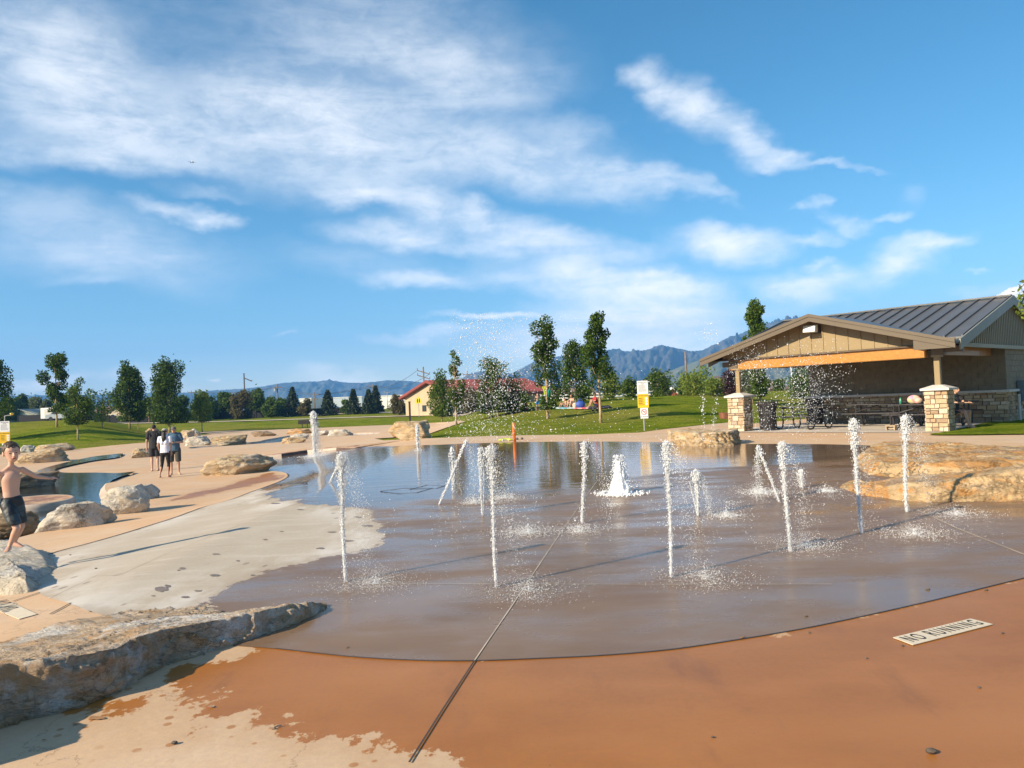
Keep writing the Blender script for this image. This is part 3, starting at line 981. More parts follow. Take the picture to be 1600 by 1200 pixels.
# ---------------------------------------------------------------- picnic pavilion
def m_stone_veneer():
    t = NT('stone_veneer')
    rv = t.n('ShaderNodeNewGeometry').outputs['Random Per Island']
    p = t.pos()
    cr = t.n('ShaderNodeValToRGB'); t.set(cr, 0, rv)
    e = cr.color_ramp; e.interpolation = 'CONSTANT'
    cols = [(0, (.52, .40, .25)), (.2, (.60, .49, .33)), (.38, (.43, .30, .185)), (.52, (.64, .54, .40)), (.66, (.36, .255, .165)), (.78, (.50, .37, .23)), (.9, (.40, .325, .25))]
    e.elements[0].position = 0; e.elements[0].color = (*cols[0][1], 1); e.elements[1].position = cols[1][0]; e.elements[1].color = (*cols[1][1], 1)
    for q, c in cols[2:]:
        x = e.elements.new(q); x.color = (*c, 1)
    n = t.noise(p, 14, 5, .65)
    c = t.mix(t.mr(n, .3, .7, .35, 0), cr.outputs[0], (.22, .15, .09))
    b = t.bsdf(Base_Color=c, Roughness=.85, Specular_IOR_Level=.2)
    t.set(b, 'Normal', t.bump(t.noise(p, 30, 5, .7), .6, .02))
    return t.end(b)
M['veneer'] = m_stone_veneer()
M['mortar'] = simple('mortar', (.26, .21, .155), .9, var=.15)
M['cap'] = simple('cast_stone', (.58, .56, .52), .75, var=.08, vscale=6, bump=.15)
M['ptan'] = simple('tan_paint', (.265, .195, .095), .55, var=.05, vscale=1.2)
M['pbrown'] = simple('brown_trim_paint', (.115, .088, .056), .5, var=.06, vscale=1.0)
M['pgreen'] = simple('olive_paint', (.285, .265, .19), .55, var=.06, vscale=1.0)
M['soffit'] = simple('soffit_boards', (.11, .08, .055), .7, var=.2, vscale=3)
M['metalroof'] = simple('standing_seam_metal', (.130, .128, .126), .42, .3, var=.10, vscale=.8)
M['cmu'] = simple('split_block', (.21, .18, .125), .85, var=.10, vscale=5, bump=.5, bscale=60, island=.07)
M['glulam'] = m_wood('orange_timber', (.47, .215, .028), (.35, .145, .016), math.atan2(UY, UX))
M['glulam2'] = m_wood('brown_timber', (.40, .20, .06), (.30, .14, .04), math.atan2(NY, NX))
M['lampbody'] = simple('lamp_housing', (.05, .045, .04), .4)
M['lampglass'] = simple('lamp_lens', (.75, .78, .76), .2)
M['bluebox'] = simple('blue_grey_enamel', (.14, .19, .22), .4)

def ashlar(mb, O, u, n, w, h, seed=0, t=.05, hr=(.09, .20), wr=(.13, .40)):
    r = random.Random(seed)
    O = Vector(O); u = Vector(u).normalized(); n = Vector(n).normalized()
    z = .012
    gpx = .014
    def stone(x0, x1, z0, z1):
        pr = t * r.uniform(.55, 1.15)
        j = lambda: r.uniform(-.008, .008)
        a = [(x0 + j(), z0 + j()), (x1 + j(), z0 + j()), (x1 + j(), z1 + j()), (x0 + j(), z1 + j())]
        back = [O + u * x + Vector((0, 0, zz)) for x, zz in a]
        cx, cz = (x0 + x1) / 2, (z0 + z1) / 2
        fr = [O + u * (x + (cx - x) * .05) + Vector((0, 0, zz + (cz - zz) * .07)) + n * (pr * r.uniform(.85, 1.1)) for x, zz in a]
        mb.add(back + fr, [(4, 5, 6, 7), (0, 1, 5, 4), (1, 2, 6, 5), (2, 3, 7, 6), (3, 0, 4, 7)])
    while z < h - .05:
        hh = min(r.uniform(*hr), h - .01 - z)
        if h - (z + hh) < .07: hh = h - .01 - z
        x = 0.0
        while x < w - .03:
            ww = min(r.uniform(*wr), w - x)
            if w - (x + ww) < .1: ww = w - x
            if hh > .15 and r.random() < .5:
                k = r.uniform(.4, .6)
                stone(x + gpx / 2, x + ww - gpx / 2, z, z + hh * k - gpx / 2)
                stone(x + gpx / 2, x + ww - gpx / 2, z + hh * k + gpx / 2, z + hh - gpx)
            else:
                stone(x + gpx / 2, x + ww - gpx / 2, z, z + hh - gpx)
            x += ww
        z += hh

U = Vector((UX, UY, 0)); NV = Vector((NX, NY, 0)); ax = (UX, UY)
FZ = DK + .012 + .0
W_ = 6.52
RID = 5.4                      # ridge distance back from the front line
ROOF = thing('picnic_pavilion', 'open picnic pavilion with grey metal roof, tan gable, orange timber beam and stone piers', 'pavilion', tuple(pv(3.26, 3, FZ)))

def slope_roof(mb, a0, a1, D0, z0, D1, z1, th, ribs=True, step=.46):
    """one roof plane between the eave (D0, z0) and the ridge (D1, z1)"""
    p = [pv(a0, D0, z0), pv(a1, D0, z0), pv(a1, D1, z1), pv(a0, D1, z1)]
    e = Vector((0, 0, th))
    mb.add(p + [q + e for q in p], [(3, 2, 1, 0), (4, 5, 6, 7), (0, 1, 5, 4), (1, 2, 6, 5), (2, 3, 7, 6), (3, 0, 4, 7)])
    if ribs:
        k = int((a1 - a0) / step)
        for i in range(k + 1):
            a = a0 + .02 + (a1 - a0 - .04) * i / k
            w = .016; hh = .055
            q = []
            for (D, z) in ((D0, z0), (D1, z1)):
                for da, dz in ((-w, th), (w, th), (w, th + hh), (-w, th + hh)):
                    q.append(pv(a + da, D, z + dz))
            mb.add(q, [(0, 1, 2, 3), (4, 7, 6, 5), (0, 4, 5, 1), (1, 5, 6, 2), (2, 6, 7, 3), (3, 7, 4, 0)])
A0, A1 = -.95, 7.2
ZE, ZR = 2.62, 4.20
rm = MB()
slope_roof(rm, A0, A1, .10, ZE + (ZR - ZE) * .35 / (RID + .25), RID, ZR, .06)
slope_roof(rm, A0, A1, 2 * RID + .25, ZE, RID, ZR, .06)
rm.box(pv((A0 + A1) / 2, RID, ZR + .10), (A1 - A0, .22, .05), ax)
roof = rm.build('roof', M['metalroof'], ROOF)
# rake boards and eave boards of the main roof
tm = MB()
for a in (A0 - .02, A1 + .02):
    s = 1 if a > 3 else -1
    for D0 in (-.32, 2 * RID + .32):
        q = [pv(a, D0, ZE - .24), pv(a, D0, ZE + .07), pv(a, RID, ZR + .09), pv(a, RID, ZR - .22)]
        tm.prism(q, U * (.045 * s))
tm.box(pv(3.25, 2 * RID + .28, ZE - .08), (A1 - A0, .04, .26), ax)
tm.build('rake_board', simple('rake_paint', (.215, .225, .20), .5, var=.05), ROOF)
# soffit under the main roof
sm = MB()
for D0 in (-.2, 2 * RID + .2):
    p = [pv(A0 + .03, D0, ZE - .03), pv(A1 - .03, D0, ZE - .03), pv(A1 - .03, RID, ZR - .03), pv(A0 + .03, RID, ZR - .03)]
    e = Vector((0, 0, -.03))
    sm.add(p + [q + e for q in p], [(3, 2, 1, 0), (4, 5, 6, 7), (0, 1, 5, 4), (1, 2, 6, 5), (2, 3, 7, 6), (3, 0, 4, 7)])
sm.build('soffit', M['soffit'], ROOF)

# the front cross gable
GA0, GA1, GC = -1.08, 7.24, 3.05
GD = -.72
ZG, ZGA = 2.60, 3.78
gm = MB()
def gz_at(a):
    return ZG + (ZGA - ZG) * (1 - abs(a - GC) / ((GC - GA0) if a < GC else (GA1 - GC)))
for a0, a1 in ((GA0, GC), (GA1, GC)):
    p = [pv(a0, GD + .02, ZG), pv(a1, GD + .02, ZGA), pv(a1, 3.0, ZGA), pv(a0, .05, ZG)]
    e = Vector((0, 0, .05))
    q = p + [v + e for v in p]
    f = [(3, 2, 1, 0), (4, 5, 6, 7), (0, 1, 5, 4), (1, 2, 6, 5), (2, 3, 7, 6), (3, 0, 4, 7)]
    gm.add(q, f)
gm.build('porch_roof', M['metalroof'], ROOF)
fm = MB()
for a0, a1 in ((GA0, GC), (GA1, GC)):
    fm.prism([pv(a0, GD - .03, ZG - .17), pv(a0, GD - .03, ZG + .03), pv(a1, GD - .03, ZGA + .03), pv(a1, GD - .03, ZGA - .17)], NV * .05)
    fm.prism([pv(a0, GD - .055, ZG - .02), pv(a0, GD - .055, ZG + .075), pv(a1, GD - .055, ZGA + .075), pv(a1, GD - .055, ZGA - .02)], NV * .03)
fm.box(pv(GA1 - .55, GD + .015, ZG - .02), (1.1, .045, .28), ax)
fm.build('fascia', M['pbrown'], ROOF)
# vertical boards of the gable
bm_ = MB()
lo = 2.56
D_ = -.12
pts = [pv(GA0 + .85, D_, lo), pv(GA1 - .85, D_, lo)]
aL, aR = GA0 + .55, GA1 - .55
poly = [pv(aL, D_, lo), pv(aR, D_, lo), pv(aR, D_, gz_at(aR) - .04), pv(GC, D_, ZGA - .04), pv(aL, D_, gz_at(aL) - .04)]
bm_.prism(poly, NV * .04)
a = aL + .12
while a < aR - .1:
    zt = gz_at(a) - .05
    if zt > lo + .02:
        bm_.box(pv(a, D_ - .012, (lo + zt) / 2), (.035, .028, zt - lo), ax)
    a += .40
bm_.build('gable_boards', M['ptan'], ROOF)
sb = MB()
for a0, a1 in ((GA0, GC), (GA1, GC)):
    p = [pv(a0, GD + .05, ZG - .02), pv(a1, GD + .05, ZGA - .02), pv(a1, D_, ZGA - .02), pv(a0, D_, ZG - .02)]
    sb.add(p + [v + Vector((0, 0, -.025)) for v in p], [(3, 2, 1, 0), (4, 5, 6, 7), (0, 1, 5, 4), (1, 2, 6, 5), (2, 3, 7, 6), (3, 0, 4, 7)])
sb.build('gable_soffit', M['pbrown'], ROOF)
# timber beams
mb = MB(); mb.box(pv(3.0, -.02, 2.39), (6.5, .17, .34), ax, .012); mb.build('front_beam', M['glulam'], ROOF)
mb = MB(); mb.box(pv(W_ + .02, 2.55, 2.42), (4.85, .15, .28), (NX, NY), .01); mb.build('side_beam', M['glulam2'], ROOF)
mb = MB(); mb.box(pv(.0, 2.55, 2.42), (4.85, .15, .28), (NX, NY), .01); mb.build('side_beam', M['glulam2'], ROOF)
mb = MB(); mb.box(pv(W_ + .06, -.02, 2.40), (.34, .24, .26), ax, .01); mb.box(pv(W_ + .46, -.02, 2.43), (.5, .16, .18), ax, .008); mb.build('beam_bracket', M['pbrown'], ROOF)
mb = MB(); mb.box(pv(-.12, -.02, 2.40), (.34, .24, .26), ax, .01); mb.box(pv(-.42, -.02, 2.43), (.3, .16, .18), ax, .008); mb.build('beam_bracket', M['pbrown'], ROOF)
for a in (0.0, W_):
    mb = MB(); mb.box(pv(a, 0, (1.30 + 2.27) / 2), (.155, .155, .97), ax, .008); mb.box(pv(a, 0, 2.245), (.26, .26, .05), ax); mb.build('post', M['ptan'], ROOF)
    pz = 1.20
    mb = MB(); mb.box(pv(a, 0, FZ + pz / 2 - .01), (.55, .55, pz), ax)
    pier = mb.build('stone_pier', M['mortar'], ROOF)
    mb = MB()
    hw = .275
    c = pv(a, 0, FZ)
    for k, (n_, u_) in enumerate(((-NV, U), (U, NV), (-U, -NV), (NV, -U))):
        ashlar(mb, c + n_ * hw - u_ * (hw + .03), u_, n_, .61, pz, seed=int(a) * 10 + k + 3, wr=(.12, .30), hr=(.08, .19))
    mb.build('stone_facing', M['veneer'], pier)
    mb = MB()
    for z0, h0, h1, zz in ((0, .39, .39, .06), (.06, .39, .12, .10)):
        lowr = [pv(a + sx * h0, sy * h0, FZ + pz + z0) for sx, sy in ((-1, -1), (1, -1), (1, 1), (-1, 1))]
        upr = [pv(a + sx * h1, sy * h1, FZ + pz + z0 + zz) for sx, sy in ((-1, -1), (1, -1), (1, 1), (-1, 1))]
        mb.add(lowr + upr, [(3, 2, 1, 0), (4, 5, 6, 7), (0, 1, 5, 4), (1, 2, 6, 5), (2, 3, 7, 6), (3, 0, 4, 7)])
    mb.build('pier_cap', M['cap'], pier)
# building block: CMU wall over stone wainscot
WD = 5.0
B0, B1 = .18, 6.95
mb = MB()
mb.box(pv((B0 + B1) / 2, WD + 2.6, 1.32), (B1 - B0, 5.0, 2.58), ax)
wall = mb.build('wall', M['mortar'], ROOF)
mb = MB()
def blocks(mb, O, u, n, w, z0, z1):
    bh = .2; k = 0; z = z0
    while z < z1 - .02:
        h = min(bh, z1 - z); x = 0 if k % 2 == 0 else -.2
        while x < w:
            x0, x1 = max(0, x), min(w, x + .4)
            if x1 - x0 > .02:
                c = O + u * ((x0 + x1) / 2) + n * .015 + Vector((0, 0, z + h / 2))
                mb.box(c, (x1 - x0 - .008, .05, h - .009), (u.x, u.y))
            x += .4
        z += h; k += 1
blocks(mb, pv(B0 - .03, WD + .1, 0), U, -NV, B1 - B0 + .06, 1.12, 2.60)
blocks(mb, pv(B1, WD + .07, 0), NV, U, 5.0, 1.12, 2.60)
blocks(mb, pv(B0, WD + .07, 0), NV, -U, 5.0, 1.12, 2.60)
mb.build('block_courses', M['cmu'], wall)
mb = MB()
ashlar(mb, pv(B0 - .05, WD + .09, FZ - .02), U, -NV, B1 - B0 + .10, 1.06, 77, .07)
ashlar(mb, pv(B1, WD + .05, FZ - .02), NV, U, 5.05, 1.06, 78, .07)
ashlar(mb, pv(B0, WD + 5.05, FZ - .02), -NV, -U, 5.05, 1.06, 79, .07)
mb.build('stone_wainscot', M['veneer'], wall)
mb = MB()
mb.box(pv((B0 + B1) / 2, WD + .04, 1.085), (B1 - B0 + .30, .30, .085), ax, .012)
mb.box(pv(B1 + .04, WD + 2.66, 1.085), (.22, 4.95, .084), ax, .012)
mb.build('ledge', M['cap'], wall)
# board and batten of the right end gable
mb = MB()
for a_, s in ((B1 + .10, 1), (B0 - .10, -1)):
    Dm0, Dm1 = 1.15, 2 * RID - .6
    zt = lambda D: ZR - .07 - (ZR - ZE) * abs(D - RID) / (RID + .25)
    lo2 = 2.60
    q = [pv(a_, Dm0, lo2), pv(a_, Dm1, lo2), pv(a_, Dm1, zt(Dm1)), pv(a_, RID, zt(RID)), pv(a_, Dm0, zt(Dm0))]
    mb.prism(q, U * (-.04 * s))
    D = Dm0 + .1
    while D < Dm1:
        zz = zt(D) - .01
        if zz - lo2 > .03:
            mb.box(pv(a_ + .014 * s, D, (lo2 + zz) / 2), (.03, .05, zz - lo2), ax)
        D += .2
    mb.box(pv(a_ + .02 * s, (Dm0 + Dm1) / 2 - .3, lo2 - .05), (.06, Dm1 - Dm0 + 1.0, .12), ax)
mb.build('end_gable_boards', M['pgreen'], ROOF)
# floodlight on the gable
mb = MB(); mb.box(pv(GC - .02, D_ - .05, 3.36), (.22, .10, .24), ax, .01); mb.tube([pv(GC, D_ - .08, 3.36), pv(GC - .02, D_ - .22, 3.42)], .03)
fl_ = mb.build('floodlight', M['lampbody'], ROOF)
mb = MB()
c = pv(GC - .12, D_ - .30, 3.40)
hd = [c + U * x - NV * y + Vector((0, 0, z)) for x, y, z in ((-.20, .12, -.11), (.20, .12, -.11), (.20, -.10, -.13), (-.20, -.10, -.13), (-.20, .06, .10), (.20, .06, .10), (.20, -.12, .12), (-.20, -.12, .12))]
mb.add(hd, [(3, 2, 1, 0), (4, 5, 6, 7), (0, 1, 5, 4), (1, 2, 6, 5), (2, 3, 7, 6), (3, 0, 4, 7)])
mb.build('floodlight_head', M['lampglass'], fl_)
# electrical cabinet and conduit on the end wall
mb = MB(); mb.box(pv(B1 + .17, WD + 1.45, 1.05), (.22, .55, .72), ax, .015); mb.build('utility_box', M['bluebox'], ROOF)
mb = MB(); mb.tube([pv(B1 + .16, WD + .95, FZ), pv(B1 + .16, WD + .95, .95)], .045, 10); mb.build('conduit', M['cap'], ROOF)

# ---- things under the pavilion
M['black'] = simple('black_coated_steel', (.025, .023, .024), .45, var=.3, vscale=8)
M['blackmesh'] = simple('black_slat_steel', (.045, .042, .044), .5, var=.3, vscale=10)
def picnic_table(label, a, D, rot, group='picnic tables under the pavilion'):
    c = pv(a, D, FZ + .008)
    T = thing('picnic_table', label, 'picnic table', tuple(c), group)
    ca, sa = math.cos(rot), math.sin(rot)
    e1 = (U * ca + NV * sa); e2 = (NV * ca - U * sa)
    P = lambda x, y, z: c + e1 * x + e2 * y + Vector((0, 0, z))
    L = 1.85
    mb = MB()
    for i in range(7):
        mb.box(P(0, -.33 + .11 * i, .755), (L, .085, .03), (e1.x, e1.y), .006)
    for x in (-.6, .6): mb.box(P(x, 0, .725), (.05, .72, .03), (e1.x, e1.y))
    mb.build('tabletop', M['blackmesh'], T)
    for s in (-1, 1):
        mb = MB()
        for i in range(3):
            mb.box(P(0, s * (.62 + .095 * i), .455), (L, .075, .03), (e1.x, e1.y), .006)
        for x in (-.6, .6): mb.box(P(x, s * .715, .43), (.04, .26, .025), (e1.x, e1.y))
        mb.build('bench_seat', M['blackmesh'], T)
    for x in (-.62, .62):
        mb = MB()
        pts = []
        for s in (-1, 1):
            mb.tube([P(x, s * .28, .72), P(x, s * .30, .25), P(x, s * .33, .10), P(x, s * .42, .03), P(x, s * .62, .025), P(x, s * .70, .09), P(x, s * .715, .43)], .028, 8)
        mb.tube([P(x, -.31, .40), P(x, .31, .40)], .022, 8)
        mb.tube([P(x, -.3, .5), P(0, 0, .70)], .018, 6)
        mb.build('leg_frame', M['black'], T)
    return T
picnic_table('black picnic table nearest the left stone pier, its bench end toward the pad', 1.75, 1.2, R(-8))
picnic_table('black picnic table in the dim middle of the pavilion, in front of the stone wainscot', 3.55, 3.0, R(5))
picnic_table('black picnic table beside the right stone pier with a bright bag on it', 5.6, 1.4, R(-5))
picnic_table('black picnic table deepest in the shade, by the back wall on the right', 5.6, 3.4, R(4))

def trash_can(label, a, D):
    c = pv(a, D, FZ + .01)
    T = thing('trash_can', label, 'trash can', tuple(c), 'black slatted trash cans at the pavilion')
    mb = MB(); n = 30
    for i in range(n):
        th = 2 * math.pi * i / n
        e = Vector((math.cos(th), math.sin(th), 0)); s_ = Vector((-e.y, e.x, 0))
        q = []
        for r_, z in ((.27, .05), (.30, .70), (.37, .98)):
            for sgn in (-1, 1):
                q.append(c + e * r_ + s_ * (sgn * .022 * r_ / .28) + Vector((0, 0, z)))
        q2 = [v - e * .008 for v in q]
        mb.add(q + q2, [(0, 1, 3, 2), (2, 3, 5, 4), (7, 6, 8, 9), (9, 8, 10, 11), (0, 2, 8, 6), (1, 7, 9, 3), (2, 4, 10, 8), (3, 9, 11, 5)])
    mb.build('slats', M['black'], T)
    for r_, z in ((.272, .06), (.283, .38), (.302, .70), (.372, .98)):
        mb = MB()
        mb.tube([c + Vector((r_ * math.cos(t), r_ * math.sin(t), z)) for t in np.linspace(0, 2 * math.pi, 33)], .013, 6, False)
        mb.build('hoop', M['black'], T)
    mb = MB(); mb.tube([c + Vector((0, 0, .03)), c + Vector((0, 0, .88))], [.25, .28], 24); mb.build('liner', M['lampbody'], T)
trash_can('black slatted trash can close beside the left stone pier', .85, .35)
trash_can('black slatted trash can farther back under the pavilion, left of the stone wainscot', .75, 4.2)

# bag, bottle, wooden box on the right table
c = pv(5.42, 1.15, FZ + .78)
mb = MB(); mb.ball(c + Vector((0, 0, .14)), .17, 14, 8, (1.25, .7, .85)); mb.ball(c + U * .13 + Vector((0, 0, .10)), .12, 12, 7, (1.1, .8, .85))
def m_bag():
    t = NT('printed_bag'); p = t.pos(); v = t.vor(p, 7, 'F1', 1)
    hs = t.n('ShaderNodeHueSaturation'); t.set(hs, 'Color', v); t.set(hs, 'Saturation', .9)
    c_ = t.mix(.62, hs.outputs[0], (.80, .36, .22))
    return t.end(t.bsdf(Base_Color=c_, Roughness=.6))
tag(mb.build('beach_bag', m_bag(), smooth=True, loc=tuple(c)), 'pink and orange patterned bag on the picnic table by the right pier', 'bag')
c = pv(4.98, 1.25, FZ + .785)
mb = MB(); mb.tube([c, c + Vector((0, 0, .13)), c + Vector((0, 0, .17)), c + Vector((0, 0, .21))], [.04, .04, .018, .018], 12)
tag(mb.build('bottle', simple('green_plastic', (.05, .32, .20), .3), smooth=True, loc=tuple(c)), 'small green bottle standing left of the bright bag on the table', 'bottle')
c = pv(5.0, .35, FZ + .012)
mb = MB(); mb.box(c + Vector((0, 0, .13)), (.30, .24, .03), ax); 
for dx in (-.12, .12): mb.box(c + U * dx + Vector((0, 0, .058)), (.03, .22, .11), ax)
mb.box(c + Vector((0, 0, .06)), (.2, .02, .06), ax)
tag(mb.build('step_stool', simple('pale_wood', (.42, .32, .20), .6), loc=tuple(c)), 'little tan wooden step stool on the floor under the right picnic table', 'stool')
c = gp(1133, 654.5)
mb = MB(); mb.tube([c + Vector((0, 0, -.02)), c + Vector((0, 0, .28)), c + Vector((0, 0, .30))], [.26, .30, .30], 20); mb.tube([c + Vector((-.3, 0, .3)), c + Vector((.3, 0, .3))], .02)
mb.tube([c + Vector((-.18, -.1, .3)), c + Vector((-.18, -.1, .44))], .02)
tag(mb.build('fire_pit', simple('rusty_steel', (.20, .075, .04), .7, var=.3, vscale=8), loc=tuple(c)), 'small rust-brown metal fire pit on the grass left of the pavilion pier', 'fire pit')
# ---------------------------------------------------------------- trees and bushes
LEAF = {
 'dark': leafmat('dark_leaves', (.022, .050, .008), (.095, .155, .020), .28),
 'mid': leafmat('green_leaves', (.036, .072, .010), (.115, .175, .024), .3),
 'light': leafmat('light_leaves', (.10, .155, .02), (.24, .29, .05)),
 'yellow': leafmat('yellow_green_leaves', (.18, .22, .02), (.34, .36, .05)),
 'purple': leafmat('purple_leaves', (.028, .014, .018), (.07, .03, .035), .2),
 'brownish': leafmat('brownish_leaves', (.075, .065, .030), (.15, .13, .05)),
 'red': leafmat('red_leaves', (.13, .045, .03), (.22, .09, .05)),
 'needle': leafmat('spruce_needles', (.018, .034, .016), (.055, .080, .038), .15),
 'grey': leafmat('grey_green_leaves', (.07, .095, .045), (.16, .19, .09)),
}
def leaf_faces(C, size, rs, up=.35, aspect=.55):
    """C: leaf centres (n,3) -> two-triangle folded leaves, vertices and quads"""
    n = len(C)
    d = rs.normal(0, 1, (n, 3)); d[:, 2] -= .25; d /= np.linalg.norm(d, axis=1)[:, None]
    e = rs.normal(0, 1, (n, 3)); e[:, 2] *= .6
    e -= d * (e * d).sum(1)[:, None]; e /= np.linalg.norm(e, axis=1)[:, None] + 1e-9
    sz = size * rs.uniform(.6, 1.35, n)[:, None]
    a = C - d * sz * .5; b = C + e * sz * aspect * .5; c = C + d * sz * .5; f = C - e * sz * aspect * .5
    V = np.stack([a, b, c, f], 1).reshape(-1, 3)
    return V

PROF = {
 'column': lambda t: .55 + .45 * np.sin(np.pi * np.clip(t * .85 + .12, 0, 1)) - .30 * np.clip((t - .75) / .25, 0, 1),
 'oval': lambda t: np.sin(np.pi * np.clip(t * .9 + .09, 0, 1)) ** .6,
 'egg': lambda t: np.sin(np.pi * np.clip(t, 0, 1) ** .72) ** .7 * .98 + .04,
 'flame': lambda t: np.clip(np.sin(np.pi * np.clip(t, 0, 1) ** .6), 0, 1) ** .8 + .10,
 'vase': lambda t: .35 + .65 * np.sin(np.pi * np.clip(t * .75 + .05, 0, 1)),
}
TN = [0]
def tree(name, label, base, px_or_m, leaf='dark', shape='oval', dens=1.0, lsize=.15, trunk='trunk_tan', group=None, seed=None, lean=0.0, lumps=None, trunk_r=None, gap=.25, cat='tree', sparse_top=0.0):
    """base: ground point; px_or_m = (height, crown bottom height, crown width) in metres"""
    TN[0] += 1
    sd = seed if seed is not None else TN[0]
    rs = np.random.RandomState(sd * 31 + 3); rr = random.Random(sd * 17 + 1)
    Hh, cb, cw = px_or_m
    cb = max(.12, cb - .13 * (Hh - cb)); cw *= .98
    base = Vector(base)
    T = thing(name, label, cat, tuple(base), group)
    ch = Hh - cb; r = cw / 2
    # clumps set through the crown, none in some gaps
    nl = lumps or int(22 + 22 * dens)
    t = rs.uniform(0.0, 1, nl) ** 1.08; an = rs.uniform(0, 2 * np.pi, nl)
    pr = np.maximum(PROF[shape](t), .66 * (1 - t / .3))
    rad = r * pr * np.sqrt(rs.uniform(.10, 1, nl)) * (1 - .12)
    CX = np.column_stack([rad * np.cos(an), rad * np.sin(an), cb + t * ch * .96])
    wob = rs.normal(0, .15 * r, (nl, 3)); CX += wob
    cl_r = r * rs.uniform(.30, .56, nl) * (1 - sparse_top * t)
    nleaf = int(5600 * dens * max(.5, min(1.6, ch * cw / 9.0)))
    wgt = cl_r ** 2; wgt /= wgt.sum()
    idx = rs.choice(nl, nleaf, p=wgt)
    dd = rs.normal(0, 1, (nleaf, 3)); dd /= np.linalg.norm(dd, axis=1)[:, None]
    rad3 = rs.uniform(.15, 1, nleaf) ** .5
    C = CX[idx] + dd * (cl_r[idx] * rad3)[:, None] * np.array([1, 1, 1.15])
    # stray sprigs
    k = rs.uniform(size=nleaf) < .05
    C[k] += rs.normal(0, .16 * r, (k.sum(), 3))
    C[:, 2] = np.maximum(C[:, 2], cb * .93)
    C[:, 0] += lean * C[:, 2]
    V = leaf_faces(C, lsize, rs) + np.array(base)
    Fq = np.arange(len(V)).reshape(-1, 4)
    obj('crown', V, Fq, LEAF[leaf], T)
    # trunk with limbs
    mb = MB()
    tr = trunk_r or max(.04, Hh * .0125)
    pts = []
    for i in range(7):
        z = -.1 + (cb + ch * .75 + .1) * i / 6
        pts.append(base + Vector((lean * z + rr.gauss(0, .01) * Hh * .3 * (i > 0), rr.gauss(0, .01) * Hh * .3 * (i > 0), z)))
    mb.tube(pts, [tr * (1.35 if i == 0 else 1.1 - .85 * (i / 6)) for i in range(7)], 8)
    for i in range(min(nl, 16)):
        c = Vector(CX[i]); c.x += lean * c.z
        zt = max(cb * .85, c.z - .35 * ch * rr.uniform(.4, 1))
        s = base + Vector((lean * zt, 0, zt))
        mb.tube([s, s.lerp(base + c, .5) + Vector((0, 0, -.05 * ch)), base + c], [tr * .45, tr * .28, tr * .1], 5)
    mb.build('trunk', M[trunk], T, smooth=True)
    return T

def px_tree(name, label, bx, by, ytop, x0, x1, ycb, depth=None, **kw):
    p = gp(bx, by) if depth is None else at(bx, by, depth)
    if depth is not None: p.z = gz(p.x, p.y)
    d = depth_of(p); k = d / F
    # heights above the base, measured up the photograph
    up = (by - ytop) * k; cbm = (by - ycb) * k; w = (x1 - x0) * k
    if depth is not None:
        zt = at(bx, ytop, depth).z - p.z; zc = at(bx, ycb, depth).z - p.z
        up, cbm = zt, max(.15, zc)
    lean = -((x0 + x1) / 2 - bx) * 0
    ls = 1.15 * (kw.pop('lsize', None) or max(.13, 3.1 * k))
    return tree(name, label, p, (up, cbm, w), lsize=ls, **kw)

GR = 'young trees on the lawns'
px_tree('tree', 'tall ragged two-lobed tree on top of the left lawn mound', 89, 668, 549, 69, 110, 630, leaf='dark', shape='column', group=GR, gap=.4, lumps=22, dens=.85)
px_tree('tree', 'short oval dark tree standing alone low on the left lawn mound', 122, 688, 594, 106, 146, 653, leaf='mid', shape='egg', group=GR, dens=1.1)
px_tree('tree', 'broad dark round-topped tree left of the standing group', 203, 671, 571, 183, 234, 646, leaf='dark', shape='egg', group=GR, dens=1.3)
px_tree('tree', 'full dark green tree rising behind the standing group', 265, 680, 562, 236, 291, 648, leaf='dark', shape='egg', group=GR, dens=1.35)
px_tree('tree', 'dark tree cut by the left edge of the picture', -16, 690, 560, -50, 17, 655, leaf='dark', shape='egg', group=GR, dens=1.2)
px_tree('sapling', 'thin light green sapling between the short oval tree and the broad dark tree', 160, 668, 611, 147, 181, 652, leaf='light', shape='vase', group=GR, dens=.35)
px_tree('sapling', 'tiny drooping sapling left of the man in black', 216, 673, 640, 206, 229, 655, leaf='grey', shape='oval', group=GR, dens=.35, lumps=12)
px_tree('sapling', 'small yellowish sapling behind the man in black', 233, 661, 622, 221, 245, 645, leaf='light', shape='oval', group=GR, dens=.5)
px_tree('sapling', 'light green sapling right of the standing group, near the grass patch', 316, 675, 614, 299, 332, 652, leaf='light', shape='oval', group=GR, dens=.55)
px_tree('sapling', 'slim sapling on the far lawn behind the light green one', 309, 660, 628, 300, 318, 648, leaf='light', shape='oval', group=GR, dens=.4)
px_tree('tree', 'slender tall tree with thin ragged top, left of the water spray', 713, 664, 547, 699, 729, 626, leaf='mid', shape='flame', group=GR, dens=.7, lumps=20)
px_tree('tree', 'low leafy tree in front of the red-roofed building, left of the slender one', 691, 660, 590, 670, 713, 642, leaf='mid', shape='egg', group=GR, dens=.9)
px_tree('tree', 'oval tree standing in the middle of the water spray', 768, 652, 556, 749, 796, 634, leaf='mid', shape='oval', group=GR, dens=1.0)
px_tree('sapling', 'thin trunk sapling just right of the tree in the spray', 778, 651, 600, 768, 792, 634, leaf='mid', shape='oval', group=GR, dens=.4)
px_tree('tree', 'round low tree in front of the right end of the red roof', 802, 645, 596, 786, 838, 638, leaf='mid', shape='oval', group=GR, dens=1.1)
px_tree('tree', 'tall pointed dark tree with a thin leader, left of the three on the mound', 856, 653, 497, 837, 883, 622, leaf='dark', shape='egg', group=GR, dens=1.5, lean=.0, lsize=.12, lumps=34)
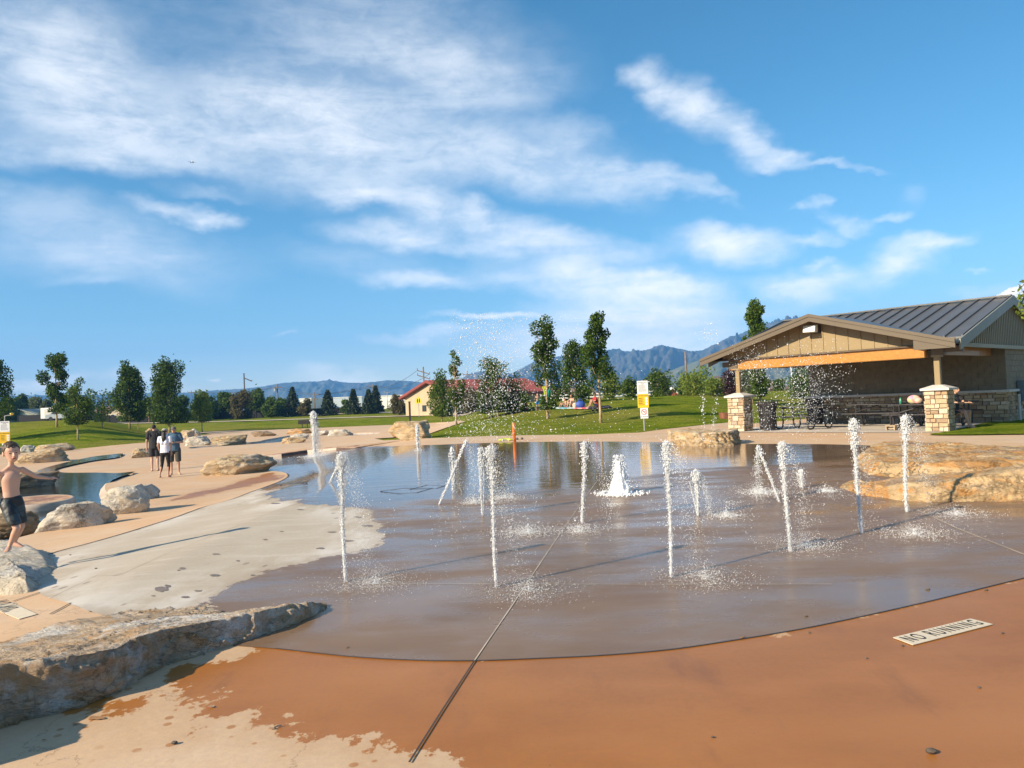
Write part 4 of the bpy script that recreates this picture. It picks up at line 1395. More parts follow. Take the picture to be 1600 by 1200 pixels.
px_tree('tree', 'shorter dark oval tree between the two tall ones on the mound', 900, 630, 536, 877, 923, 624, leaf='dark', shape='egg', group=GR, dens=1.5, lsize=.13, lumps=34)
px_tree('tree', 'tallest dense dark tree on the mound, right of the sunbathers', 939, 661, 492, 914, 960, 602, leaf='dark', shape='oval', group=GR, dens=1.6, lean=.0, lsize=.12, lumps=36)
px_tree('tree', 'light green bushy tree behind the tallest tree on the mound', 956, 632, 583, 944, 975, 624, leaf='light', shape='oval', group=GR, dens=.8, depth=62)
px_tree('tree', 'low wide bush-like tree left of the rules sign, beyond the mound', 984, 628, 597, 970, 998, 622, leaf='mid', shape='oval', group=GR, dens=.8, depth=66)
px_tree('tree', 'full green tree right of the rules sign, beyond the mound', 1028, 624, 580, 1010, 1046, 618, leaf='mid', shape='oval', group=GR, dens=1.0, depth=64)
px_tree('tree', 'bright green branching tree before the utility pole on the right', 1085, 622, 578, 1062, 1108, 614, leaf='light', shape='vase', group=GR, dens=.7, depth=62)
px_tree('tree', 'dark rounded tree behind the bright green branching one', 1074, 622, 592, 1056, 1094, 617, leaf='dark', shape='oval', group=GR, dens=.8, depth=72)
px_tree('tree', 'small bright tree in front of the peach house', 1118, 621, 594, 1103, 1134, 614, leaf='light', shape='vase', group=GR, dens=.6, depth=60)
px_tree('tree', 'purple-leaved tree just left of the pavilion\'s left post', 1149, 620, 566, 1132, 1166, 612, leaf='purple', shape='oval', group=GR, dens=1.0, depth=55)
px_tree('tree', 'tall narrow tree whose top shows above the pavilion\'s left roof slope', 1189, 640, 472, 1169, 1207, 600, leaf='mid', shape='column', group=GR, dens=2.6, depth=43, lumps=70)
px_tree('tree', 'leafy tree seen under the pavilion beam, right of the purple one', 1176, 630, 560, 1156, 1196, 612, leaf='grey', shape='oval', group=GR, dens=.8, depth=52)
px_tree('tree', 'dark tree seen past the back corner of the pavilion wall', 1256, 622, 572, 1232, 1280, 615, leaf='dark', shape='oval', group=GR, dens=.9, depth=56)
px_tree('tree', 'bright green tree hanging into the right edge in front of the pavilion\'s end gable', 1712, 668, 395, 1640, 1784, 575, leaf='light', shape='oval', dens=2.6, depth=19.5, lsize=.13, lumps=60)

def conifer(label, bx, by, ytop, x0, x1, depth=None):
    TN[0] += 1
    rs = np.random.RandomState(TN[0] * 13)
    p = gp(bx, by) if depth is None else at(bx, by, depth)
    p.z = gz(p.x, p.y)
    d = depth_of(p); k = d / F
    Hh = at(bx, ytop, d).z - p.z; w = (x1 - x0) * k / 2
    T = thing('spruce_tree', label, 'tree', tuple(p), 'spruces along the far fence')
    n = 2600
    tier = rs.randint(0, 17, n); nb = 9
    br = rs.randint(0, nb, n)
    tt = tier / 17.0
    L = w * (1 - tt) ** .85 * (.75 + .5 * ((tier * 7 + br * 3) % 5) / 5) + .10
    u = rs.uniform(0.05, 1, n) ** .7
    an = 2 * np.pi * (br / nb) + tier * 1.3 + rs.normal(0, .12, n)
    z = Hh * (.06 + .92 * tt) - .22 * L * u + rs.normal(0, .05, n) * Hh * .14
    C = np.column_stack([L * u * np.cos(an), L * u * np.sin(an), z])
    V = leaf_faces(C, max(.3, 3.6 * k), rs, aspect=.5) + np.array(p)
    obj('crown', V, np.arange(len(V)).reshape(-1, 4), LEAF['needle'], T)
    mb = MB(); mb.tube([p + Vector((0, 0, -.1)), p + Vector((0, 0, Hh * .95))], [Hh * .02, .02], 7); mb.build('trunk', M['trunk'], T)
conifer('dark pointed spruce left of the pale factory, behind the black fence', 458, 646, 602, 441, 475, 135)
conifer('bluish spruce standing alone in front of the pale factory', 513, 645, 607, 497, 530, 132)
conifer('narrow-topped spruce with a dark bush at its left foot', 553, 644, 606, 537, 566, 132)
conifer('broad left one of the joined pair of spruces near the factory\'s right end', 577, 643, 606, 563, 592, 131)
conifer('taller right one of the joined pair of spruces near the factory\'s right end', 588, 643, 600, 574, 600, 136)

def bush(name, label, bx, by, ytop, x0, x1, leaf, depth, group, shape='oval', dens=.7):
    return px_tree(name, label, bx, by, ytop, x0, x1, by - 2, leaf=leaf, shape=shape, dens=dens, depth=depth, group=group, cat='tree' if name != 'shrub' else 'shrub', trunk='trunk')
BG = 'bushy trees along the far fence'
LB = [
 ('dark leafy tree rising left of the grey garage', 8, 655, 628, -14, 30, 'dark'), ('dark round tree behind the grey garage roof', 34, 655, 624, 22, 48, 'mid'),
 ('grey-green willowy tree right of the garage roof', 56, 656, 622, 42, 72, 'grey'), ('dull green tree between the garage and the white trailer', 74, 657, 628, 64, 84, 'grey'),
 ('bright yellow-green tree behind the white trailer', 104, 657, 623, 88, 122, 'yellow'), ('pale yellow-green tree left of the beige house', 138, 656, 630, 128, 150, 'yellow'),
 ('dark bush filling the gap right of the beige house', 248, 654, 622, 236, 264, 'brownish'), ('grey-green bush behind the full dark tree', 284, 654, 622, 272, 300, 'dark'),
 ('light bush at the left start of the fence row', 322, 653, 617, 306, 342, 'mid'), ('olive bush in the fence row under the left tall pole', 354, 652, 618, 338, 370, 'mid'),
 ('brown-green bushy tree in the fence row, right of the left tall pole', 376, 651, 613, 360, 394, 'brownish'), ('tall light-topped bushy tree in the fence row', 398, 650, 611, 384, 416, 'mid'),
 ('low round bush before the pole with the transformer', 424, 649, 623, 412, 440, 'mid'), ('dark low bush touching the left spruce', 440, 648, 625, 428, 456, 'dark'),
 ('thin brownish bush right of the left spruce', 480, 647, 628, 472, 492, 'brownish'), ('dark bush at the foot of the narrow-topped spruce', 541, 645, 626, 534, 550, 'dark'),
]
for i, (lb, bx, by, yt, x0, x1, lf) in enumerate(LB):
    bush('tree', lb, bx, by, yt, x0, x1, lf, 128 + (i * 7) % 16 if bx > 240 else 150 + (i * 5) % 14, BG)
BH = 'shrubs near the red-roofed building'
for lb, bx, by, yt, x0, x1, lf, dp in [
 ('brown leafless-looking shrub left of the yellow road sign', 624, 645, 624, 610, 640, 'brownish', 118), ('low red-brown shrub behind the dark post', 645, 642, 631, 637, 654, 'red', 120),
 ('yellow-flowering low shrub at the cream wall', 665, 639, 631, 657, 674, 'yellow', 116), ('dark reddish shrub before the building\'s entrance', 736, 640, 608, 722, 752, 'brownish', 92),
 ('grey-green shrub left of the entrance', 724, 640, 618, 714, 738, 'grey', 96),
 ('brown-red shrub behind the white rail fence', 884, 630, 614, 868, 900, 'brownish', 80), ('olive shrub beyond the white fence, right of the brown-red one', 918, 629, 612, 908, 932, 'brownish', 84),
 ('soft green shrub left of the white gabled shed', 1040, 621, 606, 1034, 1050, 'grey', 90), ('small green tree beyond the utility pole, near the peach house', 1100, 619, 600, 1090, 1112, 'mid', 95),
 ('dark low shrub at the left corner of the second house', 1218, 616, 596, 1208, 1230, 'mid', 85), ('green clump beyond the trash can at the back of the pavilion', 1246, 616, 590, 1234, 1258, 'mid', 90),
]:
    bush('shrub', lb, bx, by, yt, x0, x1, lf, dp, BH)
# ---------------------------------------------------------------- mountains
def mountain(name, prof, D, depthk, mat, seed, lo=-8, amp=.16):
    """prof: skyline (px, py) of the range at distance D"""
    xs = np.array([p[0] for p in prof], float); ys = np.array([p[1] for p in prof], float)
    px = np.arange(xs[0], xs[-1] + 1, 2.0)
    py = np.interp(px, xs, ys)
    V = []; rows = 40; n = len(px)
    tops = [at(a, b, D) for a, b in zip(px, py)]
    off = Vector((seed * 3.1, seed * 7.7, 0))
    for r_ in range(-6, rows + 1):
        for i in range(n):
            t = tops[i]
            h = max(2.0, t.z - lo)
            dirv = Vector((t.x, t.y, 0)).normalized()
            if r_ < 0:
                v = -r_ / 6.0
                q = Vector((t.x, t.y, 0)) + dirv * (v * h * 1.5); z = lo + h * (1 - v) ** 1.3
            else:
                v = r_ / rows
                q = Vector((t.x, t.y, 0)) - dirv * (v * depthk)
                z = lo + h * (1 - v) ** 1.15
                nn = mnoise.fractal(Vector((px[i] * .022 + v * .9, v * 2.6, 0)) + off, .75, 2.2, 7)
                rg = 1 - abs(mnoise.fractal(Vector((px[i] * .040 + v * 2.2, v * 2.0, 3)) + off, .9, 2.1, 4)) * 1.6
                z += h * amp * (nn * .9 + rg * .8 - .45) * min(1, v * 6) * (1 - v) ** .6 * 1.6
            if r_ == 0:
                z += h * .02 * mnoise.noise(Vector((px[i] * .4, 0, 0)) + off)
            V.append((q.x, q.y, z))
    Fc = []
    R_ = rows + 7
    for r_ in range(R_ - 1):
        for i in range(n - 1):
            a = r_ * n + i
            Fc.append((a, a + n, a + n + 1, a + 1))
    # row order: back rows first in reversed order -> reorder
    VV = np.array(V).reshape(R_, n, 3)
    VV = np.concatenate([VV[:6], VV[6:]], 0)
    o = obj(name, VV.reshape(-1, 3), Fc, mat, smooth=True)
    tag(o, kind='structure')
mountain('mountains', [(-250,620),(60,618),(200,616),(300,613),(330,610),(360,608.5),(385,607),(412,603.5),(440,598.5),(462,597),(480,596.5),(500,595.5),(515,594),(525,596),(540,597.5),(565,598.5),(585,596.5),(605,594),(622,594.5),(645,596),(662,597.5),(680,601),(700,606),(730,614),(780,622)], 3300, 900, m_mount('far_range', (.055, .075, .06), (.10, .105, .085)), 1)
mountain('mountains', [(640,626),(690,606),(714,596),(728,587),(742,581.5),(762,580),(785,584),(800,583),(818,574),(832,566.5),(846,560),(858,556),(872,557),(884,555),(898,556),(915,551),(930,549),(945,547),(957,545.5),(968,545),(976,548.5),(990,549),(1005,547.5),(1014,546),(1022,541.5),(1033,539),(1044,541),(1060,545),(1080,548.5),(1096,548),(1104,544),(1112,540),(1124,535),(1135,529),(1143,525),(1152,524),(1162,520),(1190,508),(1230,497),(1280,500),(1340,505),(1400,498),(1460,488),(1510,480),(1550,465),(1565,456),(1578,449),(1588,446),(1596,443),(1620,440),(1680,455),(1760,480),(1900,520),(2100,580)], 2700, 800, m_mount('near_range', (.045, .065, .055), (.10, .095, .08), 250), 2, amp=.20)
mountain('foothills', [(900,622),(950,612),(990,600),(1020,588),(1050,578),(1075,568),(1100,560),(1130,556),(1180,548),(1250,545),(1330,552),(1420,560),(1550,580),(1700,600)], 1900, 600, m_mount('green_foothills', (.115, .135, .055), (.17, .16, .085)), 3, amp=.12)

# ---------------------------------------------------------------- houses and other far buildings
M['white'] = simple('white_paint', (.78, .78, .76), .5, var=.04)
M['glass'] = simple('window_glass', (.04, .05, .06), .08)
M['fencecloth'] = simple('black_windscreen', (.006, .006, .007), .8, var=.3, vscale=1.5)
M['galv'] = simple('galvanised_steel', (.42, .43, .43), .45, .5)
M['polewood'] = simple('pole_wood', (.20, .145, .10), .85, var=.2, vscale=4)
M['steel_dark'] = simple('weathered_steel', (.12, .105, .095), .6)
M['wire'] = simple('wire', (.06, .06, .06), .6)

def frame_at(px0, px1, py, depth, yaw=0.0):
    """a ground frame between two pixels' directions at a distance: origin, width, u, n"""
    a = at(px0, py, depth); b = at(px1, py, depth)
    u = Vector((b.x - a.x, b.y - a.y, 0)); w = u.length; u.normalize()
    if yaw:
        c, s = math.cos(yaw), math.sin(yaw)
        u = Vector((u.x * c - u.y * s, u.x * s + u.y * c, 0))
    n = Vector((-u.y, u.x, 0))
    z = gz((a.x + b.x) / 2, (a.y + b.y) / 2)
    return Vector((a.x, a.y, z - .3)), w, u, n

def house(name, label, px0, px1, ybase, yeave, yridge, depth, wallc, roofc, deep=7.0, ridge='along', over=.4, wins=(), doors=(), yaw=0.0, cat='house', base=None):
    O, w, u, n = frame_at(px0, px1, ybase, depth, yaw)
    if base is not None: O.z = base
    mid = (px0 + px1) / 2
    ze = at(mid, yeave, depth).z - O.z; zr = at(mid, yridge, depth).z - O.z
    T = thing(name, label, cat, tuple(O + u * (w / 2) + n * (deep / 2)))
    P = lambda x, y, z: O + u * x + n * y + Vector((0, 0, z))
    mb = MB()
    mb.add([P(0, 0, 0), P(w, 0, 0), P(w, deep, 0), P(0, deep, 0), P(0, 0, ze), P(w, 0, ze), P(w, deep, ze), P(0, deep, ze)], [(0, 1, 5, 4), (1, 2, 6, 5), (2, 3, 7, 6), (3, 0, 4, 7), (4, 5, 6, 7)])
    zi = zr - .08
    if ridge == 'along':
        for x in (0, w): mb.add([P(x, 0, ze), P(x, deep, ze), P(x, deep / 2, zi)], [(0, 1, 2)])
    elif ridge == 'front':
        for y in (0, deep): mb.add([P(0, y, ze), P(w, y, ze), P(w / 2, y, zi)], [(0, 1, 2)])
    mb.build('wall', wallc, T)
    mb = MB(); o = over; t = .14
    def slab(q):
        e = Vector((0, 0, t)); mb.add(q + [v + e for v in q], [(3, 2, 1, 0), (4, 5, 6, 7), (0, 1, 5, 4), (1, 2, 6, 5), (2, 3, 7, 6), (3, 0, 4, 7)])
    if ridge == 'along':
        k = (zr - ze) / (deep / 2) * o
        slab([P(-o, -o, ze - k), P(w + o, -o, ze - k), P(w + o, deep / 2, zr), P(-o, deep / 2, zr)])
        slab([P(-o, deep + o, ze - k), P(w + o, deep + o, ze - k), P(w + o, deep / 2, zr), P(-o, deep / 2, zr)])
    elif ridge == 'front':
        k = (zr - ze) / (w / 2) * o
        slab([P(-o, -o, ze - k), P(w / 2, -o, zr), P(w / 2, deep + o, zr), P(-o, deep + o, ze - k)])
        slab([P(w + o, -o, ze - k), P(w / 2, -o, zr), P(w / 2, deep + o, zr), P(w + o, deep + o, ze - k)])
    elif ridge == 'hip':
        h = min(w, deep) * .5
        a, b, c, d = P(-o, -o, ze), P(w + o, -o, ze), P(w + o, deep + o, ze), P(-o, deep + o, ze)
        r1, r2 = P(min(h, w * .45), deep / 2, zr), P(max(w - h, w * .55), deep / 2, zr)
        mb.add([a, b, c, d, r1, r2], [(0, 1, 5, 4), (1, 2, 5), (2, 3, 4, 5), (3, 0, 4), (3, 2, 1, 0)])
    else:
        mb.add([P(-.1, -.1, ze), P(w + .1, -.1, ze), P(w + .1, deep + .1, ze), P(-.1, deep + .1, ze), P(-.1, -.1, ze + .3), P(w + .1, -.1, ze + .3), P(w + .1, deep + .1, ze + .3), P(-.1, deep + .1, ze + .3)], [(0, 1, 5, 4), (1, 2, 6, 5), (2, 3, 7, 6), (3, 0, 4, 7), (4, 5, 6, 7)])
    mb.build('roof', roofc, T)
    for (x0, x1, z0, z1) in wins:
        mb = MB(); mb.box(P((x0 + x1) / 2 * w, -.03, (z0 + z1) / 2 * ze), ((x1 - x0) * w, .06, (z1 - z0) * ze), (u.x, u.y))
        wf = mb.build('window', M['white'], T)
        mb = MB(); mb.box(P((x0 + x1) / 2 * w, -.07, (z0 + z1) / 2 * ze), ((x1 - x0) * w * .86, .03, (z1 - z0) * ze * .86), (u.x, u.y)); mb.build('pane', M['glass'], wf)
    for (x0, x1, z1, mt) in doors:
        mb = MB(); mb.box(P((x0 + x1) / 2 * w, -.03, z1 * ze / 2), ((x1 - x0) * w, .06, z1 * ze), (u.x, u.y)); mb.build('door', mt, T)
    return T
wl = lambda n, c: simple(n, c, .7, var=.06, vscale=.8)
house('garage', 'grey gabled garage with a pale blue door beyond the left mound', 3, 60, 660, 650, 640, 150, wl('garage_grey', (.30, .32, .28)), wl('garage_roof', (.34, .36, .32)), ridge='front', doors=[(.46, .82, .72, simple('pale_blue_door', (.48, .56, .64), .5))], cat='garage')
house('house', 'cream bungalow with reddish gable roof behind the saplings on the left', 166, 212, 655, 643.5, 633, 175, wl('cream_siding', (.52, .44, .32)), wl('red_brown_shingle', (.28, .14, .085)), ridge='front', wins=[(.15, .3, .35, .8), (.65, .8, .35, .8)])
house('house', 'low tan house with a brown roof, left neighbour of the cream bungalow', 142, 168, 655, 645, 636, 180, wl('tan_siding', (.46, .37, .27)), wl('brown_shingle', (.16, .11, .09)), ridge='along', wins=[(.3, .55, .3, .75)])
house('factory', 'long pale blue-grey factory behind the lone spruce', 486, 566, 645, 622, 621, 255, wl('pale_metal_cladding', (.46, .53, .56)), wl('pale_roof', (.6, .62, .62)), ridge='flat', deep=30, cat='factory', wins=[(.75, .8, .05, .3)])
house('factory', 'white warehouse end between the bushes, left part of the pale factory', 468, 487, 645, 623.5, 622.5, 240, wl('white_cladding', (.72, .71, .66)), wl('white_roof', (.7, .7, .68)), ridge='flat', deep=25, cat='factory')
house('factory', 'bright white warehouse left of the red-roofed building', 592, 652, 643, 618.5, 617.5, 240, wl('bright_cladding', (.76, .75, .70)), wl('white_roof', (.7, .7, .68)), ridge='flat', deep=30, cat='factory', doors=[(.75, .82, .4, M['glass'])])
# the red-roofed building: ridge running away to the right, gable end to the left
def redhall():
    d = 112
    A = at(636, 641, d); zb = gz(A.x, A.y) - .2
    B = at(850, 640, d + 6)
    u = Vector((B.x - A.x, B.y - A.y, 0)); 
    # near left corner at px 690, gable end from 636 to ~716
    u = u.normalized(); c, s = math.cos(R(12)), math.sin(R(12))
    u = Vector((u.x * c - u.y * s, u.x * s + u.y * c, 0)); n = Vector((-u.y, u.x, 0))
    C = at(716, 641, d - 8); C.z = zb
    L = 17.0; W = 13.5
    e = u; 
    # end wall runs from C towards px 636
    Cl = at(634, 641, d + 2); v = Vector((Cl.x - C.x, Cl.y - C.y, 0)); W = v.length; v.normalize()
    Cr = at(860, 640, d + 3); l = Vector((Cr.x - C.x, Cr.y - C.y, 0)); L = l.length; l.normalize()
    ze = at(640, 621.5, d).z - zb; zr = at(676, 598.5, d).z - zb
    T = thing('hall', 'cream-walled hall with a wide red metal roof behind the water spray', 'building', tuple(C + l * (L / 2)))
    P = lambda a, b, z: Vector((C.x, C.y, zb)) + l * a + v * b + Vector((0, 0, z))
    mb = MB()
    mb.add([P(0, 0, 0), P(L, 0, 0), P(L, W, 0), P(0, W, 0), P(0, 0, ze), P(L, 0, ze), P(L, W, ze), P(0, W, ze), P(0, W / 2, zr - .1), P(L, W / 2, zr - .1)], [(0, 1, 5, 4), (1, 2, 6, 9, 5), (2, 3, 7, 6), (3, 0, 4, 8, 7)])
    mb.build('wall', wl('cream_stucco', (.46, .36, .235)), T)
    mb = MB(); o = .7; k = (zr - ze) / (W / 2) * o; t = .35
    for b0 in (-o, W + o):
        q = [P(-o, b0, ze - k), P(L + o, b0, ze - k), P(L + o, W / 2, zr), P(-o, W / 2, zr)]
        mb.add(q + [x + Vector((0, 0, t)) for x in q], [(3, 2, 1, 0), (4, 5, 6, 7), (0, 1, 5, 4), (1, 2, 6, 5), (2, 3, 7, 6), (3, 0, 4, 7)])
    for i in range(28):
        a = -o + (L + 2 * o) * i / 27
        q = []
        for b0, z0 in ((-o, ze - k), (W / 2, zr)):
            for da, dz in ((-.03, t), (.03, t), (.03, t + .08), (-.03, t + .08)): q.append(P(a + da, b0, z0 + dz))
        mb.add(q, [(0, 1, 2, 3), (4, 7, 6, 5), (0, 4, 5, 1), (1, 5, 6, 2), (2, 6, 7, 3), (3, 7, 4, 0)])
    mb.build('roof', simple('red_metal_roof', (.235, .055, .045), .6, var=.1, vscale=.5), T)
    for a0, a1 in ((2.2, 3.6), (5.0, 6.0), (9.0, 10.4)):
        mb = MB(); mb.box(P((a0 + a1) / 2, -.03, 1.25), (a1 - a0, .08, 2.3), (l.x, l.y)); mb.build('door', M['glass'], T)
    for b0 in (W * .62,):
        mb = MB(); mb.box(P(-.03, b0, 1.3), (.08, 1.0, .9), (l.x, l.y)); mb.build('window', M['glass'], T)
    for a0 in (1.5, 4.2, 7.2):
        mb = MB(); mb.box(P(a0, -1.0, 1.5), (.35, .35, 3.2), (l.x, l.y)); mb.build('porch_column', M['cap'], T)
redhall()
house('house', 'peach house with dark brown hipped roof just left of the pavilion', 1108, 1166, 622, 609, 586, 105, wl('peach_stucco', (.60, .36, .20)), wl('dark_shingle', (.13, .10, .085)), ridge='hip', deep=10, wins=[(.1, .2, .3, .8), (.6, .7, .3, .8)])
house('house', 'peach house with a brown hipped roof seen under the pavilion beam', 1176, 1236, 620, 608, 588, 108, wl('peach_stucco', (.56, .36, .22)), wl('brown_shingle', (.17, .13, .11)), ridge='hip', deep=10, wins=[(.2, .3, .3, .8), (.7, .8, .3, .8)])
house('house', 'low house with a brown roof behind the two mound trees', 862, 930, 634, 618, 607, 100, wl('tan_siding', (.42, .30, .20)), wl('brown_shingle', (.20, .14, .11)), ridge='along', deep=9)
house('shed', 'small shed with a steep white roof and red base', 1042, 1060, 622, 617, 606.5, 95, wl('barn_red', (.32, .07, .05)), M['white'], ridge='front', deep=4, over=.3, cat='shed')

# black windscreen fence
def fence():
    pts = [(28,659.5),(112,659.0),(200,656.6),(300,653.6),(400,650.2),(480,647.6),(560,645.0),(600,643.5)]
    P = []
    for i, (x, y) in enumerate(pts):
        d = 138
        p = at(x, y, d); p.z = gz(p.x, p.y); P.append(p)
    T = thing('screen_fence', 'long black windscreen fence along the far side of the lawn', 'fence', tuple(P[2]))
    for a, b in zip(P[:-1], P[1:]):
        k = max(1, round((b - a).length / 4))
        mb = MB()
        h = 1.22
        q = [a + Vector((0, 0, -.1)), b + Vector((0, 0, -.1)), b + Vector((0, 0, h)), a + Vector((0, 0, h))]
        nrm = Vector((-(b - a).y, (b - a).x, 0)).normalized()
        mb.prism(q, nrm * .03)
        mb.build('screen_panel', M['fencecloth'], T)
        for i in range(k):
            p = a.lerp(b, i / k)
            mb = MB(); mb.tube([p - nrm * .05 + Vector((0, 0, -.2)), p - nrm * .05 + Vector((0, 0, h + .08))], .04, 6); mb.build('fence_post', M['black'], T)
fence()
def rail_fence():
    P = []
    for x, y in ((846,634),(880,632.5),(915,630),(950,627.5),(985,625),(1030,622)):
        p = at(x, y, 70); p.z = gz(p.x, p.y); P.append(p)
    T = thing('rail_fence', 'white two-rail vinyl fence along the crest behind the sunbathers', 'fence', tuple(P[2]))
    for a, b in zip(P[:-1], P[1:]):
        mb = MB()
        for z in (.22, .50):
            d = (b - a); nrm = Vector((-d.y, d.x, 0)).normalized() * .04
            mb.prism([a + Vector((0, 0, z)), b + Vector((0, 0, z)), b + Vector((0, 0, z + .10)), a + Vector((0, 0, z + .10))], nrm)
        mb.build('rail', M['white'], T)
        mb = MB(); mb.box(a + Vector((0, -.03, .3)), (.11, .11, .75)); mb.build('fence_post', M['white'], T)
rail_fence()

# poles and wires
POLES = {}
def pole(key, name, label, px, ytop, depth, r=.14, arms=(), mat='polewood', cat='utility pole'):
    b = at(px, 640, depth); b.z = gz(b.x, b.y) - .2
    zt = at(px, ytop, depth).z
    T = thing(name, label, cat, tuple(b))
    mb = MB(); mb.tube([b, Vector((b.x, b.y, zt))], [r, r * .65], 8); mb.build('pole', M[mat], T, smooth=True)
    tips = []
    for dz, w, tilt, side in arms:
        z = zt - dz
        x0, x1 = (-w, w) if side == 0 else (0, w * side)
        p0 = Vector((b.x + x0, b.y, z - tilt * x0)); p1 = Vector((b.x + x1, b.y, z - tilt * x1))
        mb = MB(); mb.tube([p0, p1], r * .5, 6)
        for q in (p0, p1): mb.tube([q, q + Vector((0, 0, .35))], .06, 6)
        mb.build('cross_arm', M[mat], T)
        tips += [p0, p1]
    POLES[key] = tips or [Vector((b.x, b.y, zt))]
    return T
pole('a', 'utility_pole', 'tall steel pole with three angled arms above the fence row', 383, 583, 190, .28, [(1.2, 2.0, .45, 1), (6.5, 2.0, .45, 1), (11.5, 2.0, .45, 1)], 'steel_dark')
T_ = pole('b', 'utility_pole', 'wooden pole with a transformer left of the dark spruce', 434.5, 600, 185, .2, [(.8, .9, 0, 0)])
mb = MB(); o_ = T_.location; mb.tube([Vector((o_.x - .45, o_.y - .3, at(434, 607, 185).z)), Vector((o_.x - .45, o_.y - .3, at(434, 611, 185).z))], .32, 10); mb.build('transformer', M['galv'], T_)
pole('c', 'utility_pole', 'slim pole with one cross arm before the pale factory', 492, 613, 180, .16, [(.6, 1.0, 0, 0), (1.8, .7, 0, 0)])
pole('d', 'utility_pole', 'pole rising between the joined pair of spruces', 584, 600, 190, .16, [(.5, 1.1, 0, 0)])
pole('e', 'light_pole', 'thin grey pole in front of the bright white warehouse', 606, 612, 170, .10, [(.2, .6, 0, 0)], 'galv', 'light pole')
pole('f', 'utility_pole', 'tall dark pole with crossed arms at the corner of the cream hall', 664, 573, 125, .17, [(.9, 1.0, .35, 0), (1.7, 1.0, .35, 0)])
pole('g', 'utility_pole', 'wooden pole standing behind the hall inside the spray', 732.5, 580, 140, .15, [(.6, .8, 0, 0)])
pole('h', 'utility_pole', 'lone wooden pole beside the bright green tree, left of the pavilion', 1075, 549, 85, .16, [(3.4, .5, 0, 0)])
pole('i', 'utility_pole', 'thin pole far left behind the full dark tree', 300, 610, 200, .14, [(.5, 1.0, 0, 0)])
pole('j', 'light_pole', 'white pole seen through the pavilion beside the trees', 1239.5, 560, 80, .06, (), 'white', 'light pole')
def wires(label, keys, ext=None):
    mb = MB()
    for a, b in zip(keys[:-1], keys[1:]):
        for k in range(min(len(POLES[a]), len(POLES[b]), 2)):
            p, q = POLES[a][k], POLES[b][k]
            pts = []
            for i in range(13):
                t = i / 12
                w = p.lerp(q, t); w.z -= (p - q).length * .02 * 4 * t * (1 - t)
                pts.append(w)
            mb.tube(pts, .035, 4, False)
    tag(mb.build('power_line', M['wire'], loc=tuple(POLES[keys[0]][0])), label, 'power line')
wires('thin power lines slung between the wooden poles over the fence row', ['i', 'b', 'c', 'd', 'f'])

# vehicles far left, and a dark car by the hall
def car(name, label, px, py, depth, yaw, body, van=False):
    c = at(px, py, depth); c.z = gz(c.x, c.y) + .02
    T = thing(name, label, 'car' if not van else 'van', tuple(c))
    ca, sa = math.cos(yaw), math.sin(yaw)
    P = lambda x, y, z: c + Vector((x * ca - y * sa, x * sa + y * ca, z))
    L = 2.25; Wd = .88
    sec = [(-L, .35), (-L, .85), (-L * .95, 1.0), (-L * .72, 1.08), (-L * .40, 1.55), (L * .35, 1.55), (L * .62, 1.02), (L * .96, .88), (L, .65), (L, .35)] if not van else [(-L, .35), (-L, 1.0), (-L * .98, 1.95), (L * .42, 1.98), (L * .68, 1.2), (L * .98, 1.0), (L, .35)]
    mb = MB()
    poly = [P(x, -Wd, z) for x, z in sec]
    e = P(0, Wd, 0) - P(0, -Wd, 0)
    mb.prism(poly, e); mb.build('body', body, T)
    mb = MB()
    gl = [(-L * .62, 1.12), (-L * .38, 1.48), (L * .32, 1.48), (L * .54, 1.10)] if not van else [(L * .05, 1.25), (L * .05, 1.8), (L * .40, 1.8), (L * .60, 1.25)]
    for s in (-1, 1):
        q = [P(x, s * (Wd + .005), z) for x, z in gl]
        mb.prism(q, (P(0, s * .02, 0) - P(0, 0, 0)))
    mb.build('window', M['glass'], T)
    for x in (-L * .62, L * .62):
        for s in (-1, 1):
            mb = MB(); mb.tube([P(x, s * (Wd - .2), .33), P(x, s * (Wd + .03), .33)], .33, 16); mb.build('wheel', M['black'], T)
car('parked_car', 'silver car parked in front of the white trailer, beyond the left mound', 97, 659.5, 128, .1, simple('silver_paint', (.55, .57, .58), .3, .4))
c = at(86, 659, 134); c.z = gz(c.x, c.y)
T = thing('cargo_trailer', 'white box trailer parked behind the silver car', 'trailer', tuple(c))
mb = MB(); mb.box(c + Vector((0, 0, 1.35)), (2.6, 4, 1.9), None, .06); mb.build('box', M['white'], T)
for dx in (-1.2, 1.2):
    mb = MB(); mb.tube([c + Vector((dx - .1, 0, .35)), c + Vector((dx + .1, 0, .35))], .36, 14); mb.build('wheel', M['black'], T)
mb = MB(); mb.box(c + Vector((.2, -2.02, 1.3)), (1.6, .04, 1.6)); mb.build('door', M['cap'], T)
car('parked_car', 'dark car parked at the cream hall\'s wall', 703, 641.5, 100, .3, simple('dark_paint', (.02, .02, .025), .25, .2))
